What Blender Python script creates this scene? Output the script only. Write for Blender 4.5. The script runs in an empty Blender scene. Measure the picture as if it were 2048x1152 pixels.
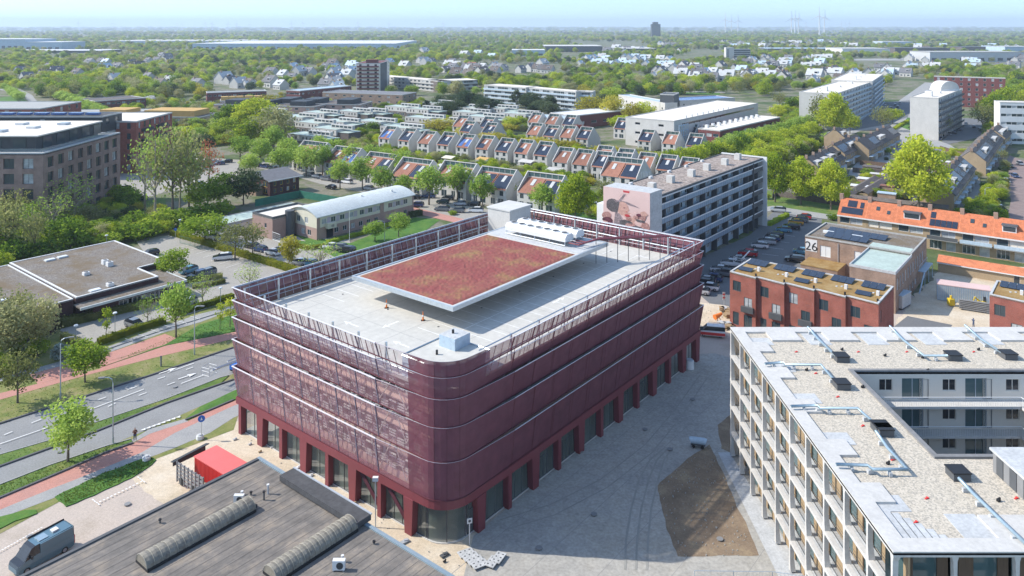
import bpy, math, random
from mathutils import Vector, Matrix
R = math.radians
S = bpy.context.scene
# ---------------------------------------------------------------- camera
HOR = 54.0; F = 1528.0; H = 54.0
cam_d = bpy.data.cameras.new('camera'); cam = bpy.data.objects.new('camera', cam_d)
S.collection.objects.link(cam); S.camera = cam
cam.location = (0, 0, H); cam.rotation_euler = (R(90), 0, 0)
cam_d.sensor_width = 36; cam_d.lens = F/2048*36; cam_d.shift_y = -(576-HOR)/2048
cam_d.clip_start = 1; cam_d.clip_end = 60000
S.render.resolution_x = 1024; S.render.resolution_y = 576
# ---------------------------------------------------------------- world, sun, exposure
SUN_EL = 39.8; SUN_X, SUN_Y = -0.995, 0.095          # towards the sun
W = bpy.data.worlds.new('World'); S.world = W; W.use_nodes = True
nt = W.node_tree; nt.nodes.clear()
sky = nt.nodes.new('ShaderNodeTexSky'); sky.sky_type = 'NISHITA'; sky.sun_disc = False
sky.sun_elevation = R(SUN_EL); sky.sun_rotation = math.atan2(SUN_X, SUN_Y)
sky.air_density = 1.2; sky.dust_density = .4; sky.ozone_density = 1.2; sky.altitude = 50
bg = nt.nodes.new('ShaderNodeBackground'); bg.inputs[1].default_value = 0.15
wo = nt.nodes.new('ShaderNodeOutputWorld')
tcw = nt.nodes.new('ShaderNodeTexCoord'); vad = nt.nodes.new('ShaderNodeVectorMath'); vad.operation = 'ADD'; vad.inputs[1].default_value = (0, 0, .16)
vno = nt.nodes.new('ShaderNodeVectorMath'); vno.operation = 'NORMALIZE'
nt.links.new(tcw.outputs['Generated'], vad.inputs[0]); nt.links.new(vad.outputs[0], vno.inputs[0]); nt.links.new(vno.outputs[0], sky.inputs[0])
nt.links.new(sky.outputs[0], bg.inputs[0]); nt.links.new(bg.outputs[0], wo.inputs[0])
sl = bpy.data.lights.new('sun', 'SUN'); sl.energy = 3.2; sl.angle = R(0.5); sl.color = (1, .94, .85)
sun = bpy.data.objects.new('sun', sl); S.collection.objects.link(sun)
ce = math.cos(R(SUN_EL))
sv = Vector((SUN_X*ce, SUN_Y*ce, math.sin(R(SUN_EL))))
sun.rotation_euler = sv.to_track_quat('Z', 'Y').to_euler(); sun.location = sv*300
S.view_settings.view_transform = 'Standard'; S.view_settings.look = 'None'
S.view_settings.exposure = 0.92; S.view_settings.gamma = 1
S.cycles.transparent_max_bounces = 24; S.cycles.max_bounces = 6
S.cycles.volume_bounces = 0
HAZE = 1.15e-4

# ---------------------------------------------------------------- helpers
C = S.collection
rnd = random.Random(7)
def P(px, py, z=0.0):                      # a place read off the photograph, at height z
    y = F*(H-z)/(py-HOR); return ((px-1024)/F*y, y)
def pix(x, y, z=0.0): return (1024+F*x/y, HOR+F*(H-z)/y)
UA = R(51.3); UX, UY = math.cos(UA), math.sin(UA)     # street grid: u runs away to the right, v away to the left
CX, CY = -6.6, 77.9
def G(u, v): return (CX+u*UX-v*UY, CY+u*UY+v*UX)
def toG(x, y): dx, dy = x-CX, y-CY; return (dx*UX+dy*UY, -dx*UY+dy*UX)

class MB:
    def __init__(s): s.v = []; s.f = []; s.m = []
    def quad(s, a, b, c, d, m=0):
        n = len(s.v); s.v += [a, b, c, d]; s.f.append((n, n+1, n+2, n+3)); s.m.append(m)
    def tri(s, a, b, c, m=0):
        n = len(s.v); s.v += [a, b, c]; s.f.append((n, n+1, n+2)); s.m.append(m)
    def ngon(s, pts, m=0):
        n = len(s.v); s.v += list(pts); s.f.append(tuple(range(n, n+len(pts)))); s.m.append(m)
    def box(s, x0, y0, z0, x1, y1, z1, m=0, mt=None):
        if x0 > x1: x0, x1 = x1, x0
        if y0 > y1: y0, y1 = y1, y0
        n = len(s.v)
        s.v += [(x0,y0,z0),(x1,y0,z0),(x1,y1,z0),(x0,y1,z0),(x0,y0,z1),(x1,y0,z1),(x1,y1,z1),(x0,y1,z1)]
        for q in ((0,3,2,1),(4,5,6,7),(0,1,5,4),(1,2,6,5),(2,3,7,6),(3,0,4,7)):
            s.f.append(tuple(n+i for i in q)); s.m.append(m)
        if mt is not None: s.m[-5] = mt
        return s
    def rbox(s, cx, cy, z0, w, d, z1, a=0, m=0):
        ca, sa = math.cos(a), math.sin(a)
        p = [(cx+i*w/2*ca-j*d/2*sa, cy+i*w/2*sa+j*d/2*ca) for i, j in ((-1,-1),(1,-1),(1,1),(-1,1))]
        return s.prism(p, z0, z1, m, m)
    def prism(s, pts, z0, z1, m=0, mt=None, bottom=True):
        mt = m if mt is None else mt; k = len(pts); n = len(s.v)
        s.v += [(p[0], p[1], z0) for p in pts]+[(p[0], p[1], z1) for p in pts]
        for i in range(k):
            j = (i+1) % k; s.f.append((n+i, n+j, n+k+j, n+k+i)); s.m.append(m)
        s.f.append(tuple(n+k+i for i in range(k))); s.m.append(mt)
        if bottom: s.f.append(tuple(n+k-1-i for i in range(k))); s.m.append(m)
        return s
    def slab(s, pts, h, m=0):                 # 3-D outline extruded down by h
        k = len(pts); n = len(s.v)
        s.v += list(pts)+[(p[0], p[1], p[2]-h) for p in pts]
        s.f.append(tuple(n+i for i in range(k))); s.m.append(m)
        s.f.append(tuple(n+2*k-1-i for i in range(k))); s.m.append(m)
        for i in range(k):
            j = (i+1) % k; s.f.append((n+k+i, n+k+j, n+j, n+i)); s.m.append(m)
        return s
    def tube(s, pts, r, n=6, m=0, r1=None, cap=True):
        pts = [Vector(p) for p in pts]; base = len(s.v); K = len(pts)
        for i, p in enumerate(pts):
            d = (pts[min(i+1, K-1)]-pts[max(i-1, 0)]).normalized()
            up = Vector((0,0,1)) if abs(d.z) < .95 else Vector((1,0,0))
            a = d.cross(up).normalized(); b = d.cross(a)
            rr = r if r1 is None else r+(r1-r)*i/(K-1)
            for j in range(n):
                t = 2*math.pi*j/n; q = p+a*math.cos(t)*rr+b*math.sin(t)*rr; s.v.append(tuple(q))
        for i in range(K-1):
            for j in range(n):
                j2 = (j+1) % n; s.f.append((base+i*n+j, base+i*n+j2, base+(i+1)*n+j2, base+(i+1)*n+j)); s.m.append(m)
        if cap:
            s.f.append(tuple(base+j for j in range(n))); s.m.append(m)
            s.f.append(tuple(base+(K-1)*n+n-1-j for j in range(n))); s.m.append(m)
        return s
    def cyl(s, x, y, z0, z1, r, n=12, m=0, r1=None): return s.tube([(x,y,z0),(x,y,z1)], r, n, m, r1)
    def bar(s, a, b, w, m=0): return s.tube([a, b], w*.7, 4, m)
    def wall(s, p0, p1, z0, z1, holes=(), dep=.18, m=0, mr=None):
        dx, dy = p1[0]-p0[0], p1[1]-p0[1]; L = math.hypot(dx, dy); dx /= L; dy /= L
        nx, ny = dy, -dx; mr = m if mr is None else mr
        pt = lambda a, z, o=0: (p0[0]+dx*a-nx*o, p0[1]+dy*a-ny*o, z)
        holes = [(max(0, a), max(z0, b), min(L, c), min(z1, d)) for a, b, c, d in holes if c > 0 and a < L]
        zs = sorted({z0, z1, *[h[1] for h in holes], *[h[3] for h in holes]})
        for i in range(len(zs)-1):                                  # strips, split only where holes are
            za, zb = zs[i], zs[i+1]
            if zb-za < 1e-5: continue
            hs = sorted((h[0], h[2]) for h in holes if h[1] < (za+zb)/2 < h[3]); a = 0
            for h0, h1 in hs:
                if h0 > a+1e-5: s.quad(pt(a,za), pt(h0,za), pt(h0,zb), pt(a,zb), m)
                a = max(a, h1)
            if a < L-1e-5: s.quad(pt(a,za), pt(L,za), pt(L,zb), pt(a,zb), m)
        for a, b, c, d in holes:
            s.quad(pt(a,b), pt(c,b), pt(c,b,dep), pt(a,b,dep), mr); s.quad(pt(a,d,dep), pt(c,d,dep), pt(c,d), pt(a,d), mr)
            s.quad(pt(a,b), pt(a,b,dep), pt(a,d,dep), pt(a,d), mr); s.quad(pt(c,b,dep), pt(c,b), pt(c,d), pt(c,d,dep), mr)
        return s
    def mesh(s, name, mats):
        me = bpy.data.meshes.new(name); me.from_pydata(s.v, [], s.f)
        for m in mats: me.materials.append(m)
        me.polygons.foreach_set('material_index', s.m); me.update(); return me
    def build(s, name, mats, parent=None, smooth=False):
        if not isinstance(mats, (list, tuple)): mats = [mats]
        me = s.mesh(name, mats)
        if smooth: me.polygons.foreach_set('use_smooth', [True]*len(me.polygons))
        return obj(name, me, parent)
def obj(name, me, parent=None, loc=(0,0,0), rz=0):
    o = bpy.data.objects.new(name, me); C.objects.link(o); o.location = loc; o.rotation_euler[2] = rz
    if parent: o.parent = parent
    return o
LAB = []                                   # things whose label is completed at the end
def tag(o, label=None, cat=None, group=None, kind=None):
    if label: o['label'] = label
    if cat: o['category'] = cat
    if group: o['group'] = group
    if kind: o['kind'] = kind
    return o
def thing(name, label, cat, loc=(0,0,0), rz=0, group=None):
    if len(loc) == 2: loc = (loc[0], loc[1], 0)
    return tag(obj(name, None, None, loc, rz), label, cat, group)
KIDS = {}
def kids(o):
    if o.name not in KIDS: KIDS[o.name] = list(o.children)
    return KIDS[o.name]
def dup(o, loc=None, rz=None, label=None, group=None, scale=None, parent=None):
    c = o.copy(); C.objects.link(c)
    if parent: c.parent = parent
    if loc is not None: c.location = loc if len(loc) == 3 else (loc[0], loc[1], 0)
    if rz is not None: c.rotation_euler[2] = rz
    if label: c['label'] = label
    if group: c['group'] = group
    if scale is not None: c.scale = (scale,)*3 if not isinstance(scale, tuple) else scale
    for ch in kids(o): dup(ch, parent=c)
    return c
def auto(o, look):                          # label completed from surroundings once everything stands
    LAB.append((o, look)); return o

# ---------------------------------------------------------------- materials
M = {}
def lin(c): return tuple((x/12.92 if x <= .04045 else ((x+.055)/1.055)**2.4) for x in c)
def mat(name, col, rough=.8, var=.12, sc=.6, bump=0., metal=0., sc2=None, objvar=0., spec=.35, alpha=None, stretch=None, world=False):
    m = bpy.data.materials.new(name); m.use_nodes = True; n = m.node_tree; nd = n.nodes; L = n.links
    b = nd['Principled BSDF']; b.inputs['Roughness'].default_value = rough; b.inputs['Metallic'].default_value = metal
    b.inputs['Specular IOR Level'].default_value = spec
    tc = nd.new('ShaderNodeTexCoord'); src = tc.outputs['Object']
    if world:
        g = nd.new('ShaderNodeNewGeometry'); src = g.outputs['Position']
    if stretch:
        mp = nd.new('ShaderNodeMapping'); mp.inputs['Scale'].default_value = stretch; L.new(src, mp.inputs[0]); src = mp.outputs[0]
    nz = nd.new('ShaderNodeTexNoise'); nz.inputs['Scale'].default_value = sc; nz.inputs['Detail'].default_value = 5
    nz.inputs['Roughness'].default_value = .65; L.new(src, nz.inputs['Vector'])
    mr = nd.new('ShaderNodeMapRange'); mr.inputs[1].default_value = .3; mr.inputs[2].default_value = .7
    mr.inputs[3].default_value = 1-var; mr.inputs[4].default_value = 1+var; L.new(nz.outputs[0], mr.inputs[0])
    val = mr.outputs[0]
    if sc2:
        n2 = nd.new('ShaderNodeTexNoise'); n2.inputs['Scale'].default_value = sc2; n2.inputs['Detail'].default_value = 3; L.new(src, n2.inputs['Vector'])
        m2 = nd.new('ShaderNodeMapRange'); m2.inputs[1].default_value = .3; m2.inputs[2].default_value = .7
        m2.inputs[3].default_value = 1-var; m2.inputs[4].default_value = 1+var; L.new(n2.outputs[0], m2.inputs[0])
        mu = nd.new('ShaderNodeMath'); mu.operation = 'MULTIPLY'; L.new(val, mu.inputs[0]); L.new(m2.outputs[0], mu.inputs[1]); val = mu.outputs[0]
    if objvar:
        oi = nd.new('ShaderNodeObjectInfo'); m3 = nd.new('ShaderNodeMapRange'); m3.inputs[3].default_value = 1-objvar; m3.inputs[4].default_value = 1+objvar
        L.new(oi.outputs['Random'], m3.inputs[0]); mu = nd.new('ShaderNodeMath'); mu.operation = 'MULTIPLY'
        L.new(val, mu.inputs[0]); L.new(m3.outputs[0], mu.inputs[1]); val = mu.outputs[0]
    vm = nd.new('ShaderNodeVectorMath'); vm.operation = 'SCALE'; vm.inputs[0].default_value = col[:3]
    L.new(val, vm.inputs['Scale']); L.new(vm.outputs[0], b.inputs['Base Color'])
    if bump:
        bp = nd.new('ShaderNodeBump'); bp.inputs['Strength'].default_value = bump; bp.inputs['Distance'].default_value = .05
        n3 = nd.new('ShaderNodeTexNoise'); n3.inputs['Scale'].default_value = sc2 or 4; L.new(src, n3.inputs['Vector'])
        L.new(n3.outputs[0], bp.inputs['Height']); L.new(bp.outputs[0], b.inputs['Normal'])
    if alpha is not None: b.inputs['Alpha'].default_value = alpha
    M[name] = m; m['c'] = 1; return m
def mixmat(name, cols, sc=.3, sc2=3., rough=.95, pos=None, world=True, det=6, bump=0., stretch=None):
    """noise driven mixture of several real colours (moss on gravel, worn turf, sand)"""
    m = mat(name, cols[0], rough, .14, sc2, bump, world=world, sc2=sc2*3.3, stretch=stretch); n = m.node_tree; nd = n.nodes; L = n.links
    vm = [x for x in nd if x.type == 'VECT_MATH'][0]
    nz = nd.new('ShaderNodeTexNoise'); nz.inputs['Scale'].default_value = sc; nz.inputs['Detail'].default_value = det; nz.inputs['Roughness'].default_value = .7
    src = nd.new('ShaderNodeNewGeometry').outputs['Position'] if world else nd.new('ShaderNodeTexCoord').outputs['Object']
    L.new(src, nz.inputs['Vector'])
    cr = nd.new('ShaderNodeValToRGB'); e = cr.color_ramp.elements; k = len(cols)
    ps = pos or [.32+.36*i/(k-1) for i in range(k)]
    while len(e) < k: e.new(.5)
    for i in range(k): e[i].position = ps[i]; e[i].color = (*cols[i][:3], 1)
    L.new(nz.outputs[0], cr.inputs[0]); L.new(cr.outputs[0], vm.inputs[0]); return m
def brick(name, c1, c2, mortar, bw=.22, bh=.07, rough=.9, rot=None):
    m = bpy.data.materials.new(name); m.use_nodes = True; n = m.node_tree; nd = n.nodes; L = n.links; b = nd['Principled BSDF']
    b.inputs['Roughness'].default_value = rough; b.inputs['Specular IOR Level'].default_value = .2
    tc = nd.new('ShaderNodeTexCoord'); sx = nd.new('ShaderNodeSeparateXYZ'); L.new(tc.outputs['Object'], sx.inputs[0])
    ad = nd.new('ShaderNodeMath'); ad.operation = 'ADD'; L.new(sx.outputs[0], ad.inputs[0]); L.new(sx.outputs[1], ad.inputs[1])
    cb = nd.new('ShaderNodeCombineXYZ'); L.new(ad.outputs[0], cb.inputs[0]); L.new(sx.outputs[2], cb.inputs[1])
    bt = nd.new('ShaderNodeTexBrick'); bt.inputs['Scale'].default_value = 1; bt.inputs['Brick Width'].default_value = bw
    bt.inputs['Row Height'].default_value = bh; bt.inputs['Mortar Size'].default_value = .008
    bt.inputs['Color1'].default_value = (*c1, 1); bt.inputs['Color2'].default_value = (*c2, 1); bt.inputs['Mortar'].default_value = (*mortar, 1)
    L.new(cb.outputs[0], bt.inputs[0])
    nz = nd.new('ShaderNodeTexNoise'); nz.inputs['Scale'].default_value = .5; nz.inputs['Detail'].default_value = 6; L.new(tc.outputs['Object'], nz.inputs['Vector'])
    mr = nd.new('ShaderNodeMapRange'); mr.inputs[1].default_value = .3; mr.inputs[2].default_value = .7; mr.inputs[3].default_value = .8; mr.inputs[4].default_value = 1.2
    L.new(nz.outputs[0], mr.inputs[0]); vm = nd.new('ShaderNodeVectorMath'); vm.operation = 'SCALE'
    L.new(bt.outputs[0], vm.inputs[0]); L.new(mr.outputs[0], vm.inputs['Scale']); L.new(vm.outputs[0], b.inputs['Base Color'])
    M[name] = m; return m
def leafmat(name, c1, c2, c3=None):
    m = bpy.data.materials.new(name); m.use_nodes = True; n = m.node_tree; nd = n.nodes; L = n.links; nd.remove(nd['Principled BSDF'])
    out = [x for x in nd if x.type == 'OUTPUT_MATERIAL'][0]
    g = nd.new('ShaderNodeNewGeometry'); nz = nd.new('ShaderNodeTexNoise'); nz.inputs['Scale'].default_value = .55; nz.inputs['Detail'].default_value = 3
    L.new(g.outputs['Position'], nz.inputs['Vector'])
    oi = nd.new('ShaderNodeObjectInfo'); ad = nd.new('ShaderNodeMath'); ad.operation = 'MULTIPLY_ADD'; ad.inputs[1].default_value = .45
    L.new(oi.outputs['Random'], ad.inputs[0]); L.new(nz.outputs[0], ad.inputs[2])
    rp = nd.new('ShaderNodeMath'); rp.operation = 'MULTIPLY_ADD'; rp.inputs[1].default_value = .3; rp.inputs[2].default_value = -.15
    L.new(g.outputs['Random Per Island'], rp.inputs[0]); a2 = nd.new('ShaderNodeMath'); L.new(ad.outputs[0], a2.inputs[0]); L.new(rp.outputs[0], a2.inputs[1])
    cr = nd.new('ShaderNodeValToRGB'); e = cr.color_ramp.elements; e[0].position = .38; e[0].color = (*c1, 1); e[1].position = 1.; e[1].color = (*(c3 or c2), 1)
    if c3: k = e.new(.7); k.color = (*c2, 1)
    L.new(a2.outputs[0], cr.inputs[0])
    d = nd.new('ShaderNodeBsdfDiffuse'); t = nd.new('ShaderNodeBsdfTranslucent'); mx = nd.new('ShaderNodeMixShader'); mx.inputs[0].default_value = .5
    L.new(cr.outputs[0], d.inputs[0]); L.new(cr.outputs[0], t.inputs[0]); L.new(d.outputs[0], mx.inputs[1]); L.new(t.outputs[0], mx.inputs[2])
    L.new(mx.outputs[0], out.inputs[0]); M[name] = m; return m
def gravel(name, c1, c2, c3, sc=5., moss=None, mossc=.15, base=None):
    """loose stones: voronoi cells of three colours"""
    m = bpy.data.materials.new(name); m.use_nodes = True; n = m.node_tree; nd = n.nodes; L = n.links; b = nd['Principled BSDF']; b.inputs['Roughness'].default_value = .95
    b.inputs['Specular IOR Level'].default_value = .15
    tc = nd.new('ShaderNodeTexCoord'); v = nd.new('ShaderNodeTexVoronoi'); v.inputs['Scale'].default_value = sc; L.new(tc.outputs['Object'], v.inputs['Vector'])
    s = nd.new('ShaderNodeSeparateColor'); L.new(v.outputs['Color'], s.inputs[0])
    cr = nd.new('ShaderNodeValToRGB'); e = cr.color_ramp.elements; cr.color_ramp.interpolation = 'CONSTANT'
    e[0].color = (*c1, 1); e[1].position = .75; e[1].color = (*c3, 1); k = e.new(.4); k.color = (*c2, 1)
    L.new(s.outputs[0], cr.inputs[0]); col = cr.outputs[0]
    if moss:
        nz = nd.new('ShaderNodeTexNoise'); nz.inputs['Scale'].default_value = mossc; nz.inputs['Detail'].default_value = 8; nz.inputs['Roughness'].default_value = .75
        L.new(tc.outputs['Object'], nz.inputs['Vector']); mr = nd.new('ShaderNodeMapRange'); mr.inputs[1].default_value = .45; mr.inputs[2].default_value = .62; L.new(nz.outputs[0], mr.inputs[0])
        mx = nd.new('ShaderNodeMix'); mx.data_type = 'RGBA'; L.new(mr.outputs[0], mx.inputs[0]); L.new(col, mx.inputs[6]); mx.inputs[7].default_value = (*moss, 1); col = mx.outputs[2]
    L.new(col, b.inputs['Base Color']); M[name] = m; return m

mat('maroon', (.20,.05,.06), .5, .08, .4)
mat('maroon_dark', (.11,.03,.04), .5)
mat('steel', (.46,.50,.54), .4, .06, 1, metal=.25)
mat('gallery_blue', (.24,.32,.40), .6, .1, .3)
mat('galv', (.50,.55,.58), .35, .1, 2, metal=.5)
mat('duct', (.32,.42,.48), .35, .1, 3, metal=.4)
mat('white', (.66,.66,.65), .6, .05, .5)
mat('white_paint', (.74,.74,.72), .7, .14, 2.5)
mat('worn_paint', (.58,.58,.56), .8, .2, 3)
mat('offwhite', (.50,.49,.465), .8, .08, .4, objvar=.1)
mat('cream', (.62,.58,.46), .8, .07, .4)
mat('concrete_white', (.52,.505,.475), .8, .08, .35, sc2=3)
mat('concrete_deck', (.51,.495,.45), .85, .07, .12, sc2=1.3)
mat('concrete', (.36,.36,.34), .9, .1, .25, sc2=2)
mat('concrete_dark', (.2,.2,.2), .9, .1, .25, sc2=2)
mat('tilepale', (.46,.47,.47), .85, .12, .9, sc2=4)
mat('asphalt', (.24,.24,.235), .9, .13, .15, sc2=5, world=True, stretch=(1,1,1))
mat('asphalt_dark', (.15,.155,.16), .9, .1, .15, sc2=4, world=True)
mat('seam', (.115,.105,.095), .9); mat('bitumen', (.075,.075,.078), .85, .16, .4, sc2=2.5)
mat('kerb', (.34,.34,.33), .9, .1)
mat('kerb_dark', (.10,.10,.11), .9, .1)
mat('black', (.02,.02,.022), .5, .1)
mat('dark', (.045,.05,.055), .6, .1)
mat('darkgrey', (.09,.095,.10), .7, .1)
mat('midgrey', (.22,.22,.22), .7, .1)
mat('solar', (.022,.03,.05), .25, .1, spec=.6)
mat('solar_blue', (.07,.14,.34), .25, .1, spec=.6)
mat('orange_tile', (.55,.19,.09), .85, .2, .8, sc2=6)
mat('red_tile', (.27,.125,.085), .85, .16, .8, sc2=5, objvar=.2)
mat('brown_tile', (.13,.11,.10), .85, .2, .8, sc2=5, objvar=.15)
mat('grey_tile', (.15,.15,.16), .8, .15, .8, objvar=.25)
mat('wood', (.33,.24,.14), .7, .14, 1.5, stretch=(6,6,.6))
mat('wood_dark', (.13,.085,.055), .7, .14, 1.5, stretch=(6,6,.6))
mat('pink_wall', (.62,.45,.42), .9, .05, .3)
mat('red_box', (.62,.045,.04), .45, .06, .5)
mat('orange', (.75,.2,.03), .5, .05)
mat('yellow', (.68,.48,.03), .5, .05)
mat('blue_sign', (.02,.12,.45), .4, .05)
mat('green_fence', (.03,.16,.11), .8, .2)
mat('skin', (.45,.27,.19), .6, .05); mat('jeans', (.06,.09,.17), .8, .1); mat('jacket', (.12,.05,.04), .8, .1); mat('hair', (.04,.025,.02), .7)
mat('rubber', (.02,.02,.02), .8); mat('rim', (.4,.4,.42), .3, metal=.6)
mat('bark', (.14,.115,.09), .95, .2, 3); mat('bark_pale', (.30,.26,.2), .95, .2, 3)
mat('glass', (.04,.06,.07), .06, .1, .3, spec=.7)
mat('glass_teal', (.07,.12,.125), .08, .15, .3, spec=.7)
mat('glass_dark', (.018,.022,.028), .08, .15, .3, spec=.6)
mat('lampglass', (.7,.72,.72), .3, .02)
mat('panel_beige', (.72,.66,.57), .75, .05, .3); mat('mauve', (.46,.40,.44), .8, .05)
mat('sheet_blue', (.40,.50,.58), .5, .1, .2, sc2=2)
mat('metal_roof', (.54,.57,.55), .55, .09, .1, sc2=1.5)
mat('alga_roof', (.40,.48,.43), .7, .1, .2, sc2=1.5)
mat('plum_brick', (.17,.06,.055), .9, .1, .5, sc2=6, objvar=.1)
mat('pinkbrick', (.36,.245,.21), .9, .1, .5, sc2=6, objvar=.1)
mat('beigebrick', (.36,.27,.17), .9, .1, .5, sc2=6, objvar=.1)
mat('ochre', (.52,.33,.11), .8, .08)
brick('brick_red', (.33,.085,.055), (.24,.06,.045), (.30,.2,.17))
brick('brick_brown', (.33,.215,.155), (.24,.15,.11), (.35,.3,.25))
brick('brick_mauve', (.30,.195,.16), (.24,.155,.13), (.26,.22,.2))
brick('brick_dark', (.075,.03,.032), (.055,.025,.028), (.1,.07,.07))
mixmat('grass', [(.06,.12,.022),(.10,.165,.03),(.19,.20,.055)], .25, 2.5)
mixmat('grass_fresh', [(.045,.12,.018),(.07,.165,.025),(.11,.19,.03)], .4, 3)
mixmat('grass_dry', [(.10,.15,.03),(.19,.20,.06),(.28,.24,.12)], .35, 3)
mixmat('suburb', [(.05,.085,.025),(.09,.12,.04),(.20,.18,.14),(.10,.13,.04)], .03, .4, pos=[.35,.45,.52,.6])
mixmat('sand', [(.46,.38,.27),(.56,.47,.35),(.62,.55,.44)], .2, 3)
mixmat('soil', [(.17,.125,.085),(.23,.17,.115),(.32,.25,.16)], .3, 4)
mixmat('yardcrete', [(.30,.295,.275),(.37,.355,.32),(.35,.325,.275)], .07, .9)
mixmat('paver', [(.38,.32,.26),(.46,.39,.33),(.42,.36,.31)], .2, 4)
mixmat('redpath', [(.42,.20,.16),(.46,.23,.185),(.40,.215,.18)], .3, 5)
mixmat('greypave', [(.28,.28,.275),(.34,.335,.32)], .3, 5)
mixmat('brickroad', [(.20,.15,.14),(.26,.20,.18)], .3, 5)
mixmat('parking', [(.30,.28,.25),(.35,.33,.29)], .2, 3)
gravel('roof_gravel', (.47,.42,.34), (.56,.50,.41), (.36,.33,.28), 8)
gravel('roof_gravel_brown', (.19,.17,.15), (.26,.235,.21), (.14,.125,.11), 6, moss=(.17,.13,.085))
gravel('roof_gravel_pink', (.28,.23,.20), (.38,.32,.28), (.20,.17,.15), 2.2)
mixmat('sedum', [(.23,.06,.055),(.25,.085,.065),(.26,.14,.065),(.22,.17,.07)], .22, 4.5, world=False, pos=[.42,.53,.62,.76], det=8)
mixmat('moss_roof', [(.22,.12,.03),(.30,.19,.07),(.36,.26,.12)], .3, 3, world=False)
mixmat('dark_roof', [(.14,.128,.115),(.185,.165,.145),(.28,.235,.185)], .5, 1.2, world=False, pos=[.36,.5,.68], stretch=(.12,1,1))
leafmat('leaf_green', (0.0703,0.145,0.0183), (0.247,0.362,0.0403), (0.398,0.483,0.064))
leafmat('leaf_lime', (0.129,0.221,0.0183), (0.398,0.483,0.0403), (0.586,0.624,0.0732))
leafmat('leaf_fresh', (0.164,0.282,0.0366), (0.352,0.483,0.0915), (0.492,0.604,0.146))
leafmat('leaf_olive', (.12,.135,.045), (.26,.28,.09), (.36,.37,.14))
leafmat('leaf_yellow', (.22,.21,.03), (.44,.40,.05), (.55,.50,.08))
leafmat('leaf_dark', (0.0282,0.0604,0.0256), (0.0819,0.121,0.0549), (0.141,0.172,0.0824))
leafmat('leaf_plum', (0.0819,0.0362,0.0366), (0.234,0.0704,0.064), (0.352,0.121,0.0915))
leafmat('leaf_grey', (0.211,0.221,0.101), (0.421,0.422,0.201), (0.562,0.524,0.275))
leafmat('leaf_blue', (0.164,0.221,0.201), (0.328,0.403,0.366), (0.468,0.543,0.494))
leafmat('leaf_blossom', (0.7,0.563,0.403), (0.7,0.7,0.7), (0.7,0.7,0.7))
leafmat('leaf_russet', (0.282,0.0704,0.0366), (0.468,0.141,0.0732), (0.468,0.201,0.0915))
leafmat('tuft_leaf', (.08,.13,.02), (.15,.21,.04), (.22,.25,.08))
leafmat('hedge_leaf', (0.0781,0.114,0.0146), (0.187,0.228,0.0244), (0.282,0.282,0.0366))
# perforated metal: small holes let about a third of the light through
def perf(name, col, open_):
    m = mat(name, col, .55, .10, .5, metal=.05); n = m.node_tree; nd = n.nodes; L = n.links
    b = nd['Principled BSDF']; out = [x for x in nd if x.type == 'OUTPUT_MATERIAL'][0]
    tr = nd.new('ShaderNodeBsdfTransparent'); mx = nd.new('ShaderNodeMixShader')
    v = nd.new('ShaderNodeTexNoise'); v.inputs['Scale'].default_value = .9; v.inputs['Detail'].default_value = 4
    tc = nd.new('ShaderNodeTexCoord'); L.new(tc.outputs['Object'], v.inputs['Vector'])
    mr = nd.new('ShaderNodeMapRange'); mr.inputs[1].default_value = .3; mr.inputs[2].default_value = .7
    mr.inputs[3].default_value = max(0,open_-.1); mr.inputs[4].default_value = open_+.1; L.new(v.outputs[0], mr.inputs[0])
    L.new(mr.outputs[0], mx.inputs[0]); L.new(b.outputs[0], mx.inputs[1]); L.new(tr.outputs[0], mx.inputs[2]); L.new(mx.outputs[0], out.inputs[0])
perf('mesh_lit', (.42,.23,.26), .56)  # paler copy of the screen metal; road side sunlight put into its colour
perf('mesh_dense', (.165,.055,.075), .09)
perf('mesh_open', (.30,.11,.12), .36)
perf('mesh_top', (.40,.22,.23), .68)  # top tier of the road side, same sunlight tint in its colour
# clear glazing one can see into
def clearglass(name, tint, op):
    m = bpy.data.materials.new(name); m.use_nodes = True; n = m.node_tree; nd = n.nodes; L = n.links; b = nd['Principled BSDF']
    b.inputs['Base Color'].default_value = (*tint, 1); b.inputs['Roughness'].default_value = .05; b.inputs['Alpha'].default_value = op
    b.inputs['Specular IOR Level'].default_value = .6; M[name] = m
mat('glass_pale', (.38,.40,.41), .15, .5, .5, spec=.5)
clearglass('glazing', (.12,.16,.14), .5)
clearglass('rail_glass', (.25,.3,.32), .35)
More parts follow.
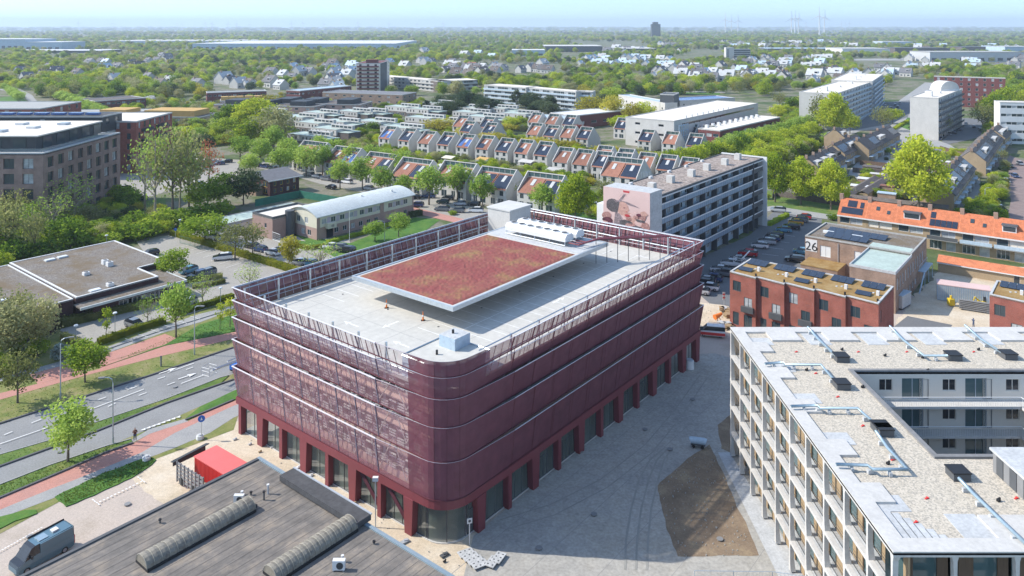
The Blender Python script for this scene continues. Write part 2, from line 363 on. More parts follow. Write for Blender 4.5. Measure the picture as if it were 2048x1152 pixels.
# ---------------------------------------------------------------- ground, roads, paths (the setting)
def struct(o): o['kind'] = 'structure'; return o
gm = MB()
gm.quad((-30000,-200,0),(30000,-200,0),(30000,45000,0),(-30000,45000,0)); struct(gm.build('ground', M['suburb']))
mat('tyre_mark', (.29,.285,.26), .9); mat('yard_joint', (.27,.265,.25), .9)
NL = [0]
ROUGH = {'soil_bed':.09,'sand_patch':.25,'sand_strip':.25,'grass_island':.16,'sandy_yard':.4,'sand':.2}
def flat(name, pts, m, lay=1, kind='structure', h=0.0, world=False):
    NL[0] += 1; z = NL[0]*.0022; mb = MB(); q = [p if world else P(*p) for p in pts]
    ar = sum(q[i][0]*q[(i+1)%len(q)][1]-q[(i+1)%len(q)][0]*q[i][1] for i in range(len(q)))
    if ar < 0: q = q[::-1]
    am = ROUGH.get(name, 0)
    if am:
        r = random.Random(len(q)); e = []
        for i in range(len(q)):
            (x0,y0),(x1,y1) = q[i], q[(i+1)%len(q)]; L = math.hypot(x1-x0,y1-y0); n = max(1, int(L/.8)); w = 0
            for k in range(n): w = w*.6+r.uniform(-am,am); e.append((x0+(x1-x0)*k/n-(y1-y0)/max(L,.01)*w, y0+(y1-y0)*k/n+(x1-x0)/max(L,.01)*w))
        q = e
    if h: mb.prism(q, 0, z+h)
    else: mb.ngon([(x, y, z) for x, y in q])
    o = mb.build(name, M[m]); o['kind'] = kind; return o
# ground cover of the near field
flat('paved_ground', [(-700,1500),(-700,1000),(0,1037),(120,992),(270,940),(420,880),(467,835),(700,760),(1300,560),(1640,470),(2300,900),(2300,2200),(-700,2200)], 'paver', 1)
gw = lambda u, v: G(u, v)
flat('sand_strip', [gw(-14,48),gw(-14,-8),gw(-1,-13),gw(6,-1),gw(6,20),gw(1,44)], 'sand', 2, world=True)
flat('yard_concrete', [gw(4,0),gw(-1.5,-3.5),gw(-3,-12),gw(-12,-22),(0,45),(60,30),(75,140),gw(63,-40),gw(63,-1),gw(60,2)], 'yardcrete', 3, world=True)
flat('street', [(1300,600),(1402,592),(1440,625),(1480,640),(1560,600),(1700,560),(1655,520),(1640,470),(1645,430),(1600,418),(1545,425),(1500,470),(1403,515),(1300,560)], 'asphalt_dark', 4)
flat('sand_patch', [(1400,605),(1458,612),(1470,640),(1470,690),(1440,640),(1399,660)], 'sand', 5)
flat('sandy_yard', [(1780,665),(1820,600),(1900,520),(2300,560),(2300,700)], 'sand', 5)
flat('asphalt_strip', [(1770,668),(1815,632),(1905,650),(1890,672)], 'asphalt_dark', 6)
flat('soil_bed', [(1419,889),(1367,924),(1314,971.5),(1325,1020),(1338,1070),(1356,1114),(1440,1111),(1519,1111),(1495,1055),(1471,1004),(1452,960),(1434,921)], 'soil', 5)
flat('soil_bed', [(1434,850),(1462,830),(1459,905),(1443,897)], 'soil', 5)
flat('slab_path', [(1436,905),(1459,905),(1620,1160),(1560,1160)], 'tilepale', 5)
# tyre marks swinging across the yard
# main road -------------------------------------------------------------
flat('grass_verge', [(-60,1100),(-60,780),(150,640),(470,560),(520,700),(467,860),(200,960)], 'grass_dry', 2)
road_up = [(-200,927),(-80,880),(0,848),(150,800),(300,752),(466,696),(620,645),(620,700),(467,748),(440,757),(330,800),(187,848),(100,882),(0,911),(-200,985)]
flat('road', road_up, 'asphalt', 3)
road_lo = [(-200,1015),(0,934),(192,864),(330,808),(467,760),(620,705),(620,735),(467,783),(400,813),(300,858),(212,894),(100,932),(0,971),(-200,1055)]
flat('road', road_lo, 'asphalt', 3)
flat('median', [(-200,985),(0,911),(100,882),(187,848),(330,800),(440,757),(458,752),(440,769),(330,808),(192,864),(0,934),(-200,1015)], 'grass', 4, h=.1)
flat('grass_verge', [(-200,1055),(0,971),(100,932),(212,894),(262,880),(266,886),(212,905),(130,941),(0,996),(-200,1082)], 'grass', 4, h=.08)
flat('grass_verge', [(371,838),(400,815),(467,783),(520,760),(520,780),(467,801),(420,820),(376,841)], 'grass_fresh', 5, h=.08)
flat('cycle_path', [(-200,1084),(0,998),(130,943),(212,907),(265,888),(300,868),(376,843),(420,822),(467,803),(520,782),(520,795),(467,812),(350,866),(282,906),(150,960),(100,979),(0,1020),(-200,1108)], 'redpath', 4)
flat('pavement', [(-200,1108),(0,1020),(100,979),(150,960),(282,906),(350,866),(467,812),(520,795),(520,812),(467,836),(420,866),(350,896),(300,915),(120,992),(0,1037),(-200,1125)], 'greypave', 4)
flat('pavement', [(263,880),(300,858),(371,838),(376,843),(300,868),(266,886)], 'greypave', 6)
flat('cycle_path', [(-200,872),(0,800),(80,777),(165,753),(300,718),(467,678),(560,655),(560,645),(467,665),(330,692),(205,726),(200,738),(75,768),(0,787),(-200,855)], 'redpath', 3)
flat('cycle_path', [(75,768),(140,752),(205,726),(330,690),(360,680),(330,668),(200,712),(110,735),(60,750)], 'redpath', 4)
flat('pavement', [(-60,778),(75,745),(200,712),(320,668),(400,645),(467,620),(467,612),(400,628),(320,655),(200,700),(75,736),(-60,760)], 'greypave', 5)
flat('grass_verge', [(200,736),(330,692),(467,664),(540,640),(540,600),(467,630),(400,650),(330,690)], 'grass_fresh', 4, h=.05)
flat('grass_island', [(112,994),(205,948),(300,914),(312,921),(275,949),(205,983),(132,1014)], 'grass_fresh', 5, h=.06)
flat('grass_island', [(-100,1085),(0,1036),(50,1022),(72,1021),(75,1028),(30,1045),(0,1058),(-100,1100)], 'grass_fresh', 5, h=.06)
flat('car_park', [(120,662),(200,690),(330,645),(466,600),(575,545),(470,500),(340,470),(270,480),(330,560),(150,620)], 'parking', 6)
flat('car_park', [(345,462),(430,440),(540,470),(700,480),(700,530),(640,548),(560,540),(400,488)], 'parking', 6)
flat('lawn', [(590,470),(700,487),(830,435),(880,440),(840,470),(760,500),(680,520),(640,500)], 'grass_fresh', 7)
flat('lawn', [(590,480),(640,487),(620,500),(585,492)], 'grass_fresh', 8)
flat('street', [(480,330),(560,345),(640,368),(740,388),(830,395),(1010,408),(1100,430),(1230,440),(1230,410),(1180,395),(1010,385),(850,372),(700,352),(560,330),(500,318)], 'parking', 4)
flat('car_park', [(810,395),(870,393),(1000,425),(990,452),(925,443),(840,418)], 'parking', 6)
flat('cycle_path', [(800,410),(832,416),(925,438),(1000,462),(990,470),(915,447),(800,420)], 'redpath', 8)
flat('lawn', [(1050,405),(1225,420),(1225,450),(1050,435)], 'grass_fresh', 7)
flat('car_park', [(230,390),(240,340),(330,310),(480,320),(470,370),(330,385),(280,400)], 'parking', 6)
flat('lawn', [(0,470),(200,420),(330,395),(340,465),(270,480),(0,530)], 'grass', 5)
# right-hand side streets
flat('street', [(1985,470),(2020,400),(2030,340),(1975,275),(1925,240),(1880,235),(1890,262),(1960,320),(1975,360),(1935,440)][:0] or [(2010,460),(2022,400),(2000,340),(1975,318),(1990,300),(2048,322),(2200,400),(2200,500),(2048,455)], 'brickroad', 4)
flat('street', [(1570,330),(1720,262),(1800,255),(1870,230),(1900,170),(1850,165),(1800,200),(1780,222),(1720,235),(1600,290),(1545,310)], 'greypave', 6)
flat('car_park', [(1765,205),(1830,200),(1815,235),(1770,250),(1700,262)], 'asphalt_dark', 8)
flat('car_park', [(1870,262),(1905,235),(1985,240),(1975,270),(1930,282),(1890,290)], 'asphalt_dark', 8)
flat('lawn', [(1660,275),(1640,300),(1550,335),(1540,310),(1600,285)], 'grass_fresh', 8)
flat('lawn', [(1790,270),(1815,235),(1835,240),(1830,290)], 'grass_fresh', 8)
flat('pavement', [(1500,420),(1545,412),(1675,432),(1675,442),(1545,424)], 'greypave', 8)
flat('lawn', [(1545,412),(1500,418),(1524,380),(1680,395),(1700,425),(1675,432)], 'grass', 7)
flat('garden_yard', [(1680,395),(1700,340),(1790,250),(1900,290),(1960,330),(1960,440),(1700,400)], 'greypave', 5)
flat('road', [(0,168),(36,176),(64,190),(75,204),(62,206),(45,192),(0,180),(-100,170),(-100,160)], 'greypave', 5)
flat('lawn', [(100,166),(205,160),(200,171),(105,172)], 'grass_fresh', 5)
flat('lawn', [(1570,198),(1640,192),(1650,215),(1575,215)], 'grass_fresh', 5)
flat('lawn', [(1180,180),(1440,186),(1440,190),(1180,186)], 'grass_fresh', 5)
flat('street', [(1180,180),(1300,181),(1450,184),(1450,186),(1180,182)], 'greypave', 8)
flat('lawn', [(0,196),(36,190),(60,206),(0,216)], 'grass_fresh', 4)
flat('street', [(1700,118),(2048,113),(2300,114),(2300,128),(2048,122),(1700,121)], 'greypave', 8)
# kerbs
def kerb(pts, m='kerb_dark', w=.16, h=.12, world=False):
    mb = MB(); q = [p if world else P(*p) for p in pts]
    for (x0, y0), (x1, y1) in zip(q, q[1:]):
        L = math.hypot(x1-x0, y1-y0); nx, ny = -(y1-y0)/L*w/2, (x1-x0)/L*w/2
        mb.prism([(x0+nx,y0+ny),(x0-nx,y0-ny),(x1-nx,y1-ny),(x1+nx,y1+ny)][::-1], .004, h+.08, 0)
    o = mb.build('kerb', M[m]); o['kind'] = 'structure'
kerb([(-200,927),(-80,880),(0,848),(150,800),(300,752),(466,696)], w=.3)
kerb([(-200,1015),(0,934),(192,864),(330,808),(467,760)], w=.28)
kerb([(-200,1083),(0,997),(130,942),(212,906),(266,887)], w=.28)
kerb([(371,841),(420,821),(467,801)], w=.28)
kerb([(-200,985),(0,911),(100,882),(187,848),(330,800),(440,757),(458,752)], 'kerb', w=.15)
kerb([(-200,1055),(0,971),(100,932),(212,894),(262,880)], 'kerb', w=.15)
kerb([(190,708),(320,663),(467,618)], 'kerb', w=.12)
# thin tyre tracks, paving joints and manholes on the yard
tk_ = MB()
def track(pts, w=.12):
    q = [P(*p) for p in pts]
    for (x0,y0),(x1,y1) in zip(q,q[1:]):
        L = math.hypot(x1-x0,y1-y0); nx, ny = -(y1-y0)/L*w/2, (x1-x0)/L*w/2
        tk_.quad((x0+nx,y0+ny,.03),(x0-nx,y0-ny,.03),(x1-nx,y1-ny,.03),(x1+nx,y1+ny,.03))
for k in range(3):
    track([(1250+k*22,1140),(1252+k*22,1080),(1262+k*20,1020),(1278+k*19,960),(1300+k*14,920),(1330+k*8,895)], .22)
track([(1000,1040),(1100,1010),(1200,960),(1290,890),(1350,820),(1400,750)], .16); track([(1010,1060),(1110,1030),(1215,975),(1305,905),(1365,830),(1415,755)], .16)
o = tk_.build('tyre_marks', M['tyre_mark']); o['kind'] = 'structure'
jn = MB()
for k in range(26):
    for (a,b) in (((0-4,-2-k*1.9),(60,-2-k*1.9)),): (x0,y0),(x1,y1) = G(*a),G(*b); L = 1; jn.quad((x0,y0,.0077),(x0+.05,y0-.04,.0077),(x1+.05,y1-.04,.0077),(x1,y1,.0077)) if k % 3 == 0 else None
o = jn.build('paving_joints', M['yard_joint']); o['kind'] = 'structure'
mh = MB()
for a, b in ((1160,905),(1290,860),(1188,1030),(1440,1080),(1385,800),(1078,1098),(1340,900),(120,905),(350,775),(60,1075),(255,1010)): mh.cyl(*P(a,b),.1,.165,.35,12)
o = mh.build('manhole_covers', M['midgrey']); o['kind'] = 'structure'
# painted markings, one sheet per stretch
mk = MB()
def mark(a, b, w=.14, z=.16):
    (x0,y0),(x1,y1) = P(*a), P(*b); L = math.hypot(x1-x0,y1-y0); nx, ny = -(y1-y0)/L*w/2, (x1-x0)/L*w/2
    mk.quad((x0+nx,y0+ny,z),(x0-nx,y0-ny,z),(x1-nx,y1-ny,z),(x1+nx,y1+ny,z))
for a, b in (((63,848),(83,840)),((195,802),(212,796)),((216,815),(231,808)),((255,781),(273,775)),((277,793),(293,787)),((315,760),(330,755)),((334,772),(350,766)),((372,741),(386,736)),((80,862),(97,855)),((8,872),(25,865)),((0,897),(-20,905))): mark(a, b)
for a, b in (((335,747),(388,728)),((362,769),(407,752)),((130,840),(288,780)),((0,890),(95,857))): mark(a, b, .13)
def arrow(a, b, w=.32, z=.161):
    (x0,y0),(x1,y1) = P(*a), P(*b); L = math.hypot(x1-x0,y1-y0); dx, dy = (x1-x0)/L, (y1-y0)/L; nx, ny = -dy, dx
    g = lambda s, t: (x0+dx*s+nx*t, y0+dy*s+ny*t, z)
    mk.quad(g(0,-.1),g(L*.6,-.1),g(L*.6,.1),g(0,.1)); mk.tri(g(L*.55,-w*1.6),g(L,0),g(L*.55,w*1.6))
    
arrow((318,749),(354,737)); arrow((356,760),(393,748)); 
for k in range(8):                                    # shark teeth before the cycle crossing
    a = (286+k*10, 862-k*3.6); x, y = P(*a); mk.tri((x-.32,y-.1,.163),(x+.32,y-.02,.163),(x+.1,y+.5,.163))
for k in range(12): mark((275-k*6.6, 957-k*4.3), (271.5-k*6.6, 959.2-k*4.3), .14) if k < 0 else mark((284-k*7.4, 965-k*-3.6), (280-k*7.4, 967-k*-3.6), .16)
for k in range(18): mark((85-k*6,1057+k*3.4), (81-k*6,1059+k*3.4), .13)
for k in range(4): mark((275+k*4, 956+k*3), (278+k*4, 958+k*3), .13); mark((184+k*4, 1001+k*3), (187+k*4,1003+k*3), .13)
for k in range(8):                                    # parking bays
    mark((362+k*15,495+k*7), (395+k*15,487+k*6.5), .1)
for k in range(9): mark((1560+k*-12,470+k*13), (1590+k*-11,474+k*13), .1)
for k in range(6): mark((400-k*26,640+k*9),(380-k*26,634+k*9), .1)
o = mk.build('road_markings', M['white_paint']); o['kind'] = 'structure'
# sky is the world; far hills: none, the land is flat
# ================================================================ parking garage
LG, WG, RC = 59.2, 38.4, 3.4                    # length along u, width along v, corner radius
mat('ledge_metal', (.74,.72,.76), .4, .06, 1, metal=.1); mat('sunlit_edge', (.62,.43,.36), .8, .1, .5)
gar = thing('parking_garage', 'maroon parking garage wrapped in tiers of perforated metal screens, with a red planted roof canopy', 'parking garage', G(0,0), UA)
RS = RC+7
def outline(off=0., r=RC, n=9):
    """plan of the garage, rounded at the near corner; off pushes the long sides outwards but hardly the round corner"""
    p = []; o = off*.25 if off > .1 else off; r2 = r+o
    for i in range(n): a = math.pi+math.pi/2*i/(n-1); p.append((r+r2*math.cos(a), r+r2*math.sin(a)))
    return p+[(RS,-off),(LG+off,-off),(LG+off,WG+off),(-off,WG+off),(-off,RS)]
Z = [0, 4.75, 8.8, 12.4, 15.35, 17.6, 19.3]
OFF = .55
# plinth ring: beam
def ring(mb, off, w, z0, z1, m=0, seg=None):
    a, b = outline(off), outline(off-w); k = len(a)
    for i in range(k):
        j = (i+1) % k
        if seg and i not in seg: continue
        mb.quad((*a[i],z0),(*a[j],z0),(*a[j],z1),(*a[i],z1),m); mb.quad((*b[j],z0),(*b[i],z0),(*b[i],z1),(*b[j],z1),m)
        mb.quad((*a[i],z1),(*a[j],z1),(*b[j],z1),(*b[i],z1),m); mb.quad((*b[i],z0),(*b[j],z0),(*a[j],z0),(*a[i],z0),m)
mb = MB(); ring(mb, .18, .9, 3.85, 4.72, 0); mb.build('plinth_beam', M['maroon'], gar)
# tapered plinth columns, alternating broad (slanted) and slim
nL, nR = 8, 12
def column(s, side, broad):
    w0, w1 = (1.05, 1.45) if broad else (.6, .6); mb = MB(); d = .75
    pts = []
    for z, w in ((0, w0), (3.85, w1)):
        for a, b in ((-w/2,-.16),(w/2,-.16),(w/2,d),(-w/2,d)):
            pts.append((s+a, b, z) if side == 'R' else (b, s+a, z))
    n = 0; mb.v = pts
    for q in ((0,1,5,4),(1,2,6,5),(2,3,7,6),(3,0,4,7),(4,5,6,7)): mb.f.append(q); mb.m.append(0)
    mb.build('column', M['maroon'], gar)
Lc = [WG*i/nL for i in range(1, nL+1)]; Lc = [5.6+(WG-.7-5.6)*i/(nL-1) for i in range(nL)]
Rc = [5.2+(LG-.8-5.2)*i/(nR-1) for i in range(nR)]
for i, s in enumerate(Lc): column(s, 'L', i % 2 == 0)
for i, s in enumerate(Rc): column(s, 'R', i % 2 == 0 or i == nR-1)
# diagonals behind the two bays next to the corner
for i in (0, 1):
    a, b = Lc[i]+.3, Lc[i+1]-.3; MB().bar((.5,b,3.8),(.5,a,.3),.34).build('brace', M['maroon_dark'], gar)
# glazing of the ground floor
def glaze(p0, p1, mull, door=False):
    mb = MB(); dx, dy = p1[0]-p0[0], p1[1]-p0[1]; L = math.hypot(dx, dy); dx /= L; dy /= L
    q = lambda a, z: (p0[0]+dx*a, p0[1]+dy*a, z)
    mb.quad(q(0,.12), q(L,.12), q(L,3.84), q(0,3.84), 1)
    for k in range(mull+1):
        a = .05+(L-.1)*k/mull; mb.bar(q(a,.05), q(a,3.84), .09, 0)
    mb.bar(q(0,.1), q(L,.1), .1, 0); mb.bar(q(0,3.8), q(L,3.8), .1, 0)
    if door:
        for a in (L*.3, L*.5, L*.7): mb.bar(q(a,.05), q(a,2.6), .13, 0)
        mb.bar(q(L*.3,2.6), q(L*.7,2.6), .13, 0)
    mb.build('shop_window', [M['darkgrey'], M['glazing']], gar)
gi = .62
for i in range(nL-1): glaze((gi, Lc[i+1]-.3), (gi, Lc[i]+.3), 2 if i else 3)
for i in range(nR-1): glaze((Rc[i]+.35, gi), (Rc[i+1]-.35, gi), 3, i in (2,3,6,7,8))
glaze((gi, Lc[0]-.3), (gi, RC+.2), 2); glaze((RC+.3, gi), (Rc[0]-.3, gi), 2, True)
mb = MB(); prev = None
for i in range(9):
    a = math.pi+math.pi/2*i/8; p = (RC+(RC-gi)*math.cos(a), RC+(RC-gi)*math.sin(a))
    if prev: mb.quad((*prev,.12),(*p,.12),(*p,3.84),(*prev,3.84),1)
    if i in (0,4,8): mb.bar((*p,.05),(*p,3.84),.1,0)
    prev = p
mb.build('corner_window', [M['darkgrey'], M['glazing']], gar)
# floors: shop floor and parking decks with their edge upstands
inn = outline(-1.3)
mb = MB(); mb.prism(outline(-.45), 0, .1, 0); mb.build('shop_floor', M['offwhite'], gar)
DZ = [4.55, 7.45, 10.35, 13.25, 16.15]
for z in DZ[:-1]:
    mb = MB(); mb.prism(inn, z-.3, z, 0); mb.build('parking_deck', M['concrete'], gar)
    mb = MB(); ring(mb, -1.05, .12, z-.3, z+.75, 0); mb.build('deck_upstand', M['sunlit_edge'], gar)  # concrete slab edges; peach sunlight on them is put into the colour
mb = MB(); mb.prism(outline(-.42), 15.85, 16.15, 0); mb.build('roof_deck', M['concrete_deck'], gar)
mb = MB(); mb.box(6, 6, .1, LG-6, WG-6, 15.8, 0); mb.build('core_wall', M['tilepale'], gar)
mb = MB()
for i in range(9):
    for j, s in ((0, 'L'), (1, 'R')): pass
cols = MB()
for k in range(13): cols.bar((1.6+ (LG-3.2)*k/12, 1.5, 4.5), (1.6+(LG-3.2)*k/12, 1.5, 15.9), .3)
for k in range(9): cols.bar((1.5, 2.5+(WG-4)*k/8, 4.5), (1.5, 2.5+(WG-4)*k/8, 15.9), .3); 
for k in range(9): cols.bar((1.5+1.5*0+.0, 2.5+(WG-4)*k/8, 4.5), (1.5, 2.5+(WG-4)*k/8, 15.9), .1)
for k in range(13): cols.bar((1.6+(LG-3.2)*k/12, WG-1.5, 4.5), (1.6+(LG-3.2)*k/12, WG-1.5, 15.9), .3)
cols.build('inner_frame', M['steel'], gar)
# wire guard rails on each deck, their cables run in rows
mb = MB()
for z in DZ[:-1]:
    for h in (.85, 1.1, 1.4, 1.7, 2.0, 2.3):
        for q in range(26):
            if (q*7+int(h*10)*3+int(z))%5 < 3: y0 = RC+(WG-RC-1)*q/26; mb.box(.9, y0, z+h, 1.0, y0+1.1, z+h+.13, 0)
        mb.bar((RC, .95, z+h), (LG-1, .95, z+h), .05, 0)
mb.build('guard_cables', M['offwhite'], gar)
# tiers of screens: each leans outwards towards its top
LP_ = lambda p, q, s: tuple(p[w]+(q[w]-p[w])*s for w in (0,1))
for t in range(1, 6):
    z0, z1 = Z[t]+.06, Z[t+1]; lo, hi = outline(.02), outline(OFF)
    def scr(nm, i, j, m, f0=0, f1=1, g0=0, g1=1):
        a0, a1, b0, b1 = LP_(lo[i],lo[j],f0), LP_(lo[i],lo[j],f1), LP_(hi[i],hi[j],f0), LP_(hi[i],hi[j],f1)
        mb = MB(); h = lambda g: z0+(z1-z0)*g
        mb.quad((*LP_(a0,b0,g0),h(g0)),(*LP_(a1,b1,g0),h(g0)),(*LP_(a1,b1,g1),h(g1)),(*LP_(a0,b0,g1),h(g1))); mb.build(nm, M[m], gar)
    mb = MB()
    for i in range(8): mb.quad((*lo[i],z0),(*lo[i+1],z0),(*hi[i+1],z1),(*hi[i],z1))
    mb.build('corner_screen', M['mesh_dense'], gar)
    scr('corner_screen', 8, 9, 'mesh_dense', 0, .35); scr('corner_screen', 13, 0, 'mesh_dense', .69, 1)
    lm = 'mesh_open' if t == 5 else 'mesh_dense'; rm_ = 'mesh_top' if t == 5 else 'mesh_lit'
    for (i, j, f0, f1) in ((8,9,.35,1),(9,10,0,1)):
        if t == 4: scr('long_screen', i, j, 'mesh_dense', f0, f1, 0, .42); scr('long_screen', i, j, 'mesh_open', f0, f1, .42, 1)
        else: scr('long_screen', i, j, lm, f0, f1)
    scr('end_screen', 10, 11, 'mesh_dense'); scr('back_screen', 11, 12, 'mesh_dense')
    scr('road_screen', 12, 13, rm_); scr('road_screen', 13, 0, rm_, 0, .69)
    mb = MB(); ring(mb, OFF+.04, .09, z1-.02, z1+.03, 0, [9,10,11])
    mb.build('ledge', M['ledge_metal'], gar)
    mb = MB(); ring(mb, OFF+.05, .15, z1-.04, z1+.04, 0, [12])
    mb.build('ledge', M['ledge_metal'], gar)
    mb = MB(); ring(mb, OFF+.04, .08, z1-.02, z1+.015, 0, [0,1,2,3,4,5,6,7,8,13]); mb.build('ledge', M['mauve'], gar)
    mb = MB(); ring(mb, .10, .12, z0-.06, z0+.02, 0); mb.build('foot_rail', M['maroon_dark'], gar)
# uprights carrying the screens; the main posts stand proud on the road side
for t in range(1, 6):
    z0, z1 = Z[t], Z[t+1]; mb = MB()
    for i in range(33):
        s = RS+(WG-RS-.2)*i/32; w = .05 if i % 4 else .13
        mb.bar((-.0+.06, s, z0), (-OFF+.06, s, z1), w, 0)
        mb.bar((LG-.06, s, z0), (LG+OFF-.06, s, z1), w, 0)
    mb.build('screen_uprights', M['maroon_dark'], gar); mb = MB()
    for i in range(51):
        s = RS+(LG-RS-.2)*i/50; w = .05 if i % 4 else .13
        mb.bar((s, .06, z0), (s, -OFF+.06, z1), w, 0)
        mb.bar((s, WG-.06, z0), (s, WG+OFF-.06, z1), w, 0)
    mb.build('screen_uprights', M['maroon_dark'], gar)
    jb = MB()
    for i in range(14):
        s = RS+(LG-RS-.4)*i/13; jb.bar((s, -.04, z0+.1), (s, -OFF-.03, z1-.05), .035, 0)
    jb.build('panel_joints', M['maroon_dark'], gar); jb = MB()
    for i in range(9):
        s = RS+(WG-RS-.4)*i/8; jb.bar((-.04, s, z0+.1), (-OFF-.03, s, z1-.05), .06, 0)
    jb.build('panel_joints', M['mauve'], gar); jb = MB()
    for i in (2,4,6): a, b = outline(.04)[i], outline(OFF+.03)[i]; jb.bar((*a, z0+.1), (*b, z1-.05), .03, 0)
    jb.build('panel_joints', M['maroon_dark'], gar)
mb = MB()
for t in range(1, 4):                                  # cross bracing behind the lit screens
    z0, z1 = Z[t], Z[t+1]
    for i in range(0, 8):
        a = 2.5+(WG-4)*i/8; b = 2.5+(WG-4)*(i+1)/8
        mb.bar((.75, a, z0+.1), (.75, (a+b)/2, z1), .1); mb.bar((.75, b, z0+.1), (.75, (a+b)/2, z1), .1)
mb.build('cross_braces', M['panel_beige'], gar)
for c in gar.children:
    if c.name.split('.')[0] in ('panel_joints','screen_uprights','guard_cables'): c['kind'] = 'stuff'
# roof edge: steel posts with two rails, every 5.3 m
for side in range(4):
    Ls = [WG, LG, WG, LG][side]; n = [8, 11, 8, 11][side]
    mb = MB()
    for i in range(n+1):
        s = .6+(Ls-1.2)*i/n
        if side in (0, 1) and s < 6: continue
        p = {0: (.62, s), 1: (s, .62), 2: (LG-.62, s), 3: (s, WG-.62)}[side]
        mb.box(p[0]-.1, p[1]-.1, 16.1, p[0]+.1, p[1]+.1, 19.15)
    def rail(z, w, o=.55):
        e = 5.5 if o > 0 else RS
        a, b = {0: ((o,e),(o,WG-o)), 1: ((e,o),(LG-o,o)), 2: ((LG-o,o),(LG-o,WG-o)), 3: ((o,WG-o),(LG-o,WG-o))}[side]
        mb.bar((*a,z),(*b,z),w)
    (rail(17.45, .14), rail(19.05, .12, .55)) if side else None; rail(19.2, .09, -.42); rail(16.9, .05)
    mb.build('roof_rail', M['galv'], gar)
    mb = MB()
    for i in range(n*4+1):
        s = .6+(Ls-1.2)*i/(n*4)
        if side in (0, 1) and s < 6.5: continue
        a, b = {0: ((.4,s),(-.42,s)), 1: ((s,.4),(s,-.42)), 2: ((LG-.4,s),(LG+.42,s)), 3: ((s,WG-.4),(s,WG+.42))}[side]
        mb.bar((*a,16.3),(*b,19.2),.055)
    mb.build('roof_struts', M['mauve'] if side > 1 else M['maroon_dark'], gar)
# stair head and vent box on the near corner
mb = MB(); q = [(1.9,5.6),(1.0,3.2),(2.2,1.4),(4.2,.6),(8.6,.9),(8.6,8.2),(1.9,8.2)][::1]
q = [(.7,4.0),(1.6,1.9),(3.4,.75),(7.6,.75),(7.6,7.4),(.7,7.4)]
mb.prism(q, 16.1, 18.3, 0, 1); mb.build('stair_head', [M['sheet_blue'], M['concrete_deck']], gar); M['concrete_deck']
mb = MB(); 
for i in range(len(q)):
    a, b = q[i], q[(i+1)%len(q)]; mb.bar((*a,18.36),(*b,18.36),.12)
mb.build('stair_head_trim', M['galv'], gar)
mb = MB(); mb.box(5.0,3.6,18.3,7.5,6.0,19.6,0,1); mb.build('vent_house', [M['sheet_blue'], M['tilepale']], gar)
mb = MB(); mb.cyl(6.2,5.0,19.6,20.0,.14,8); mb.cyl(3.2,4.6,18.3,18.8,.13,8); mb.build('vent_pipe', M['black'], gar)
# canopy over the middle of the roof deck
cu0, cu1, cv0, cv1, cz = 12.6, 49.0, 11.0, 30.2, 19.25
mb = MB(); mb.box(cu0,cv0,cz-.45,cu1,cv1,cz-.06,0); mb.build('canopy', M['concrete_white'], gar)
mb = MB()
for a, b, c, d in ((cu0-.05,cv0-.05,cu1+.05,cv0+.2),(cu0-.05,cv1-.2,cu1+.05,cv1+.05),(cu0-.05,cv0+.2,cu0+.2,cv1-.2),(cu1-.2,cv0+.2,cu1+.05,cv1-.2)): mb.box(a,b,cz-.5,c,d,cz+.06)
mb.build('canopy_edge', M['galv'], gar)
mb = MB()
N, K = 60, 42; su0, su1, sv0, sv1 = cu0+.7, 40.6, cv0+.7, cv1-.7
gz = [[cz+.02+.09*rnd.random() if 0 < i < N and 0 < j < K else cz-.05 for j in range(K+1)] for i in range(N+1)]
for i in range(N):
    for j in range(K):
        x0, x1, y0, y1 = su0+(su1-su0)*i/N, su0+(su1-su0)*(i+1)/N, sv0+(sv1-sv0)*j/K, sv0+(sv1-sv0)*(j+1)/K
        mb.quad((x0,y0,gz[i][j]),(x1,y0,gz[i+1][j]),(x1,y1,gz[i+1][j+1]),(x0,y1,gz[i][j+1]))
mb.build('sedum_planting', M['sedum'], gar)
for a in range(4):
    for b in (18, 24.5): MB().cyl(19+a*8, b, 16.1, cz-.4, .14, 8).build('canopy_post', M['steel'], gar)
MB().box(41.2,cv0+.3,cz-.06,cu1-.3,cv1-.3,cz+.03).build('plant_platform', M['tilepale'], gar)
# parking bays painted on the deck
mb = MB()
for k in range(15): u = 11+k*2.6; mb.box(u,5.4,16.154,u+.09,10.4,16.158); mb.box(u,10.9,16.154,u+.09,15.6,16.158)
for k in range(15): u = 11+k*2.6; mb.box(u,30.0,16.154,u+.09,34.8,16.158)
mb.box(11,10.6,16.154,49,10.7,16.158)
for k in range(10): v = 9+k*2.5; mb.box(50.5,v,16.154,55.5,v+.09,16.158)
for (u, v, r) in ((6.5,23,0),(6.2,13.5,0),(9.5,19,1),(30,7.3,2),(44,4.2,2),(55,8,0)):
    a = {0: UA*0+math.pi/2, 1: math.pi, 2: 0}[r]; ca, sa = math.cos(a), math.sin(a)
    g = lambda s, t: (u+ca*s-sa*t, v+sa*s+ca*t, 16.156)
    mb.quad(g(-1.4,-.12),g(.5,-.12),g(.5,.12),g(-1.4,.12)); mb.tri(g(.4,-.45),g(1.4,0),g(.4,.45))
mb.build('deck_markings', M['white_paint'], gar)
# expansion joints and drains
mb = MB()
for k in range(6): u = 8.5+k*8.5; mb.box(u,.8,16.152,u+.04,WG-.8,16.153)
for k in range(4): v = 8+k*8; mb.box(.8,v,16.152,LG-.8,v+.04,16.153)
mb.build('deck_joints', M['midgrey'], gar)
mb = MB()
for k in range(7):
    for j in range(4): mb.cyl(4.5+k*8.3, 4.3+j*9.4, 16.15, 16.19, .14, 8)
mb.build('drain_covers', M['darkgrey'], gar)
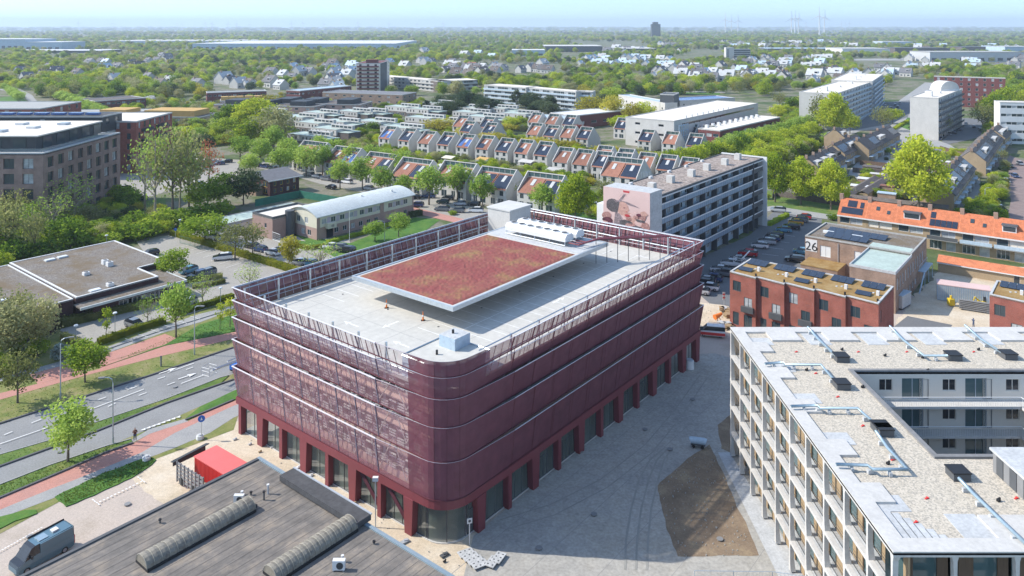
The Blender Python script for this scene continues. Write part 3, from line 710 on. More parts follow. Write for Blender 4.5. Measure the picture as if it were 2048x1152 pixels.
# stair tower at the far corner of the deck
st = thing('stair_tower', 'white stair tower on the far corner of the parking roof', 'stair tower', (*G(50.6,32.6),16.15), UA)
MB().box(0,0,0,6.2,5.2,4.5).build('wall', M['concrete_white'], st)
MB().box(-.15,-.15,4.5,6.35,5.35,4.75,0).build('roof', M['offwhite'], st)
mb = MB(); mb.box(1.2,-.06,.05,2.6,-.02,2.3); mb.build('door', M['glass_dark'], st)
mb = MB(); mb.box(3.6,-.05,.8,5.4,-.02,2.6); mb.build('window', M['glass_dark'], st)
tag(MB().cyl(0,0,0,.7,.11,8).build('fire_extinguisher', M['red_box']), 'red fire extinguisher beside the door of the roof stair tower', 'extinguisher').location = (*G(54.1,32.3),16.95)
# chillers: long white casings with round fans, on a steel frame
def chiller(u, v, lab):
    t = thing('roof_chiller', lab, 'air chiller', (*G(u, v), cz+.03), UA, 'chillers on the canopy')
    mb = MB(); LL = 7.0*1.75
    for y0 in (0,):
        pr = [(0,.75),(2.3,.75),(2.3,1.35),(1.85,1.85),(.45,1.85),(0,1.35)]
        v0 = [(y, 0, z) for y, z in pr]; n = len(pr)
        mb.v += [(y, 0, z) for y, z in pr]+[(y, LL, z) for y, z in pr]
        for i in range(n): j = (i+1) % n; mb.f.append((i, j, n+j, n+i)); mb.m.append(0)
        mb.f.append(tuple(range(n-1,-1,-1))); mb.m.append(0); mb.f.append(tuple(range(n,2*n))); mb.m.append(0)
    mb.build('casing', M['white'], t)
    for k in range(7):
        m2 = MB(); m2.cyl(1.15, .95+k*1.72, 1.86, 1.96, .62, 16, 0); m2.cyl(1.15, .95+k*1.72, 1.965, 1.97, .5, 16, 1); m2.build('fan', [M['white'], M['dark']], t)
    mb = MB()
    for y in (.2, 3.2, 6.2, 9.2, 12):
        mb.bar((.15,y,0),(.15,y,.8),.12); mb.bar((2.15,y,0),(2.15,y,.8),.12)
    mb.bar((.15,.1,.15),(.15,12.2,.15),.12); mb.bar((2.15,.1,.15),(2.15,12.2,.15),.12)
    mb.build('stand', M['steel'], t)
    return t
chiller(42.6, 12.4+2.5, 'white roof chiller with seven fans, the nearer one of the two beside the red planting')
chiller(45.7, 12.4+2.5, 'white roof chiller with seven fans, the farther one of the two beside the red planting')
t = thing('coolant_pipes', 'rust red pipework on a frame between the roof chillers and the deck edge', 'pipework', (*G(0,0),0), UA)
mb = MB()
for o in (0, .5, 1):
    mb.tube([(43+o*2,14.6,cz+.7),(43+o*2,12.6,cz+.7),(47+o,11.7,cz+.9),(57,4.2+o,cz+.5),(57.5,1.8,cz+.3)], .12, 6)
mb.build('pipe', M['brick_red'] if 0 else M['maroon'], t)
mb = MB()
for k in range(8):
    f = k/7; mb.bar((47+10*f,12-8*f,16.2),(47+10*f,12-8*f,cz+.7),.09)
mb.bar((47,12.4,cz+.6),(57.5,4,cz+.4),.12); mb.build('pipe_frame', M['darkgrey'], t)
# two striped bollards / cones on the deck
for k, (a, b) in enumerate(((773,616),(846,641))):
    x, y = P(a, b, 16.15)
    t = thing('traffic_cone', ['red and white traffic cone on the parking roof, the farther of the two', 'red and white traffic cone on the parking roof, nearer the stair head'][k], 'traffic cone', (x, y, 16.16), 0, 'cones on the roof deck')
    MB().cyl(0,0,.04,1.15,.13,10,0,.04).build('body', M['orange'], t); MB().box(-.25,-.25,0,.25,.25,.05).build('foot', M['black'], t); MB().cyl(0,0,.5,.7,.11,10,0,.10).build('band', M['white'], t)
# ================================================================ trees and hedges
def leafq(mb, c, s, rg, m=0):
    n = Vector((rg.gauss(0,1), rg.gauss(0,1), rg.gauss(0,1)+.6)).normalized(); a = n.orthogonal().normalized(); b = n.cross(a)
    t = rg.random()*6.28; u = (a*math.cos(t)+b*math.sin(t))*s*.5; w = (b*math.cos(t)-a*math.sin(t))*s*.42
    mb.quad(tuple(c-u-w*.6), tuple(c+u*.2-w), tuple(c+u+w*.5), tuple(c-u*.3+w), m)
def crown_mesh(name, m, W_, H_, z0, clumps, per, leaf, seed, shape='round', spread=1.0, hollow=.35):
    rg = random.Random(seed); mb = MB()
    for k in range(clumps):
        while True:
            p = Vector((rg.uniform(-1,1), rg.uniform(-1,1), rg.uniform(-1,1)))
            if hollow < p.length < 1: break
        t = (p.z+1)/2
        if shape == 'round': p = p*Vector((1,1,1)).x
        if shape == 'cone': f = (1-t)**.8+.05; p.x *= f*1.2; p.y *= f*1.2
        if shape == 'broad': p.z = p.z*.9+.1*(1-p.x*p.x-p.y*p.y)
        if shape == 'egg': f = 1.05-.55*t*t; p.x *= f; p.y *= f
        r = rg.uniform(.14,.27)*W_*spread*(.6 if shape == 'cone' else 1)
        c = Vector((p.x*(W_/2-r*.55), p.y*(W_/2-r*.55), z0+H_/2+p.z*(H_/2-r*.5)))
        for j in range(per):
            d = Vector((rg.gauss(0,1), rg.gauss(0,1), rg.gauss(0,1))).normalized()*r*rg.uniform(.55,1.05); d.z *= .75
            leafq(mb, c+d, leaf*rg.uniform(.7,1.3), rg)
    return mb.mesh(name, [M[m]])
def trunk_mesh(name, m, h, r, spread, nb, seed, top=.8, twigs=0):
    rg = random.Random(seed); mb = MB(); hf = h*.42
    mb.tube([(0,0,-.2),(.03*h*.1,0,hf*.5),(0,.02*h,hf),(.01*h,0,h*top)], r, 7, 0, r*.25)
    for k in range(nb):
        a = k*2.4+rg.random(); z = hf*rg.uniform(.75,1.5); e = spread*rg.uniform(.6,1); zz = z+(h-z)*rg.uniform(.35,.8)
        p0 = Vector((0,0,z)); p2 = Vector((math.cos(a)*e, math.sin(a)*e, zz)); p1 = p0.lerp(p2,.5)+Vector((0,0,-.06*h))
        mb.tube([p0,p1,p2], r*.42, 5, 0, r*.08)
        for q in range(twigs):
            f = rg.uniform(.35,1); b = p1.lerp(p2,(f-.35)/.65) if f > .35 else p1
            d = Vector((rg.gauss(0,1), rg.gauss(0,1), abs(rg.gauss(0,1))+.5)).normalized()*spread*rg.uniform(.25,.5); mb.tube([b,b+d*.5+Vector((0,0,.05)),b+d], r*.12, 3, 0, r*.03, cap=False)
    return mb.mesh(name, [M[m]])
PROTO = {}
def proto(key, leaf, W_, H_, z0, clumps, per, lf, seed, shape='round', bark='bark', r=.18, nb=6, twigs=0, spread=1., hollow=.35, crown=True):
    cm = crown_mesh('crown', leaf, W_, H_, z0, clumps, per, lf, seed, shape, spread, hollow) if crown else None
    tm = trunk_mesh('trunk', bark, z0+H_*.8, r, W_*.38, nb, seed, 1., twigs); PROTO[key] = (cm, tm, W_, z0+H_)
proto('green', 'leaf_green', 8, 7.5, 2.2, 46, 60, .42, 1)
proto('green2', 'leaf_green', 9, 7, 2.0, 40, 60, .45, 12, 'broad')
proto('lime', 'leaf_lime', 9, 8.5, 2.0, 52, 60, .45, 2, 'egg')
proto('lime2', 'leaf_lime', 8, 7, 2.0, 40, 60, .42, 21)
proto('fresh', 'leaf_fresh', 6.5, 6.2, 2.2, 44, 55, .36, 3)
proto('fresh2', 'leaf_fresh', 6.5, 5.8, 2.2, 36, 55, .36, 31, 'egg')
proto('olive', 'leaf_olive', 7.5, 7, 2, 46, 30, .34, 4, 'round', nb=9, twigs=5)
proto('olive2', 'leaf_olive', 8, 8, 2, 40, 26, .36, 41, 'egg', nb=9, twigs=5)
proto('yellow', 'leaf_yellow', 7.5, 6, 1.5, 44, 45, .4, 5)
proto('dark', 'leaf_dark', 8, 7, 1.5, 46, 60, .42, 6)
proto('pine', 'leaf_dark', 5, 11, .8, 60, 40, .34, 7, 'cone')
proto('plum', 'leaf_plum', 6.5, 6, 1.5, 42, 55, .38, 8)
proto('willow', 'leaf_grey', 8, 9, 1.5, 60, 50, .36, 9, 'broad', bark='bark_pale')
proto('poplar', 'leaf_green', 3, 12, 1, 44, 45, .36, 10, 'egg')
proto('blossom', 'leaf_blossom', 5, 3.5, .6, 30, 45, .3, 11)
proto('russet', 'leaf_russet', 6, 8, 2, 30, 26, .3, 13, 'egg', nb=9, twigs=5)
proto('sparse', 'leaf_fresh', 6, 6, 1.6, 40, 12, .22, 14, 'round', bark='bark_pale', nb=11, twigs=9)
proto('spruce', 'leaf_blue', 4.6, 3.4, .2, 40, 60, .28, 15, 'cone')
proto('young', 'leaf_lime', 2.2, 4, 1.4, 18, 22, .22, 16, 'egg', r=.07, nb=5, twigs=3)
proto('bush', 'leaf_green', 3.4, 2.6, 0, 26, 40, .28, 17)
proto('big', 'leaf_lime', 14, 13, 2.5, 120, 66, .5, 77, 'egg', r=.35, nb=10, spread=.62, hollow=.45)
proto('biggreen', 'leaf_green', 12, 11, 2.5, 100, 66, .5, 78, 'round', r=.3, nb=9, spread=.65, hollow=.4)
TREES = []; TREEBASE = {}
LOOK = {'green':'round mid green tree','green2':'broad mid green tree','big':'large leafy lime green tree','biggreen':'large mid green tree','lime':'tall lime green tree','lime2':'round lime green tree','fresh':'round pale green street tree','fresh2':'pale green street tree with a pointed crown',
 'olive':'loose olive brown tree in young leaf','olive2':'tall loose olive tree in young leaf','yellow':'yellow green tree','dark':'dark green tree','pine':'tall dark conifer','plum':'dark plum red tree',
 'willow':'pale grey green willow','poplar':'slim upright poplar','blossom':'low shrub in white blossom','russet':'reddish brown tree','sparse':'sparse tree with bare pale twigs','spruce':'low blue spruce','young':'young tree with a thin stem','bush':'green bush'}
TREEN = {'pine':'conifer','bush':'bush','blossom':'blossoming_shrub','spruce':'spruce','poplar':'poplar','willow':'willow'}
def tree(key, x, y, s=1., z=0., sz=None, look=None):
    if key in ('green','lime','fresh','olive') and rnd.random() < .4: key += '2'
    cm, tm, w, h = PROTO[key]; nm = TREEN.get(key, 'tree')
    t = obj(nm, None, None, (x,y,z), rnd.random()*6.28); s2 = sz or s; t.scale = (s*rnd.uniform(.93,1.07), s*rnd.uniform(.93,1.07), s2)
    obj('trunk', tm, t); obj('crown', cm, t)
    tag(t, None, 'bush' if nm in ('bush','blossoming_shrub') else 'tree', {'tree':'trees among the houses and streets','conifer':'tall dark conifers','bush':'bushes in the gardens','poplar':'poplars in a row','willow':'pale willows','blossoming_shrub':'blossoming shrubs','spruce':'spruces'}[nm])
    auto(t, look or LOOK[key]); TREES.append(t); return t
def tp(key, px, py, wpx, look=None, hpx=None):
    """tree whose foot shows at (px,py) and whose crown is wpx wide in the photograph"""
    x, y = P(px, py); w = wpx*1.2*y/F; k = PROTO[key]; s = w/k[2]; sz = None
    if hpx: sz = hpx*1.06*y/F/k[3]
    return tree(key, x, y, s, 0, sz, look)
# near field, one by one
for a in (('fresh',140,925,75,None,95),):pass
tp('olive',140,808,78,'olive street tree on the verge, left of the tall lamp post') if 0 else None
tp('fresh',136,925,95,'pale spring tree on the verge below the dual carriageway',118)
tp('olive',35,806,80,'olive tree with a thin brown trunk on the far road verge',106)
tp('green',170,765,72,'dense round green tree on the far road verge',82)
tp('willow',10,730,100,None,125); tp('willow',80,705,75,None,110); tp('willow',-30,700,110,None,120); tp('olive',40,680,70)
tp('green',345,562,62,'bushy green tree beside the flat gravel roofed school',62)
tp('fresh',352,675,70,'tall leaning pale green tree between hedge and cycle path',110)
tp('sparse',295,655,44); tp('young',212,680,26,None,66); tp('sparse',405,615,52,None,68); tp('sparse',500,590,56,None,62); tp('young',460,655,26,None,60)
tp('spruce',122,722,42); tp('bush',75,710,40); tp('young',440,660,20)
tp('green',410,488,66,'yellow green tree by the grey garage row',62); tp('olive',470,520,62,None,70); tp('olive',505,515,50,None,66); tp('yellow',578,535,40,'young yellow tree on the staff car park',60); tp('sparse',640,545,90,None,60)
tp('fresh',750,482,38,'pollarded round tree left of two on the school lawn',38); tp('fresh',797,474,44,'pollarded round tree right of two on the school lawn',46)
tp('green',128,500,70,'upright green tree before the brick apartment block',70); tp('bush',140,505,60)
for a in (('olive',10,520,80,120),('sparse',150,450,95,100),('sparse',105,475,70,90),('sparse',65,480,60,80),('green',60,470,50,60),('olive2',70,520,50,100),('willow',180,455,55,45),('bush',200,470,55,30),('bush',240,480,60,30),('bush',285,478,60,34),('bush',170,490,55,30),('bush',215,492,50,26),('bush',30,530,60,50),('bush',90,520,50,40),('bush',0,520,60,60),
 ('sparse',310,445,95,185),('olive',345,435,100,185),('sparse',290,420,70,140),('olive',378,420,80,150),('sparse',360,430,70,170),('russet',418,370,52,90),('dark',487,410,66,70),('green',440,415,70,66),('green',400,425,60,60),('bush',320,460,60,40),('bush',360,455,60,36),('bush',400,445,60,36),('bush',440,432,50,30),('bush',270,460,50,36),('bush',240,400,50,30),('bush',265,405,40,24),
 ('willow',-15,470,60,80),('bush',60,600,40,26),('olive',25,470,60,90)): tp(a[0],a[1],a[2],a[3],None,a[4])
# street trees in rows beyond the maroon garage
for a in ((520,332,38,46),(560,352,38,50),(590,340,34,44),(612,355,40,54),(645,350,38,50),(680,378,36,50),(665,335,40,48),(705,350,40,56),(742,345,38,50),(725,380,38,56),(762,392,36,50),(805,370,42,58),(858,410,52,70),(915,400,44,60),(965,415,38,56),(1020,405,36,48),(1085,430,40,56),(808,395,34,40),(545,310,40,52),(575,325,36,44),(640,318,36,42),(480,320,40,40),(500,350,30,36),(770,350,34,44)):
    tp('fresh',a[0],a[1],a[2]*1.22,None,a[3]*1.15)
for a in (('big',1150,450,72,'bright lime tree standing left of the mural',100),('green',1138,440,46,None,52),('olive',1210,400,40,None,44),
 ('big',1550,405,62,None,98),('big',1602,410,66,'tall bright tree, middle of three behind the small road',95),('big',1662,420,72,None,100),
 ('big',1838,430,118,'very large green tree behind the orange tiled terrace',155)): tp(*a)
for k in range(13):                                       # avenue that runs away to the upper right
    f = k/12; a, b = (1320+300*f, 352-72*f); tp('lime2', a, b+rnd.uniform(-3,3), 46-10*f, None, 44-8*f)
for k in range(12):
    f = k/11; a, b = (1440+215*f, 322-68*f); tp('fresh', a, b, 36-8*f, None, 48-12*f)
for k in range(7): f = k/6; tp('lime2', 1475+130*f, 345-40*f, 38, None, 34)
for a in (('big',1668,276,66,90),('olive',1640,272,40,80),('lime',1700,268,36,40),('olive',1765,262,36,50),('lime2',1785,248,36,30),('pine',1838,272,34,50),('olive',1880,270,40,44),('olive',1860,275,34,36),('lime',1985,255,50,66),('olive',1965,262,40,56),('lime',2010,235,46,60),('olive',1722,215,26,24),
 ('fresh',1600,240,30,24),('green',1585,225,34,30),('olive',1560,215,34,30),('lime2',1555,240,30,30),('fresh',1540,262,26,26),
 ('yellow',1180,238,60,44),('yellow',1225,244,44,52),('yellow',1262,252,40,44),('lime',1288,250,44,52),('lime2',1240,262,44,30),
 ('yellow',880,265,70,26),('yellow',930,280,46,26),('yellow',985,290,60,24),('yellow',1070,298,80,22),('yellow',1130,300,70,18),('yellow',1010,268,40,20),('yellow',1290,322,50,18),('yellow',1210,312,60,20),('yellow',900,255,40,20),
 ('plum',1158,285,40,34),('green',1140,285,32,36),('lime',1040,255,34,26),('plum',1378,318,16,16),
 ('biggreen',470,268,70,62),('big',512,272,84,74),('willow',548,298,84,86),('lime',500,300,60,60),('green',450,280,50,44),('yellow',535,225,50,34),
 ('fresh',400,285,34,30),('fresh',365,280,34,28),('fresh',330,272,32,28),('fresh',300,268,34,28),('fresh',430,262,30,24),('fresh',390,262,30,26),('fresh',350,258,30,24),('blossom',300,205,26,13),('green2',300,203,24,18),
 ('lime2',1020,262,30,28),('green',745,268,34,24),('green',720,262,40,20),('green',665,280,20,14),('green',655,280,20,14),('fresh',700,240,24,18),('fresh',680,215,20,16),('fresh',620,230,20,18),
 ('green2',1225,205,50,30),('green',1300,185,50,22),('olive',1270,180,30,20),
 ('green',1640,395,30,24),('bush',1665,440,20,12),('lime2',1905,320,18,22),('olive',1960,330,16,22),('olive',2005,330,22,30),('bush',1890,440,20,12),('bush',1970,420,24,20),('bush',1985,395,20,22),('bush',1960,445,24,14),('olive',1985,380,20,26),('lime2',1800,320,20,16),('lime2',1775,310,16,14),('bush',1735,350,22,14),
 ('bush',1130,425,20,14),('bush',1185,415,20,10),('bush',760,400,24,12),('bush',905,430,16,9),('bush',1560,345,30,16),('green2',1580,360,34,30)): tp(a[0],a[1],a[2],a[3],None,a[4])
for k in range(34):
    a, b = rnd.uniform(840,1120), rnd.uniform(200,236)
    if b > 205+(a-840)*.05: tp('dark' if k % 4 else 'pine', a, b, rnd.uniform(28,38), None, rnd.uniform(26,36))
# avenue with a road at the upper left
for k in range(11): f = k/10; tp('fresh', 36-26*f+4, 206-22*f, 24-10*f, None, 22-8*f)
for k in range(14): f = k/13; tp('fresh', 215-145*f, 245-70*f, 30-12*f, None, 28-10*f)
for k in range(10): f = k/9; tp('fresh', 180-110*f, 232-50*f, 28-10*f, None, 26-8*f)
# hedges: leafy boxes
def hedge(pts, w, h, m, label, base='leaf_green'):
    """pts in the photograph; clipped hedge with a leafy skin"""
    q = [Vector((*P(*p), 0)) for p in pts]; rg = random.Random(len(pts)*7+int(pts[0][0])); mb = MB()
    for a, b in zip(q, q[1:]):
        d = (b-a); L = d.length; d.normalize(); n = Vector((-d.y, d.x, 0)); N = int(L*(w+2*h)*26)
        mb.prism([tuple((a+n*s*w*.42+d*t)[:2]) for s, t in ((1,0),(-1,0),(-1,L),(1,L))], .02, h*.93, 0)
        for _ in range(N):
            t = rg.random()*L; r = rg.random()*(w+2*h)
            if r < h: o, z = -w/2, r
            elif r < h+w: o, z = r-h-w/2, h
            else: o, z = w/2, r-h-w
            bulge = .1*math.sin(t*1.3+a.x)+.07*math.sin(t*3.1)
            leafq(mb, a+d*t+n*(o*(1+bulge))+Vector((0,0,z*(1+bulge)+rg.uniform(-.05,.08))), .2, rg)
    return tag(mb.build('hedge', [M[m]]), label, 'hedge')
hedge([(197,690),(275,662),(330,646)], 1.3, 1.1, 'hedge_leaf', 'clipped green hedge between car park and cycle path, the nearer stretch')
hedge([(350,632),(410,615),(466,597)], 1.3, 1.1, 'hedge_leaf', 'clipped green hedge beside the maroon garage, the farther stretch')
hedge([(344,470),(400,486),(470,508),(560,536),(600,548)], 1.6, 1.3, 'hedge_leaf', 'long clipped hedge along the edge of the car park behind the flat roofed school')
hedge([(126,676),(150,688),(172,702),(192,712)], 1.1, 1.0, 'leaf_olive', 'low brownish hedge at the corner of the school car park')
hedge([(370,566),(400,562),(445,556)], 1.2, 1.0, 'leaf_olive', 'low brownish hedge between the parked blue cars')
hedge([(385,578),(420,572),(450,566)], 1.0, .9, 'leaf_olive', 'second low brownish hedge nearer the maroon garage')
hedge([(120,655),(200,635),(300,612)], 2.2, 1.5, 'leaf_olive', 'shaded shrub border along the dark brick school wall')
hedge([(580,492),(620,500),(650,494)], 1.2, .9, 'hedge_leaf', 'low hedge at the gable of the vaulted roof school')
hedge([(655,487),(720,470),(815,440)], 1.4, .8, 'leaf_green', 'dark planting along the long wall of the vaulted roof school')
hedge([(820,435),(843,430)], 1.4, 1.6, 'leaf_dark', 'dark clipped hedge at the right end of the vaulted roof school')
hedge([(1690,275),(1640,292),(1600,300)], 1.6, 1.2, 'leaf_lime', 'bright hedge beside the tree avenue below the white slab flats')
hedge([(1785,262),(1800,252),(1815,244)], 1.6, 1.2, 'leaf_lime', 'bright hedge on the lawn between the slab flats')
hedge([(1868,300),(1900,304),(1945,306)], 2, 1.5, 'leaf_lime', 'bright square hedge above the terraced gardens')
hedge([(1538,452),(1560,440),(1575,432)], 1.2, 1.0, 'leaf_green', 'low hedge at the head of the right hand car park')
# ================================================================ buildings
WM = {}
def win_mesh(w, h, fr='white', gl='glass', mull=1, trans=0, t=.07):
    k = (round(w,2), round(h,2), fr, gl, mull, trans)
    if k in WM: return WM[k]
    mb = MB(); mb.quad((0,.02,0),(w,.02,0),(w,.02,h),(0,.02,h),1)
    for a, b, c, d in ((0,0,w,t),(0,h-t,w,h),(0,t,t,h-t),(w-t,t,w,h-t)): mb.box(a,-.03,b,c,.04,d,0)
    for i in range(1, mull): x = w*i/mull; mb.box(x-t/2,-.028,t,x+t/2,.038,h-t,0)
    if trans: mb.box(t,-.026,h*trans-t/2,w-t,.036,h*trans+t/2,0)
    WM[k] = mb.mesh('window', [M[fr], M[gl]]); return WM[k]
class Bld:
    def __init__(s, name, label, cat, org, ang=0., group=None, dep=.15):
        s.t = thing(name, label, cat, (org[0],org[1],0), ang, group); s.wall = MB(); s.dep = dep; s.n = 0; s.over = None
    def face(s, p0, p1, z0, z1, holes=(), fr='white', gl='glass', mull=1, m=0, dep=None, nm='window'):
        """holes: (a, z, w, h[, mull, glass, frame])"""
        dep = s.dep if dep is None else dep
        s.wall.wall(p0, p1, z0, z1, [(h[0],h[1],h[0]+h[2],h[1]+h[3]) for h in holes], dep, m)
        dx, dy = p1[0]-p0[0], p1[1]-p0[1]; L = math.hypot(dx,dy); dx /= L; dy /= L; a = math.atan2(dy, dx)
        for h in holes:
            g_ = h[5] if len(h) > 5 else gl; g_ = 'glass_pale' if g_ in ('glass','glass_teal') and (s.n*37+int(h[1]*10))%10 < 3 else g_
            me = win_mesh(h[2], h[3], h[6] if len(h) > 6 else fr, g_, h[4] if len(h) > 4 else mull)
            s.n += 1
            obj(nm, me, s.t, (p0[0]+dx*h[0]-dy*(dep-.04), p0[1]+dy*h[0]+dx*(dep-.04), h[1]), a)
    def done(s, mats): return s.wall.build('wall', mats, s.t)
    def roof(s, poly, z, m='bitumen', edge='offwhite', up=.3, w=.3, over=0., name='roof'):
        mb = MB(); mb.prism(poly, z-.25, z, 0); mb.build(name, M[m], s.t)
        if edge:
            mb = MB(); k = len(poly)
            for i in range(k):
                (x0,y0),(x1,y1) = poly[i], poly[(i+1)%k]; L = math.hypot(x1-x0,y1-y0); dx, dy = (x1-x0)/L, (y1-y0)/L; nx, ny = dy, -dx
                a = over; b = w-over
                mb.prism([(x0+nx*a-dx*a,y0+ny*a-dy*a),(x1+nx*a+dx*a,y1+ny*a+dy*a),(x1-nx*b-dx*b,y1-ny*b-dy*b),(x0-nx*b+dx*b,y0-ny*b+dy*b)], z-.2, z+up, 0)
            mb.build('roof_edge', M[edge], s.t)
def grid(x0, x1, n, w, zs, h, *rest):
    st = (x1-x0)/n; return [(x0+st*(i+.5)-w/2, z, w, h, *rest) for z in zs for i in range(n)]
def rect(L, Wd): return [(0,0),(L,0),(L,Wd),(0,Wd)]
def boxb(name, label, cat, org, ang, L, Wd, Z, mats, fr=(), lf=(), rt=(), roofm='bitumen', edge='offwhite', frm='white', gl='glass', mull=1, group=None, z0=0., up=.3, over=.05):
    b = Bld(name, label, cat, org, ang, group)
    b.face((0,0),(L,0),z0,Z,fr,frm,gl,mull); b.face((L,0),(L,Wd),z0,Z,rt,frm,gl,mull); b.face((L,Wd),(0,Wd),z0,Z); b.face((0,Wd),(0,0),z0,Z,lf,frm,gl,mull)
    b.roof(rect(L,Wd), Z, roofm, edge, up, over=over); b.done([M[x] for x in (mats if isinstance(mats,(list,tuple)) else [mats])]); return b
def acunit(x, y, z, a, label, s=1., group='air conditioners on the roofs'):
    t = thing('air_conditioner', label, 'air conditioner', (x,y,z), a, group)
    MB().box(-.5*s,-.2*s,.1*s,.5*s,.2*s,.85*s).build('casing', M['white'], t)
    mb = MB(); mb.tube([(0.1*s,-.24*s,.47*s),(.1*s,-.2*s,.47*s)], .28*s, 14); mb.build('fan', M['dark'], t)
    MB().box(-.45*s,-.25*s,0,-.35*s,.25*s,.1*s).box(.35*s,-.25*s,0,.45*s,.25*s,.1*s).build('foot', M['midgrey'], t); return t

# ---- white concrete frame building, bottom right
wx, wy0, wy1, WZ = 27.5, 55.1, 96.4, 16.05
wb = thing('concrete_frame_building', 'white concrete frame apartment building with a gravel roof and deep wooden loggias', 'apartment building', (wx, wy0, 0), 0)
LX, LY = 60., wy1-wy0; hx0, hy0, hy1 = 10.2, 12.7, 29.2
LV = [0.15, 3.25, 6.45, 9.65, 12.85, 16.05]; bays = 10; bw = LY/bays
def loggia_column(z0, z1, along):
    mb = MB(); pr = [(z0,.27),(z0+.5,.19),((z0+z1)/2-.3,.13),(z1-.65,.15),(z1-.25,.27)]; dp = [.55,.5,.42,.44,.55]
    rings = []
    for (z, w), d in zip(pr, dp):
        k = len(mb.v)
        mb.v += [(a, b, z) if along == 'x' else (b, a, z) for a, b in ((-w,0.02),(w,0.02),(w,d),(-w,d))]; rings.append(k)
    for a, b in zip(rings, rings[1:]):
        for i in range(4): j = (i+1)%4; mb.f.append((a+i,a+j,b+j,b+i)); mb.m.append(0)
    return mb.mesh('frame_column', [M['concrete_white']])
rail_m = {}
def rail_mesh(L):
    mb = MB(); mb.bar((0,0,1.05),(L,0,1.05),.04); mb.bar((0,0,.12),(L,0,.12),.03)
    for k in range(int(L/.16)): mb.bar((k*.16,0,.12),(k*.16,0,1.05),.012)
    return mb.mesh('balcony_railing', [M['dark']])
rm = rail_mesh(bw-.5)
for lv in range(5):
    z0, z1 = LV[lv], LV[lv+1]
    cmx = loggia_column(z0, z1, 'y'); cmy = loggia_column(z0, z1, 'x')
    for i in range(bays+1): obj('frame_column', cmx, wb, (0, min(max(i*bw,.27),LY-.27), 0))
    for i in range(1, 14): obj('frame_column', cmy, wb, (i*4.5, 0, 0))
    MB().box(0,0,z1-.3,.42,LY,z1).build('frame_beam', M['concrete_white'], wb)
    MB().box(.42,0,z1-.3,LX,.42,z1).build('frame_beam', M['concrete_white'], wb)
    if lv < 4:
        MB().box(.42,.45,z1-.32,1.12,LY,z1-.02).build('balcony_floor', M['tilepale'], wb)
    # what stands behind the frame in each bay
    rg = random.Random(lv)
    for i in range(bays):
        a = i*bw
        k = (i*3+lv) % 5
        segs = [('glass',1.3),('wood',.75),('glass',.8),('wood',1.0)] if k < 3 else [('wood',.6),('glass',1.6),('wood',1.3)]
        tot = sum(s[1] for s in segs); y = a; mbw, mbg = MB(), MB()
        for nm, w in segs:
            w = w*bw/tot
            if nm == 'wood': MB().box(1.08,y,z0+.02,1.22,y+w,z1-.33).build('wood_panel', M['wood'], wb)
            else:
                mbg.quad((1.2,y+w,z0+.05),(1.2,y,z0+.05),(1.2,y,z1-.35),(1.2,y+w,z1-.35),1)
                for yy in (y+.04, y+w-.04): mbg.box(1.12,yy-.04,z0+.05,1.2,yy+.04,z1-.35,0)
            y += w
        mbg.build('loggia_window', [M['wood_dark'], M['glass_teal']], wb)
        if lv: obj('balcony_railing', rm, wb, (.62, a+.25, z0-.05), R(90))
    for i in range(13):
        a = 1.2+i*4.5
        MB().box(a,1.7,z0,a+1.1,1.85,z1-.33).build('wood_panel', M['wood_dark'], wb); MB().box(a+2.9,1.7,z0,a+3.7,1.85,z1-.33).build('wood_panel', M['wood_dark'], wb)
        mbg = MB(); mbg.quad((a-.9,1.8,z0),(a+4,1.8,z0),(a+4,1.8,z1-.35),(a-.9,1.8,z1-.35)); mbg.build('loggia_window', M['glass_teal'], wb)
# core volume with the courtyard hole
cpoly = lambda z0, z1, mb, m=0: (mb.box(1.9,1.95,z0,hx0,LY-.8,z1,m), mb.box(hx0,1.95,z0,LX,hy0,z1,m), mb.box(hx0,hy1,z0,LX,LY-.8,z1,m))
mb = MB()
mb.wall((1.35,LY-.8),(1.35,1.9),0,15.7,[],.1); mb.wall((1.95,1.9),(LX,1.9),0,15.7,[],.1); mb.wall((LX,LY),(0.3,LY),0,15.75,[],.1)
mb.build('wall', M['panel_beige'], wb)
mb = MB()
for a,b,c,d in ((.9,.9,hx0,LY-.05),(hx0,.9,LX,hy0),(hx0,hy1,LX,LY-.05)): mb.box(a,b,15.72,c,d,15.92)
mb.build('roof', M['roof_gravel'], wb)
mb = MB()       # broad white roof rim with steps
for a,b,c,d in ((0,0,1.45,LY),(1.45,0,LX,1.5),(1.45,LY-1.5,LX,LY)): mb.box(a,b,15.9,c,d,16.15)
for k, y in enumerate((4.9,11.6,19.2,26.5,33.2)): mb.box(1.45,y+.9,15.9,3.1,y+3.5,16.152)
for k in range(8): x = 4.0+k*6.9; mb.box(x,LY-4.0,15.9,x+3.6,LY-1.5,16.152)
for x in (8.6, 19, 29): mb.box(x,1.5,15.9,x+4.6,4.2,16.152)
mb.build('roof_rim', M['concrete_white'], wb)
mb = MB()
for y in (5.6-2.6,12.6,20.2,27.3,34.4): mb.box(1.5,y+1.9,15.92,3.9,y+4.6-.6,15.96)
for k in range(1,8): x = 1.4+k*6.9; mb.box(x,LY-4.9,15.92,x+2.6,LY-1.5,15.96)
for k in range(6): mb.box(1.6+k*.55,1.5,15.92,2.2+k*.55,5.4-k*.65,15.97)
mb.box(6.2,1.5,15.92,8.6,4.6,15.96)
for i in range(0, len(mb.v), 8): q = MB(); q.v = mb.v[i:i+8]; q.f = [tuple(j-i for j in f) for f in mb.f[i//8*6:i//8*6+6]]; q.m = [0]*6; q.build('paving_slab', M['tilepale'], wb)
mb = MB()
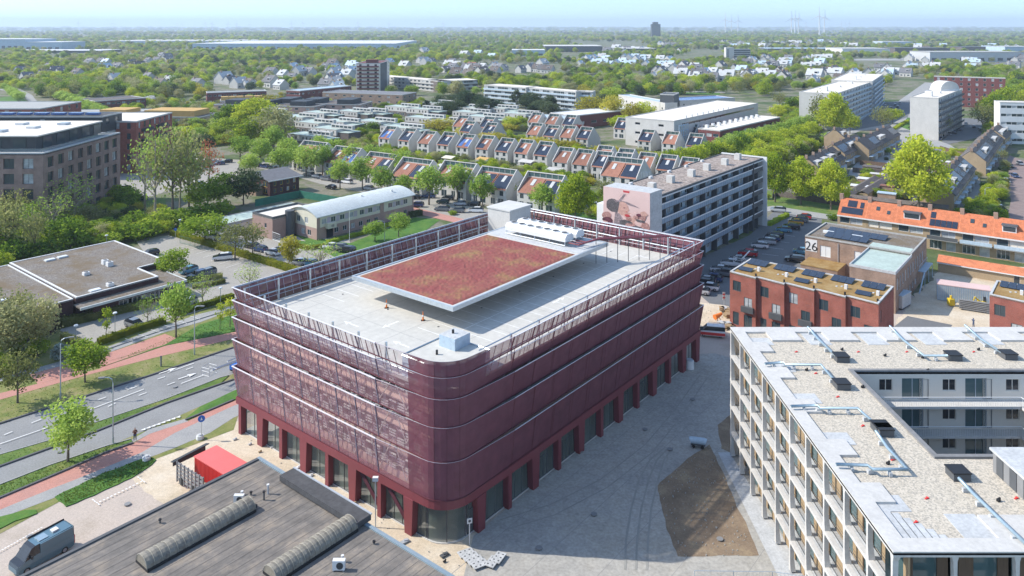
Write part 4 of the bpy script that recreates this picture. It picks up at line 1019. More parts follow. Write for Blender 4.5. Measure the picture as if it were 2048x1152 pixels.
for a,b,c,d in ((hx0-.45,hy0-.45,hx0,hy1+.45),(hx0,hy1,LX,hy1+.45),(hx0,hy0-.45,LX,hy0)): mb.box(a,b,15.7,c,d,16.12)
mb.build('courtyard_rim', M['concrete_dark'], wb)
# courtyard walls with doors, windows and galleries
B = Bld.__new__(Bld); B.t = wb; B.wall = MB(); B.dep = .15; B.n = 0
hol = []
for z in LV[:5]:
    for k in range(7):
        x = 1.0+k*7.0
        hol += [(x+1.8,z+1.0,1.5,1.3,2,'glass_dark','panel_beige'),(x+4.3,z+.1,2.4,2.3,2,'glass_teal','steel'),(x+7.-.7,z+.05,1.0,2.25,1,'panel_beige','midgrey')]
B.face((hx0,hy1),(LX,hy1),0,15.72,hol,'steel','glass_dark',1,0)
B.face((hx0,hy0),(hx0,hy1),0,15.72,[(3+k*4,z+.6,1.6,1.6,2) for z in LV[:5] for k in range(3)],'midgrey','glass_dark')
B.wall.wall((LX,hy0),(hx0,hy0),0,15.72); B.wall.build('courtyard_wall', M['panel_beige'], wb)
mb = MB(); 
mb.box(hx0,hy0,0.02,LX,hy1,.14); mb.build('courtyard_floor', M['concrete'], wb)
for z in LV[1:5]:
    MB().box(hx0+.02,hy1-1.5,z-.28,LX,hy1-.02,z-.02).build('gallery_floor', M['concrete_white'], wb)
    MB().box(hx0+17.5,hy1-3.2,z-.3,hx0+24,hy1-1.52,z-.02).build('gallery_floor', M['concrete_white'], wb)
    mb = MB()
    def rr(p, q):
        mb.bar((*p,z+1.0),(*q,z+1.0),.06); L = math.hypot(q[0]-p[0],q[1]-p[1]); n = int(L/.25)
        for k in range(n+1): f = k/n; x = p[0]+(q[0]-p[0])*f; y = p[1]+(q[1]-p[1])*f; mb.bar((x,y,z-.05),(x,y,z+1.0),.022)
    rr((hx0+.1,hy1-1.45),(hx0+17.5,hy1-1.45)); rr((hx0+17.5,hy1-1.45),(hx0+17.6,hy1-3.1)); rr((hx0+17.6,hy1-3.1),(hx0+24,hy1-3.1)); rr((hx0+24,hy1-3.1),(hx0+24,hy1-1.45)); rr((hx0+24,hy1-1.45),(LX,hy1-1.45))
    mb.build('gallery_railing', M['white'], wb)
    mb = MB(); mb.box(hx0+.1,hy0+1.2,z-.3,LX,hy0+1.5,z+1.0); mb.build('gallery_parapet', M['midgrey'], wb)
    MB().box(hx0+.1,hy0+.02,z-.28,LX,hy0+1.18,z-.04).build('gallery_floor', M['concrete_white'], wb)
# roof plant house, ducts and shafts
ph = thing('lift_house', 'grey flat topped plant house on the gravel roof beside the courtyard opening', 'plant house', (wx+hx0+3.5, wy0+hy0-9.1, 15.93), 0)
mb = MB()
for a in range(5): mb.box(0,0+a*1.36,0,.1,1.3+a*1.36,1.7,0)
mb.box(.1,0,0,9,6.8,1.745,0); mb.build('wall', M['midgrey'], ph)
mb = MB(); mb.box(-.15,-.15,1.75,9.2,7,1.95); mb.build('roof', M['tilepale'], ph)
mb = MB()
for a in range(4): mb.box(-.06,.25+a*1.7,.1,-.01,1.1+a*1.7,1.6)
for a in range(5): mb.box(.4+a*1.75,-.06,.1,1.6+a*1.75,-.01,1.6)
mb.build('louvre', M['darkgrey'], ph)
def duct(pts, box, label, sz=1.3):
    t = thing('ventilation_duct', label, 'duct', (*P(*box,16.2),15.93), 0, 'ventilation ducts on the gravel roof')
    ox, oy = t.location.x, t.location.y
    MB().box(-sz*.55,-sz*.5,0,sz*.55,sz*.5,.62).build('shaft', M['darkgrey'], t)
    mb = MB(); mb.box(-sz*.6,-sz*.55,.62,sz*.6,sz*.55,.72); mb.build('shaft_lid', M['black'], t)
    mb = MB(); q = [(P(*p,16.5)[0]-ox, P(*p,16.5)[1]-oy, .55) for p in pts]; mb.tube(q, .14, 8); mb.build('pipe', M['duct'], t, True)
    mb = MB()
    for a, b in zip(q, q[1:]):
        L = math.hypot(b[0]-a[0], b[1]-a[1]); n = max(1, int(L/1.6))
        for k in range(n): f = (k+.5)/n; mb.rbox(a[0]+(b[0]-a[0])*f, a[1]+(b[1]-a[1])*f, .02, .5, .25, .36, math.atan2(b[1]-a[1],b[0]-a[0])+math.pi/2)
    mb.build('pipe_support', M['tilepale'], t)
duct([(1616,654),(1636,677),(1672,712)],(1682,716),'blue grey duct bending back over the far rim, nearest the left corner of the gravel roof')
duct([(1780,652),(1807,680),(1848,711),(1895,711)],(1906,713),'blue grey duct with a level end, middle of the three over the far rim')
duct([(1930,650),(1962,678),(2004,705)],(2016,711),'blue grey duct over the far rim, rightmost of the three')
duct([(1530,727),(1566,724),(1570,729),(1642,729),(1672,764)],(1683,770),'L shaped duct on the gravel roof beside the left rim, farthest of three')
duct([(1582,812),(1634,810),(1640,816),(1715,816),(1748,845)],(1762,856),'L shaped duct along the left rim, middle of three')
duct([(1672,928),(1735,930),(1745,938),(1814,938),(1775,895),(1752,862)],(1768,862),'L shaped duct along the left rim, nearest of three, turning back to its shaft',1.2)
duct([(1918,956),(1945,985),(2000,1038),(2060,1095)],(1916,948),'long straight duct running to the lower right corner of the gravel roof')
for k, (a, b) in enumerate(((1592,704),(1716,704),(1813,704),(1947,704),(1631,747),(1675,794),(1725,852),(1785,920),(1853,997),(1831,1045),(2032,997))):
    o = MB().rbox(0,0,0,.3,.12,.07,.4).rbox(.15,.1,0,.1,.22,.08,.4).build('anchor_cap', M['red_box']); o.location = (*P(a,b,15.95),15.93)
    tag(o, None, 'roof anchor', 'red anchors on the gravel roof'); auto(o, 'small red anchor on the gravel roof')
for k, (a, b) in enumerate(((1684,700),(1770,712),(1845,716),(1957,700),(1613,741),(1855,742),(1776,928),(1997,1002),(1725,775))):
    o = MB().rbox(0,0,0,.28,.2,.2,.4).cyl(.1,0,.2,.3,.08,8).build('drain_vent', M['black']); o.location = (*P(a,b,15.95),15.93)
    tag(o, None, 'roof vent', 'black vents on the gravel roof'); auto(o, 'small black vent on the gravel roof')

# ---- dark roofed hall, bottom left
HZ = 5.5; ha = P(519,916,HZ); hu, hv = toG(*ha)
hall = Bld('workshop_hall', 'long workshop hall with a dark streaked felt roof and low brick walls', 'hall', G(hu,hv), UA)
Lh, Wh = 62., 70.
hall.face((0,0),(-Lh,0),0,HZ-.1) if 0 else None
# local axes: the hall spreads to -u and to both sides of v
hall.wall.wall((0,-52),(0,0),0,HZ,[(3+k*5,2.5,3,1.2) for k in range(9)],.1,0)
hall.wall.wall((0,0),(-Lh,0),0,HZ,[],.1,0); hall.wall.wall((-Lh,-52),(0,-52),0,HZ)
hall.done([M['brick_brown']])
mb = MB(); mb.quad((-Lh,-52,HZ),(0,-52,HZ),(0,0,HZ),(-Lh,0,HZ)); rf = mb.build('roof', M['dark_roof'], hall.t)
mb = MB()
for k in range(52): x = -.9-k*1.0; mb.box(-Lh,x-.03,HZ+.004,-.4,x,HZ+.012)
for k in range(3): mb.box(-Lh,-14-k*15,HZ+.004,-.3,-13.9-k*15,HZ+.02) if 0 else None
tag(mb.build('roof_seams', M['seam'], hall.t), kind=None)
mb = MB(); mb.box(-.3,-52,HZ-.25,.08,.08,HZ+.14); mb.build('roof_edge', M['duct'], hall.t)
mb = MB(); mb.box(-Lh,-.3,HZ-.25,-.3,.08,HZ+.14); mb.build('roof_edge', M['darkgrey'], hall.t)
def bridge(p): x, y = P(*p, HZ); u, v = toG(x, y); return u-hu, v-hv
b0 = bridge((590,948)); b1 = bridge((735,1048))
MB().box(-1.3,b1[1],HZ+.16,.5,b0[1],HZ+.75).build('roof_upstand', M['bitumen'], hall.t)
MB().box(.42,b1[1]-.05,HZ+.7,.6,b0[1]+.05,HZ+.82).build('upstand_trim', M['steel'], hall.t)
# vaulted rooflights
def vault(pa, pb, label, w=2.0):
    a, b = bridge(pa), bridge(pb)
    t = thing('barrel_rooflight', label, 'rooflight', (*G(a[0]+hu, a[1]+hv), HZ), UA, 'barrel rooflights on the hall roof')
    L = b[0]-a[0]; n = 15; mb = MB()
    for i in range(n):
        x0, x1 = L*i/n, L*(i+1)/n; ns = 9
        for j in range(ns):
            a0, a1 = math.pi*j/ns, math.pi*(j+1)/ns; sg = [0,.03,0]
            f = lambda x, an, e: (x, math.cos(an)*(w/2+e), .25+math.sin(an)*(w*.42+e))
            xm = (x0+x1)/2
            mb.quad(f(x0,a0,0),f(xm,a0,.06),f(xm,a1,.06),f(x0,a1,0)); mb.quad(f(xm,a0,.06),f(x1,a0,0),f(x1,a1,0),f(xm,a1,.06))
    for x in (0, L): mb.ngon([(x, math.cos(math.pi*j/9)*w/2, .25+math.sin(math.pi*j/9)*w*.42) for j in range(10)])
    mb.build('vault', M['dirty_dome'], t)
    m2 = MB()
    for i in range(n+1):
        x = L*i/n; m2.tube([(x, math.cos(math.pi*j/9)*(w/2+.03), .25+math.sin(math.pi*j/9)*(w*.42+.03)) for j in range(10)], .035, 4)
    m2.build('rib', M['dome_rib'], t)
    MB().box(0,-w/2-.12,0,L,w/2+.12,.27).build('curb', M['black'], t)
mixmat('dirty_dome', [(.17,.155,.125),(.25,.225,.18),(.13,.115,.095)], .8, 3, .5, world=False)
mat('dome_rib', (.29,.27,.22), .6)
vault((283,1135),(502,1017),'dirty grey barrel rooflight on the hall roof, the one nearer the parked van')
vault((540,1158),(712,1060),'dirty grey barrel rooflight on the hall roof, the one nearer the maroon garage')
x, y = P(478,1006,HZ); acunit(x,y,HZ,UA-.9,'small white air conditioner at the head of the left barrel rooflight')
x, y = P(678,1140,HZ); acunit(x,y,HZ,UA-.9,'white air conditioner near the bottom edge of the hall roof',1.1)
for k, (a, b) in enumerate(((536,988),(528,1000),(484,990),(502,990),(685,1124),(748,1088),(320,1046),(512,1016))):
    x, y = P(a,b,HZ); t = thing('vent_pipe', None, 'vent pipe', (x,y,HZ), 0, 'vent pipes on the hall roof'); h = [.9,.8,.3,.25,.5,.2,.3,.2][k]
    MB().cyl(0,0,0,h,.09,8).build('pipe', M['steel' if k in (0,2,4) else 'darkgrey'], t); MB().cyl(0,0,h,h+.12,.15,8).build('cap', M['white' if k in (0,2,4) else 'black'], t); auto(t, 'short vent pipe on the hall roof')

# ---- flat gravel roofed school, left
sz = 4.2; sa = P(152,596,sz); su, sv_ = toG(*sa)
sc = Bld('school', 'low dark brick school with a brown gravel roof and white roof edges', 'school', sa, UA)
def loc(px, py, z, o): x, y = P(px,py,z); u, v = toG(x,y); return (u-o[0], v-o[1])
o_ = (su, sv_)
c1 = loc(314,552,sz,o_); c2 = loc(272,537,sz,o_); c3 = loc(322,517,sz,o_); c4 = loc(215,484,sz,o_); c5 = loc(12,528,sz,o_)
W1 = (c4[1]+c5[1])/2; L1 = c1[0]; vN = c2[1]; L2 = c3[0]
polyB = [(0,0),(L1,0),(L1,vN),(L2,vN),(L2,W1),(0,W1)]
for i in range(6):
    a, b = polyB[i], polyB[(i+1)%6]; L = math.hypot(b[0]-a[0], b[1]-a[1])
    sc.face(a, b, 0, sz-.2, [] if i not in (0,) else grid(2, L-1, 7, 2.6, [1.1], 1.4, 3), 'white', 'glass')
sc.roof(polyB, sz, 'roof_gravel_brown', 'white', .12, .35)
sc.done([M['brick_dark']])
MB().box(-.5,-3.0,2.9,L1+4,-.05,3.15).build('canopy', M['roof_gravel_brown'], sc.t)
MB().box(-.5,-3.25,2.75,L1+4.2,-3.0,3.2).box(L1+4,-3.0,2.75,L1+4.25,5,3.2).build('canopy_edge', M['metal_roof'], sc.t)
MB().box(L1+.05,-.04,2.9,L1+4,vN,3.14).build('canopy', M['roof_gravel_brown'], sc.t)
sc.wall = MB(); sc.dep = .12
sc.face((2,-2.4),(L1+2,-2.4),0,2.75,grid(5,L1,6,2.5,[.9],1.4,3),'white','glass'); sc.face((L1+2,-2.4),(L1+2,3),0,2.75); sc.wall.build('porch_wall', M['brick_dark'], sc.t)
s2 = Bld('school_wing', 'lower school wing at the left edge with a gravel roof and reddish roof edge', 'school wing', G(su-.05,sv_), UA)
d1 = loc(87,603,sz,o_); polyA = [(d1[0]-20,d1[1]),(d1[0],d1[1]),(d1[0],0.),(-.4,0.),(-.4,W1-2),(d1[0]-20,W1-2)]
polyA = [(-22,-3),(-4.5,-3),(-4.5,0),(-.4,0),(-.4,W1-1),(-22,W1-1)]
for i in range(6): s2.face(polyA[i], polyA[(i+1)%6], 0, sz-.3)
s2.roof(polyA, sz-.1, 'roof_gravel_brown', 'white', .12, .3); s2.done([M['brick_dark']])
MB().box(-20,3,sz-.1,-14,9,sz+.8).build('roof_box', M['plum_brick'], s2.t)
for k, (a, b) in enumerate(((100,521),(125,515),(210,528),(219,532),(172,550),(190,582),(220,572),(5,602))):
    x, y = P(a,b,sz); t = thing('rooflight' if k in (0,1,5,7) else 'roof_fan', None, 'rooflight' if k in (0,1,5,7) else 'roof fan', (x,y,sz+.01), UA, 'small units on the school roof')
    if k in (0,1,5,7): MB().rbox(0,0,0,2.0,1.3,.2).build('curb', M['tilepale'], t); MB().rbox(0,0,.2,1.8,1.1,.32).build('dome', M['lampglass'], t); auto(t, 'flat pale rooflight on the gravel school roof')
    else: MB().rbox(0,0,0,1.1,1.1,.9 if k < 4 else .6).build('casing', M['white'], t); MB().cyl(0,0,.9 if k < 4 else .6,1.0 if k < 4 else .75,.35,10).build('cowl', M['midgrey'], t); auto(t, 'white fan box on the gravel school roof')

# ---- brick apartment block, upper left
X1 = -124.6; Y0 = 203.; Y1 = 243.; ZB = 20.2
ap = Bld('brick_apartment_block', 'mauve brick apartment block with deep square windows and a dark glass penthouse', 'apartment building', (-190, Y0), 0, dep=.45)
Lf = X1+190; Ld = Y1-Y0; rows = [ZB-1.2-2.75-k*4.05 for k in range(5)]
ap.face((0,0),(Lf,0),0,ZB,[(Lf-2.6-2.9-k*5.1,z,2.9,2.75,2) for z in rows for k in range(7)],'darkgrey','glass')
ap.face((Lf,0),(Lf,Ld),0,ZB,grid(1,Ld-1,8,2.6,rows,2.75,2),'darkgrey','glass')
ap.face((Lf,Ld),(0,Ld),0,ZB); ap.face((0,Ld),(0,0),0,ZB)
ap.roof(rect(Lf,Ld), ZB, 'concrete', 'tilepale', .35, .5); ap.done([M['brick_mauve']])
mb = MB(); mb.wall((4,5),(Lf-5,5),ZB,ZB+4,[],.1); mb.wall((Lf-5,5),(Lf-5,Ld-4),ZB,ZB+4); mb.wall((Lf-5,Ld-4),(4,Ld-4),ZB,ZB+4); mb.wall((4,Ld-4),(4,5),ZB,ZB+4)
mb.build('penthouse_wall', M['dark'], ap.t)
mb = MB(); mb.box(3,4,ZB+4,Lf-4,Ld-3,ZB+4.35); mb.build('penthouse_roof', M['panel_beige'], ap.t)
for k in range(8): MB().box(8+k*6.6,4.9,ZB+.4,11.5+k*6.6,4.98,ZB+3.4).build('penthouse_window', M['glass'], ap.t)
for k in range(5): MB().box(Lf-4.98,8+k*6.4,ZB+.4,Lf-4.9,12+k*6.4,ZB+3.4).build('penthouse_window', M['glass'], ap.t)
mb = MB(); mb.box(1,1.1,ZB+.35,Lf-1,1.15,ZB+1.3); mb.box(Lf-1.15,1,ZB+.35,Lf-1.1,Ld-1,ZB+1.3); mb.build('terrace_rail', M['rail_glass'], ap.t)
for k in range(9): MB().box(20+k*4.2,10+(k%3)*8,ZB+4.35,22.5+k*4.2,13+(k%3)*8,ZB+5.0).build('roof_unit', M['white' if k%2 else 'steel'], ap.t)
# wings behind it
def bk(name, label, px, py, z, L, Wd, ang, m, rows, cols, w=1.3, h=1.5, roofm='panel_beige', side=1, gl='glass', fr='white', edge='offwhite', cat='apartment building', mull=1, group=None, lcols=None, org='tl', z0=.0, rows_z=None):
    """block whose nearest roof corner shows at (px,py)"""
    x, y = P(px, py, z)
    if org == 'tr': x, y = x-L*math.cos(ang), y-L*math.sin(ang)
    st = z/rows; zs = [st*k+st*.32 for k in range(rows)]
    lc = lcols if lcols is not None else max(1, int(Wd/(L/cols))) if cols else 0
    f = grid(.6, L-.6, cols, w, zs, h) if cols else ()
    l = grid(.6, Wd-.6, lc, w, zs, h) if lc else ()
    return boxb(name, label, cat, (x,y), ang, L, Wd, z, m, f, l, l if side else (), roofm, edge, fr, gl, mull, group)
b = bk('brick_wing','maroon brick wing with dark balconies behind the mauve brick block',272,244,19,75,30,0,'brick_red',5,18,1.4,2.2,'panel_beige',fr='darkgrey',org='tr')
for z in (3.5,7.3,11.1,14.9):
    for yy in (4,16): MB().box(75.02,yy,z,76.6,yy+7,z+1.1).build('balcony', M['dark'], b.t)
b = bk('dark_rooftop_block','dark topped apartment building with rows of roof panels behind the brick block',204,234,22,60,14,0,'dark',5,10,2,2.2,'bitumen',fr='dark',org='tr')
for k in range(9): MB().rbox(4+k*6.2,6,22.2,4.6,2.2,22.9).build('solar_panel', M['solar_blue'], b.t)
bk('brick_office','red brick office at the left edge with a pale flat roof',80,218,16,60,34,0,'brick_red',4,10,2,2,'concrete',fr='white',org='tr')
# ---- white vaulted roof school "48"
vo = P(634,481); vz = 5.9; VL, VW = 33.6, 11.5
va = Bld('vaulted_office', 'two storey brick and cream building with a long pale vaulted roof', 'office building', vo, UA)
fw = [(1.5+k*2.9+(k>3)*.8+(k>6)*1.4, 3.75, 1.5, 1.35, 2) for k in range(10)]
fl = [(5.5+k*2.7, .8, 1.3, 1.3, 2) for k in range(10) if k not in (6,)]
va.face((0,0),(VL,0),0,3.0,[h for h in fl if h[0] > 4],'white','glass',2,0); va.face((0,0),(VL,0),3.0,vz,[],'offwhite','glass',2,1) if 0 else va.face((0,0),(VL,0),3.0,vz,fw,'white','glass',2,1)
va.face((0,VW),(0,0),0,3.0,[(5+k*2.6,.8,1.4,1.4,2) for k in range(2)],'white','glass',2,0); va.face((0,VW),(0,0),3.0,vz,[(3+k*3.4,3.7,1.4,1.5,2) for k in range(2)],'white','glass',2,1)
va.face((VL,0),(VL,VW),0,vz); va.face((VL,VW),(0,VW),0,vz); va.done([M['pinkbrick'], M['cream']])
MB().box(-.1,-.06,0,.9,-.01,vz).box(21,-.07,0,22.3,-.01,vz+.1).box(VL-.5,-.06,0,VL,-.01,vz).build('brick_pier', M['pinkbrick'], va.t)
mb = MB()
for k in range(9): mb.box(3.15+k*2.9+(k>3)*.8+(k>6)*1.4,-.035,3.7,4.25+k*2.9+(k>3)*.8+(k>6)*1.4,-.012,5.2)
mb.build('mauve_infill', M['mauve'], va.t)
mb = MB(); ns = 14
ar = [( -.45+(VW+.9)*j/ns, vz+1.75*math.sin(math.pi*j/ns)**.9*1.0) for j in range(ns+1)]
for j in range(ns):
    (a, za), (b_, zb) = ar[j], ar[j+1]
    mb.quad((-.4,a,za),(VL+.4,a,za),(VL+.4,b_,zb),(-.4,b_,zb)); mb.quad((VL+.4,a,za-.22),(-.4,a,za-.22),(-.4,b_,zb-.22),(VL+.4,b_,zb-.22))
mb.quad((-.4,ar[0][0],vz-.22),(VL+.4,ar[0][0],vz-.22),(VL+.4,ar[0][0],vz),(-.4,ar[0][0],vz))
mb.build('roof', M['metal_roof'], va.t)
for x in (-.02, VL+.02):
    mb = MB(); mb.ngon([(x,a,z-.1) for a, z in ar][::-1 if x < 0 else 1]); mb.build('gable', M['cream'], va.t)
mb = MB()
for k in range(1,12): 
    x = VL*k/12
    mb.tube([(x,a,z+.02) for a,z in ar], .04, 3)
mb.build('roof_seams', M['steel'], va.t)
for a,b_ in ((18,4.2),(28,3)): MB().cyl(a,b_,vz+1.3,vz+2.0,.25,8).build('roof_vent', M['white'], va.t)
MB().box(2.6,-1.3,2.55,5.2,-.02,3.9).build('entrance_sign_box', M['cream'], va.t)
mb = MB(); mb.box(2.9,-.14,0,4.9,-.02,2.4); mb.build('door', M['glass_dark'], va.t)
def letters(txt, parent, loc, rot, size, m, nm='lettering', ext=.01):
    c = bpy.data.curves.new(nm, 'FONT'); c.body = txt; c.size = size; c.extrude = ext; c.align_x = 'CENTER'
    o = bpy.data.objects.new(nm, c); C.objects.link(o); dg = bpy.context.evaluated_depsgraph_get()
    me = bpy.data.meshes.new_from_object(o.evaluated_get(dg)); me.materials.clear(); me.materials.append(M[m]); bpy.data.objects.remove(o)
    return_o = obj(nm, me, parent, loc); return_o.rotation_euler = rot; return return_o
letters('48', va.t, (3.9,-1.32,2.85), (R(90),0,0), 1.0, 'darkgrey')
mb = MB(); mb.tube([(0,0,0),(0,0,6.6)], 1.25, 18); t_ = mb.build('round_tower', M['darkgrey'], va.t, False); t_.location = (-1.6,9.2,0)
sd = Bld('brick_annex','low pink brick annex with a flat roof and upstand behind the vaulted building','annex',P(544,470),UA)
fo = (P(545,480)); sd.t.location = (fo[0], fo[1], 0)
sd.face((0,0),(14,0),0,5.3); sd.face((14,0),(14,9),0,5.3); sd.face((14,9),(0,9),0,5.3); sd.face((0,9),(0,0),0,5.3,[(5.5,2.6,.9,1.2)],'white','glass'); sd.done([M['pinkbrick']]); sd.roof(rect(14,9),5.3,'panel_beige','darkgrey',.5,.3)
def garages(a, L, Wd, z, label, n, m='tilepale', roofm='alga_roof', doors='panel_beige', ang=UA):
    b = Bld('garage_row', label, 'garage row', a, ang); f = grid(.2, L-.2, n, L/n-.45, [.1], z-.7)
    b.face((0,0),(L,0),0,z,f,doors,doors,1,0,.1,'garage_door'); b.face((L,0),(L,Wd),0,z); b.face((L,Wd),(0,Wd),0,z); b.face((0,Wd),(0,0),0,z)
    b.done([M[m]]); b.roof(rect(L,Wd), z, roofm, 'offwhite', .12, .2, .1); return b
garages(P(432,476), 28, 7.5, 3.0, 'row of grey garages with a weathered flat roof beside the vaulted building', 9)
# flag pole, brick house with the dark roof
t = thing('flag_pole','tall white flag pole on the lawn before the vaulted building','flag pole',P(699,482)); MB().cyl(0,0,0,8.2,.07,8,0,.04).build('mast', M['white'], t); MB().cyl(0,0,0,.25,.2,8).build('foot', M['concrete'], t)
dh = Bld('brown_brick_house','dark brown brick house with a low dark tiled roof and white verge','house',P(540,393),UA)
dz = 5.2; dh.face((0,0),(11,0),0,dz,grid(.6,10.4,4,1,[.8,3.1],1.4),'yellow','glass'); dh.face((11,0),(11,8),0,dz); dh.face((11,8),(0,8),0,dz); dh.face((0,8),(0,0),0,dz,[(4,2.7,2.6,1.8,2),(4,.6,2.6,1.5,2)],'yellow','glass'); dh.done([M['brick_dark']])
mb = MB(); mb.slab([(-1,-.8,5.1),(11.8,-.8,5.1),(11.8,8.6,6.9),(-1,8.6,6.9)],.25); mb.build('roof', M['grey_tile'], dh.t)
mb = MB(); mb.box(-1.05,-.9,4.8,11.85,-.78,5.12); mb.build('gutter', M['white'], dh.t)
bk('low_moss_roof_shed','low shed with a mossy brown roof and white edge beside the dark roofed house',512,372,3.2,9,8,UA,'brick_brown',1,0,roofm='moss_roof',edge='white',cat='shed')
# ---- gallery flats with the painted end wall
mz = 18.2; mo = (30.3,160.6); ML, MW = 60.4, 11.6
mu = Bld('gallery_flats','long six storey gallery apartment slab with blue grey access galleries and a gravel roof','apartment building',mo,UA)
ms = mz/6
hol = []
for r in range(6):
    for k in range(20): hol.append((1.6+k*2.9, r*ms+1.05, 1.7, 1.3, 2, 'glass_pale' if (k*7+r*3)%5 else 'glass'))
mu.face((0,1.3),(ML,1.3),0,mz-.3,hol,'white','glass',2,1,.08)
mu.face((ML,0),(ML,MW),0,mz,[]); mu.face((ML,MW),(0,MW),0,mz); mu.face((0,MW),(0,0),0,mz)
mu.done([M['concrete_white'], M['sheet_blue']])
mu.roof(rect(ML,MW), mz, 'roof_gravel_pink', 'darkgrey', .18, .3, .15)
for r in range(6):
    z = r*ms
    if r: MB().box(0,-.25,z-.1,ML,1.28,z+.02).build('gallery_floor', M['darkgrey'], mu.t)
    MB().box(0,-.32,z+1.08 if r else 1.0,ML,-.24,z+1.34 if r else 1.1).build('gallery_rail', M['white'], mu.t) if r else None
    if r:
        MB().box(.3,-.28,z+.05,ML-8,-.22,z+1.22).build('gallery_parapet', M['gallery_blue'], mu.t); MB().box(ML-7.8,-.28,z+.05,ML-.4,-.23,z+1.06).build('gallery_parapet', M['darkgrey'], mu.t)
        mb = MB()
        for k in range(48): mb.box(1+k*1.1,-.3,z+.05,1.05+k*1.1,-.285,z+1.06)
        mb.build('parapet_joints', M['darkgrey'], mu.t)
for k in range(9): MB().box(4+k*6.6,-.1,0,4.35+k*6.6,1.28,mz-.3).build('gallery_fin', M['darkgrey'], mu.t)
MB().box(ML-7.5,-.5,0,ML-7.1,1.28,mz-.3).build('gallery_fin', M['darkgrey'], mu.t)
MB().box(ML+.02,-1.2,0,ML+.4,MW+.1,mz+.5).build('end_wall', M['white'], mu.t)
MB().box(0,-.3,mz-.5,ML,1.3,mz-.26).build('eaves', M['white'], mu.t)
for k in range(6): MB().rbox(6+k*9.8,4.2+(k%2)*.5,mz,1.5,1.5,mz+1.6).build('vent_stack', M['concrete_white'], mu.t)
for k in range(5): MB().rbox(8+k*9.4,MW-.9,mz,1.2,.5,mz+.5).build('vent_cowl', M['white'], mu.t)
# stair tower at its end carrying the mural
mt0, mt1, mtz = -2.4, 5.2, mz+1.9
tw = MB(); tw.box(-5.2,-1.4,0,-.05,MW-1.9,mtz,0); tw.build('stair_tower', M['tilepale'], mu.t)
MB().box(-4.2,MW-1.9,0,-.05,MW+.4,mz-2.2).build('stair_side', M['white'], mu.t)
# mural: a generic dreamy portrait, painted as flat colour patches standing a few millimetres proud
mx0, mx1, my = -1.4, MW-1.9, -5.21
MB().box(my-.06,mx0,0,my,mx1,mtz+.05).build('mural_wall', M['pink_wall'], mu.t)
mat('mu_grey',(.10,.09,.095),.9,.3,1.2,sc2=4); mat('mu_pale',(.60,.42,.39),.9,.15,1.5,sc2=5); mat('mu_rose',(.36,.20,.18),.9,.35,1.2,sc2=3); mat('mu_skin',(.50,.30,.25),.9,.15,1.2,sc2=4); mat('mu_red',(.45,.05,.06),.9,.1); mat('mu_mid',(.24,.19,.20),.9,.4,1.0,sc2=3); mat('mu_plum',(.11,.035,.05),.9,.4,1.2,sc2=3)
Hm = mtz+.05; Wm = mx1-mx0; ML_ = [0]
def mpatch(pts, m, grow=0):
    """pts in wall fractions: s from the left (0) to the right (1) as one looks at it, t from the bottom"""
    ML_[0] += 1; o = my-.064-.004*ML_[0]
    mb = MB(); mb.ngon([(o, mx1-Wm*s, Hm*(.5+.5*t)) for s, t in pts]); mb.build('mural_paint', M[m], mu.t)
def blob(cs, ct, rs, rt, m, n=14, wob=.15, rot=0, seed=0):
    rg = random.Random(seed+int(cs*1000)); q = []
    for i in range(n):
        a = 6.283*i/n; r = 1+rg.uniform(-wob,wob); x, y = math.cos(a)*rs*r*1.2, math.sin(a)*rt*r*1.25
        q.append((cs+x*math.cos(rot)-y*math.sin(rot), ct+x*math.sin(rot)+y*math.cos(rot)))
    mpatch(q, m)
mpatch([(.30,.73),(.44,.76),(.57,.93),(.44,.93),(.36,.86)],'mu_pale'); mpatch([(.44,.935),(.57,.935),(.575,.975),(.43,.975)],'mu_red')
mpatch([(.33,.74),(.40,.75),(.50,.90),(.45,.90)],'mu_mid')
blob(.22,.63,.13,.115,'mu_grey',wob=.07); mpatch([(.22,.75),(.5,.75),(.66,.71),(.80,.655),(.60,.68),(.42,.72),(.28,.70)],'mu_mid')
blob(.43,.60,.11,.115,'mu_skin',wob=.06); mpatch([(.30,.72),(.36,.72),(.34,.60),(.31,.48),(.27,.50)],'mu_grey'); mpatch([(.52,.66),(.55,.62),(.575,.575),(.53,.56),(.54,.53),(.50,.50)],'mu_skin')
mpatch([(.44,.62),(.485,.625),(.48,.607),(.44,.606)],'mu_plum'); mpatch([(.49,.545),(.53,.55),(.525,.538),(.49,.535)],'mu_red')
mpatch([(.26,.50),(.36,.48),(.42,.40),(.40,.30),(.30,.14),(.22,.2),(.25,.36)],'mu_mid')
for a in ((.08,.40,.09,.06,'mu_rose'),(.10,.29,.10,.06,'mu_plum'),(.05,.22,.06,.05,'mu_skin'),(.14,.18,.10,.05,'mu_rose'),(.60,.46,.12,.05,'mu_skin'),(.72,.50,.12,.06,'mu_pale'),(.82,.47,.09,.07,'mu_rose'),(.88,.56,.06,.04,'mu_skin'),(.66,.38,.12,.06,'mu_skin'),(.80,.36,.11,.06,'mu_pale'),(.90,.30,.08,.07,'mu_rose'),(.50,.30,.12,.06,'mu_grey'),(.62,.25,.12,.06,'mu_rose'),(.46,.20,.11,.05,'mu_mid'),(.76,.22,.12,.06,'mu_grey'),(.62,.14,.14,.05,'mu_skin'),(.85,.14,.10,.06,'mu_mid'),(.36,.10,.10,.05,'mu_rose'),(.70,.07,.16,.05,'mu_plum'),(.45,.04,.14,.04,'mu_rose'),(.12,.08,.11,.07,'mu_skin'),(.56,.40,.05,.03,'mu_rose'),(.71,.46,.05,.03,'mu_rose'),(.77,.52,.04,.025,'mu_plum'),(.53,.47,.05,.02,'mu_red')): blob(*a)
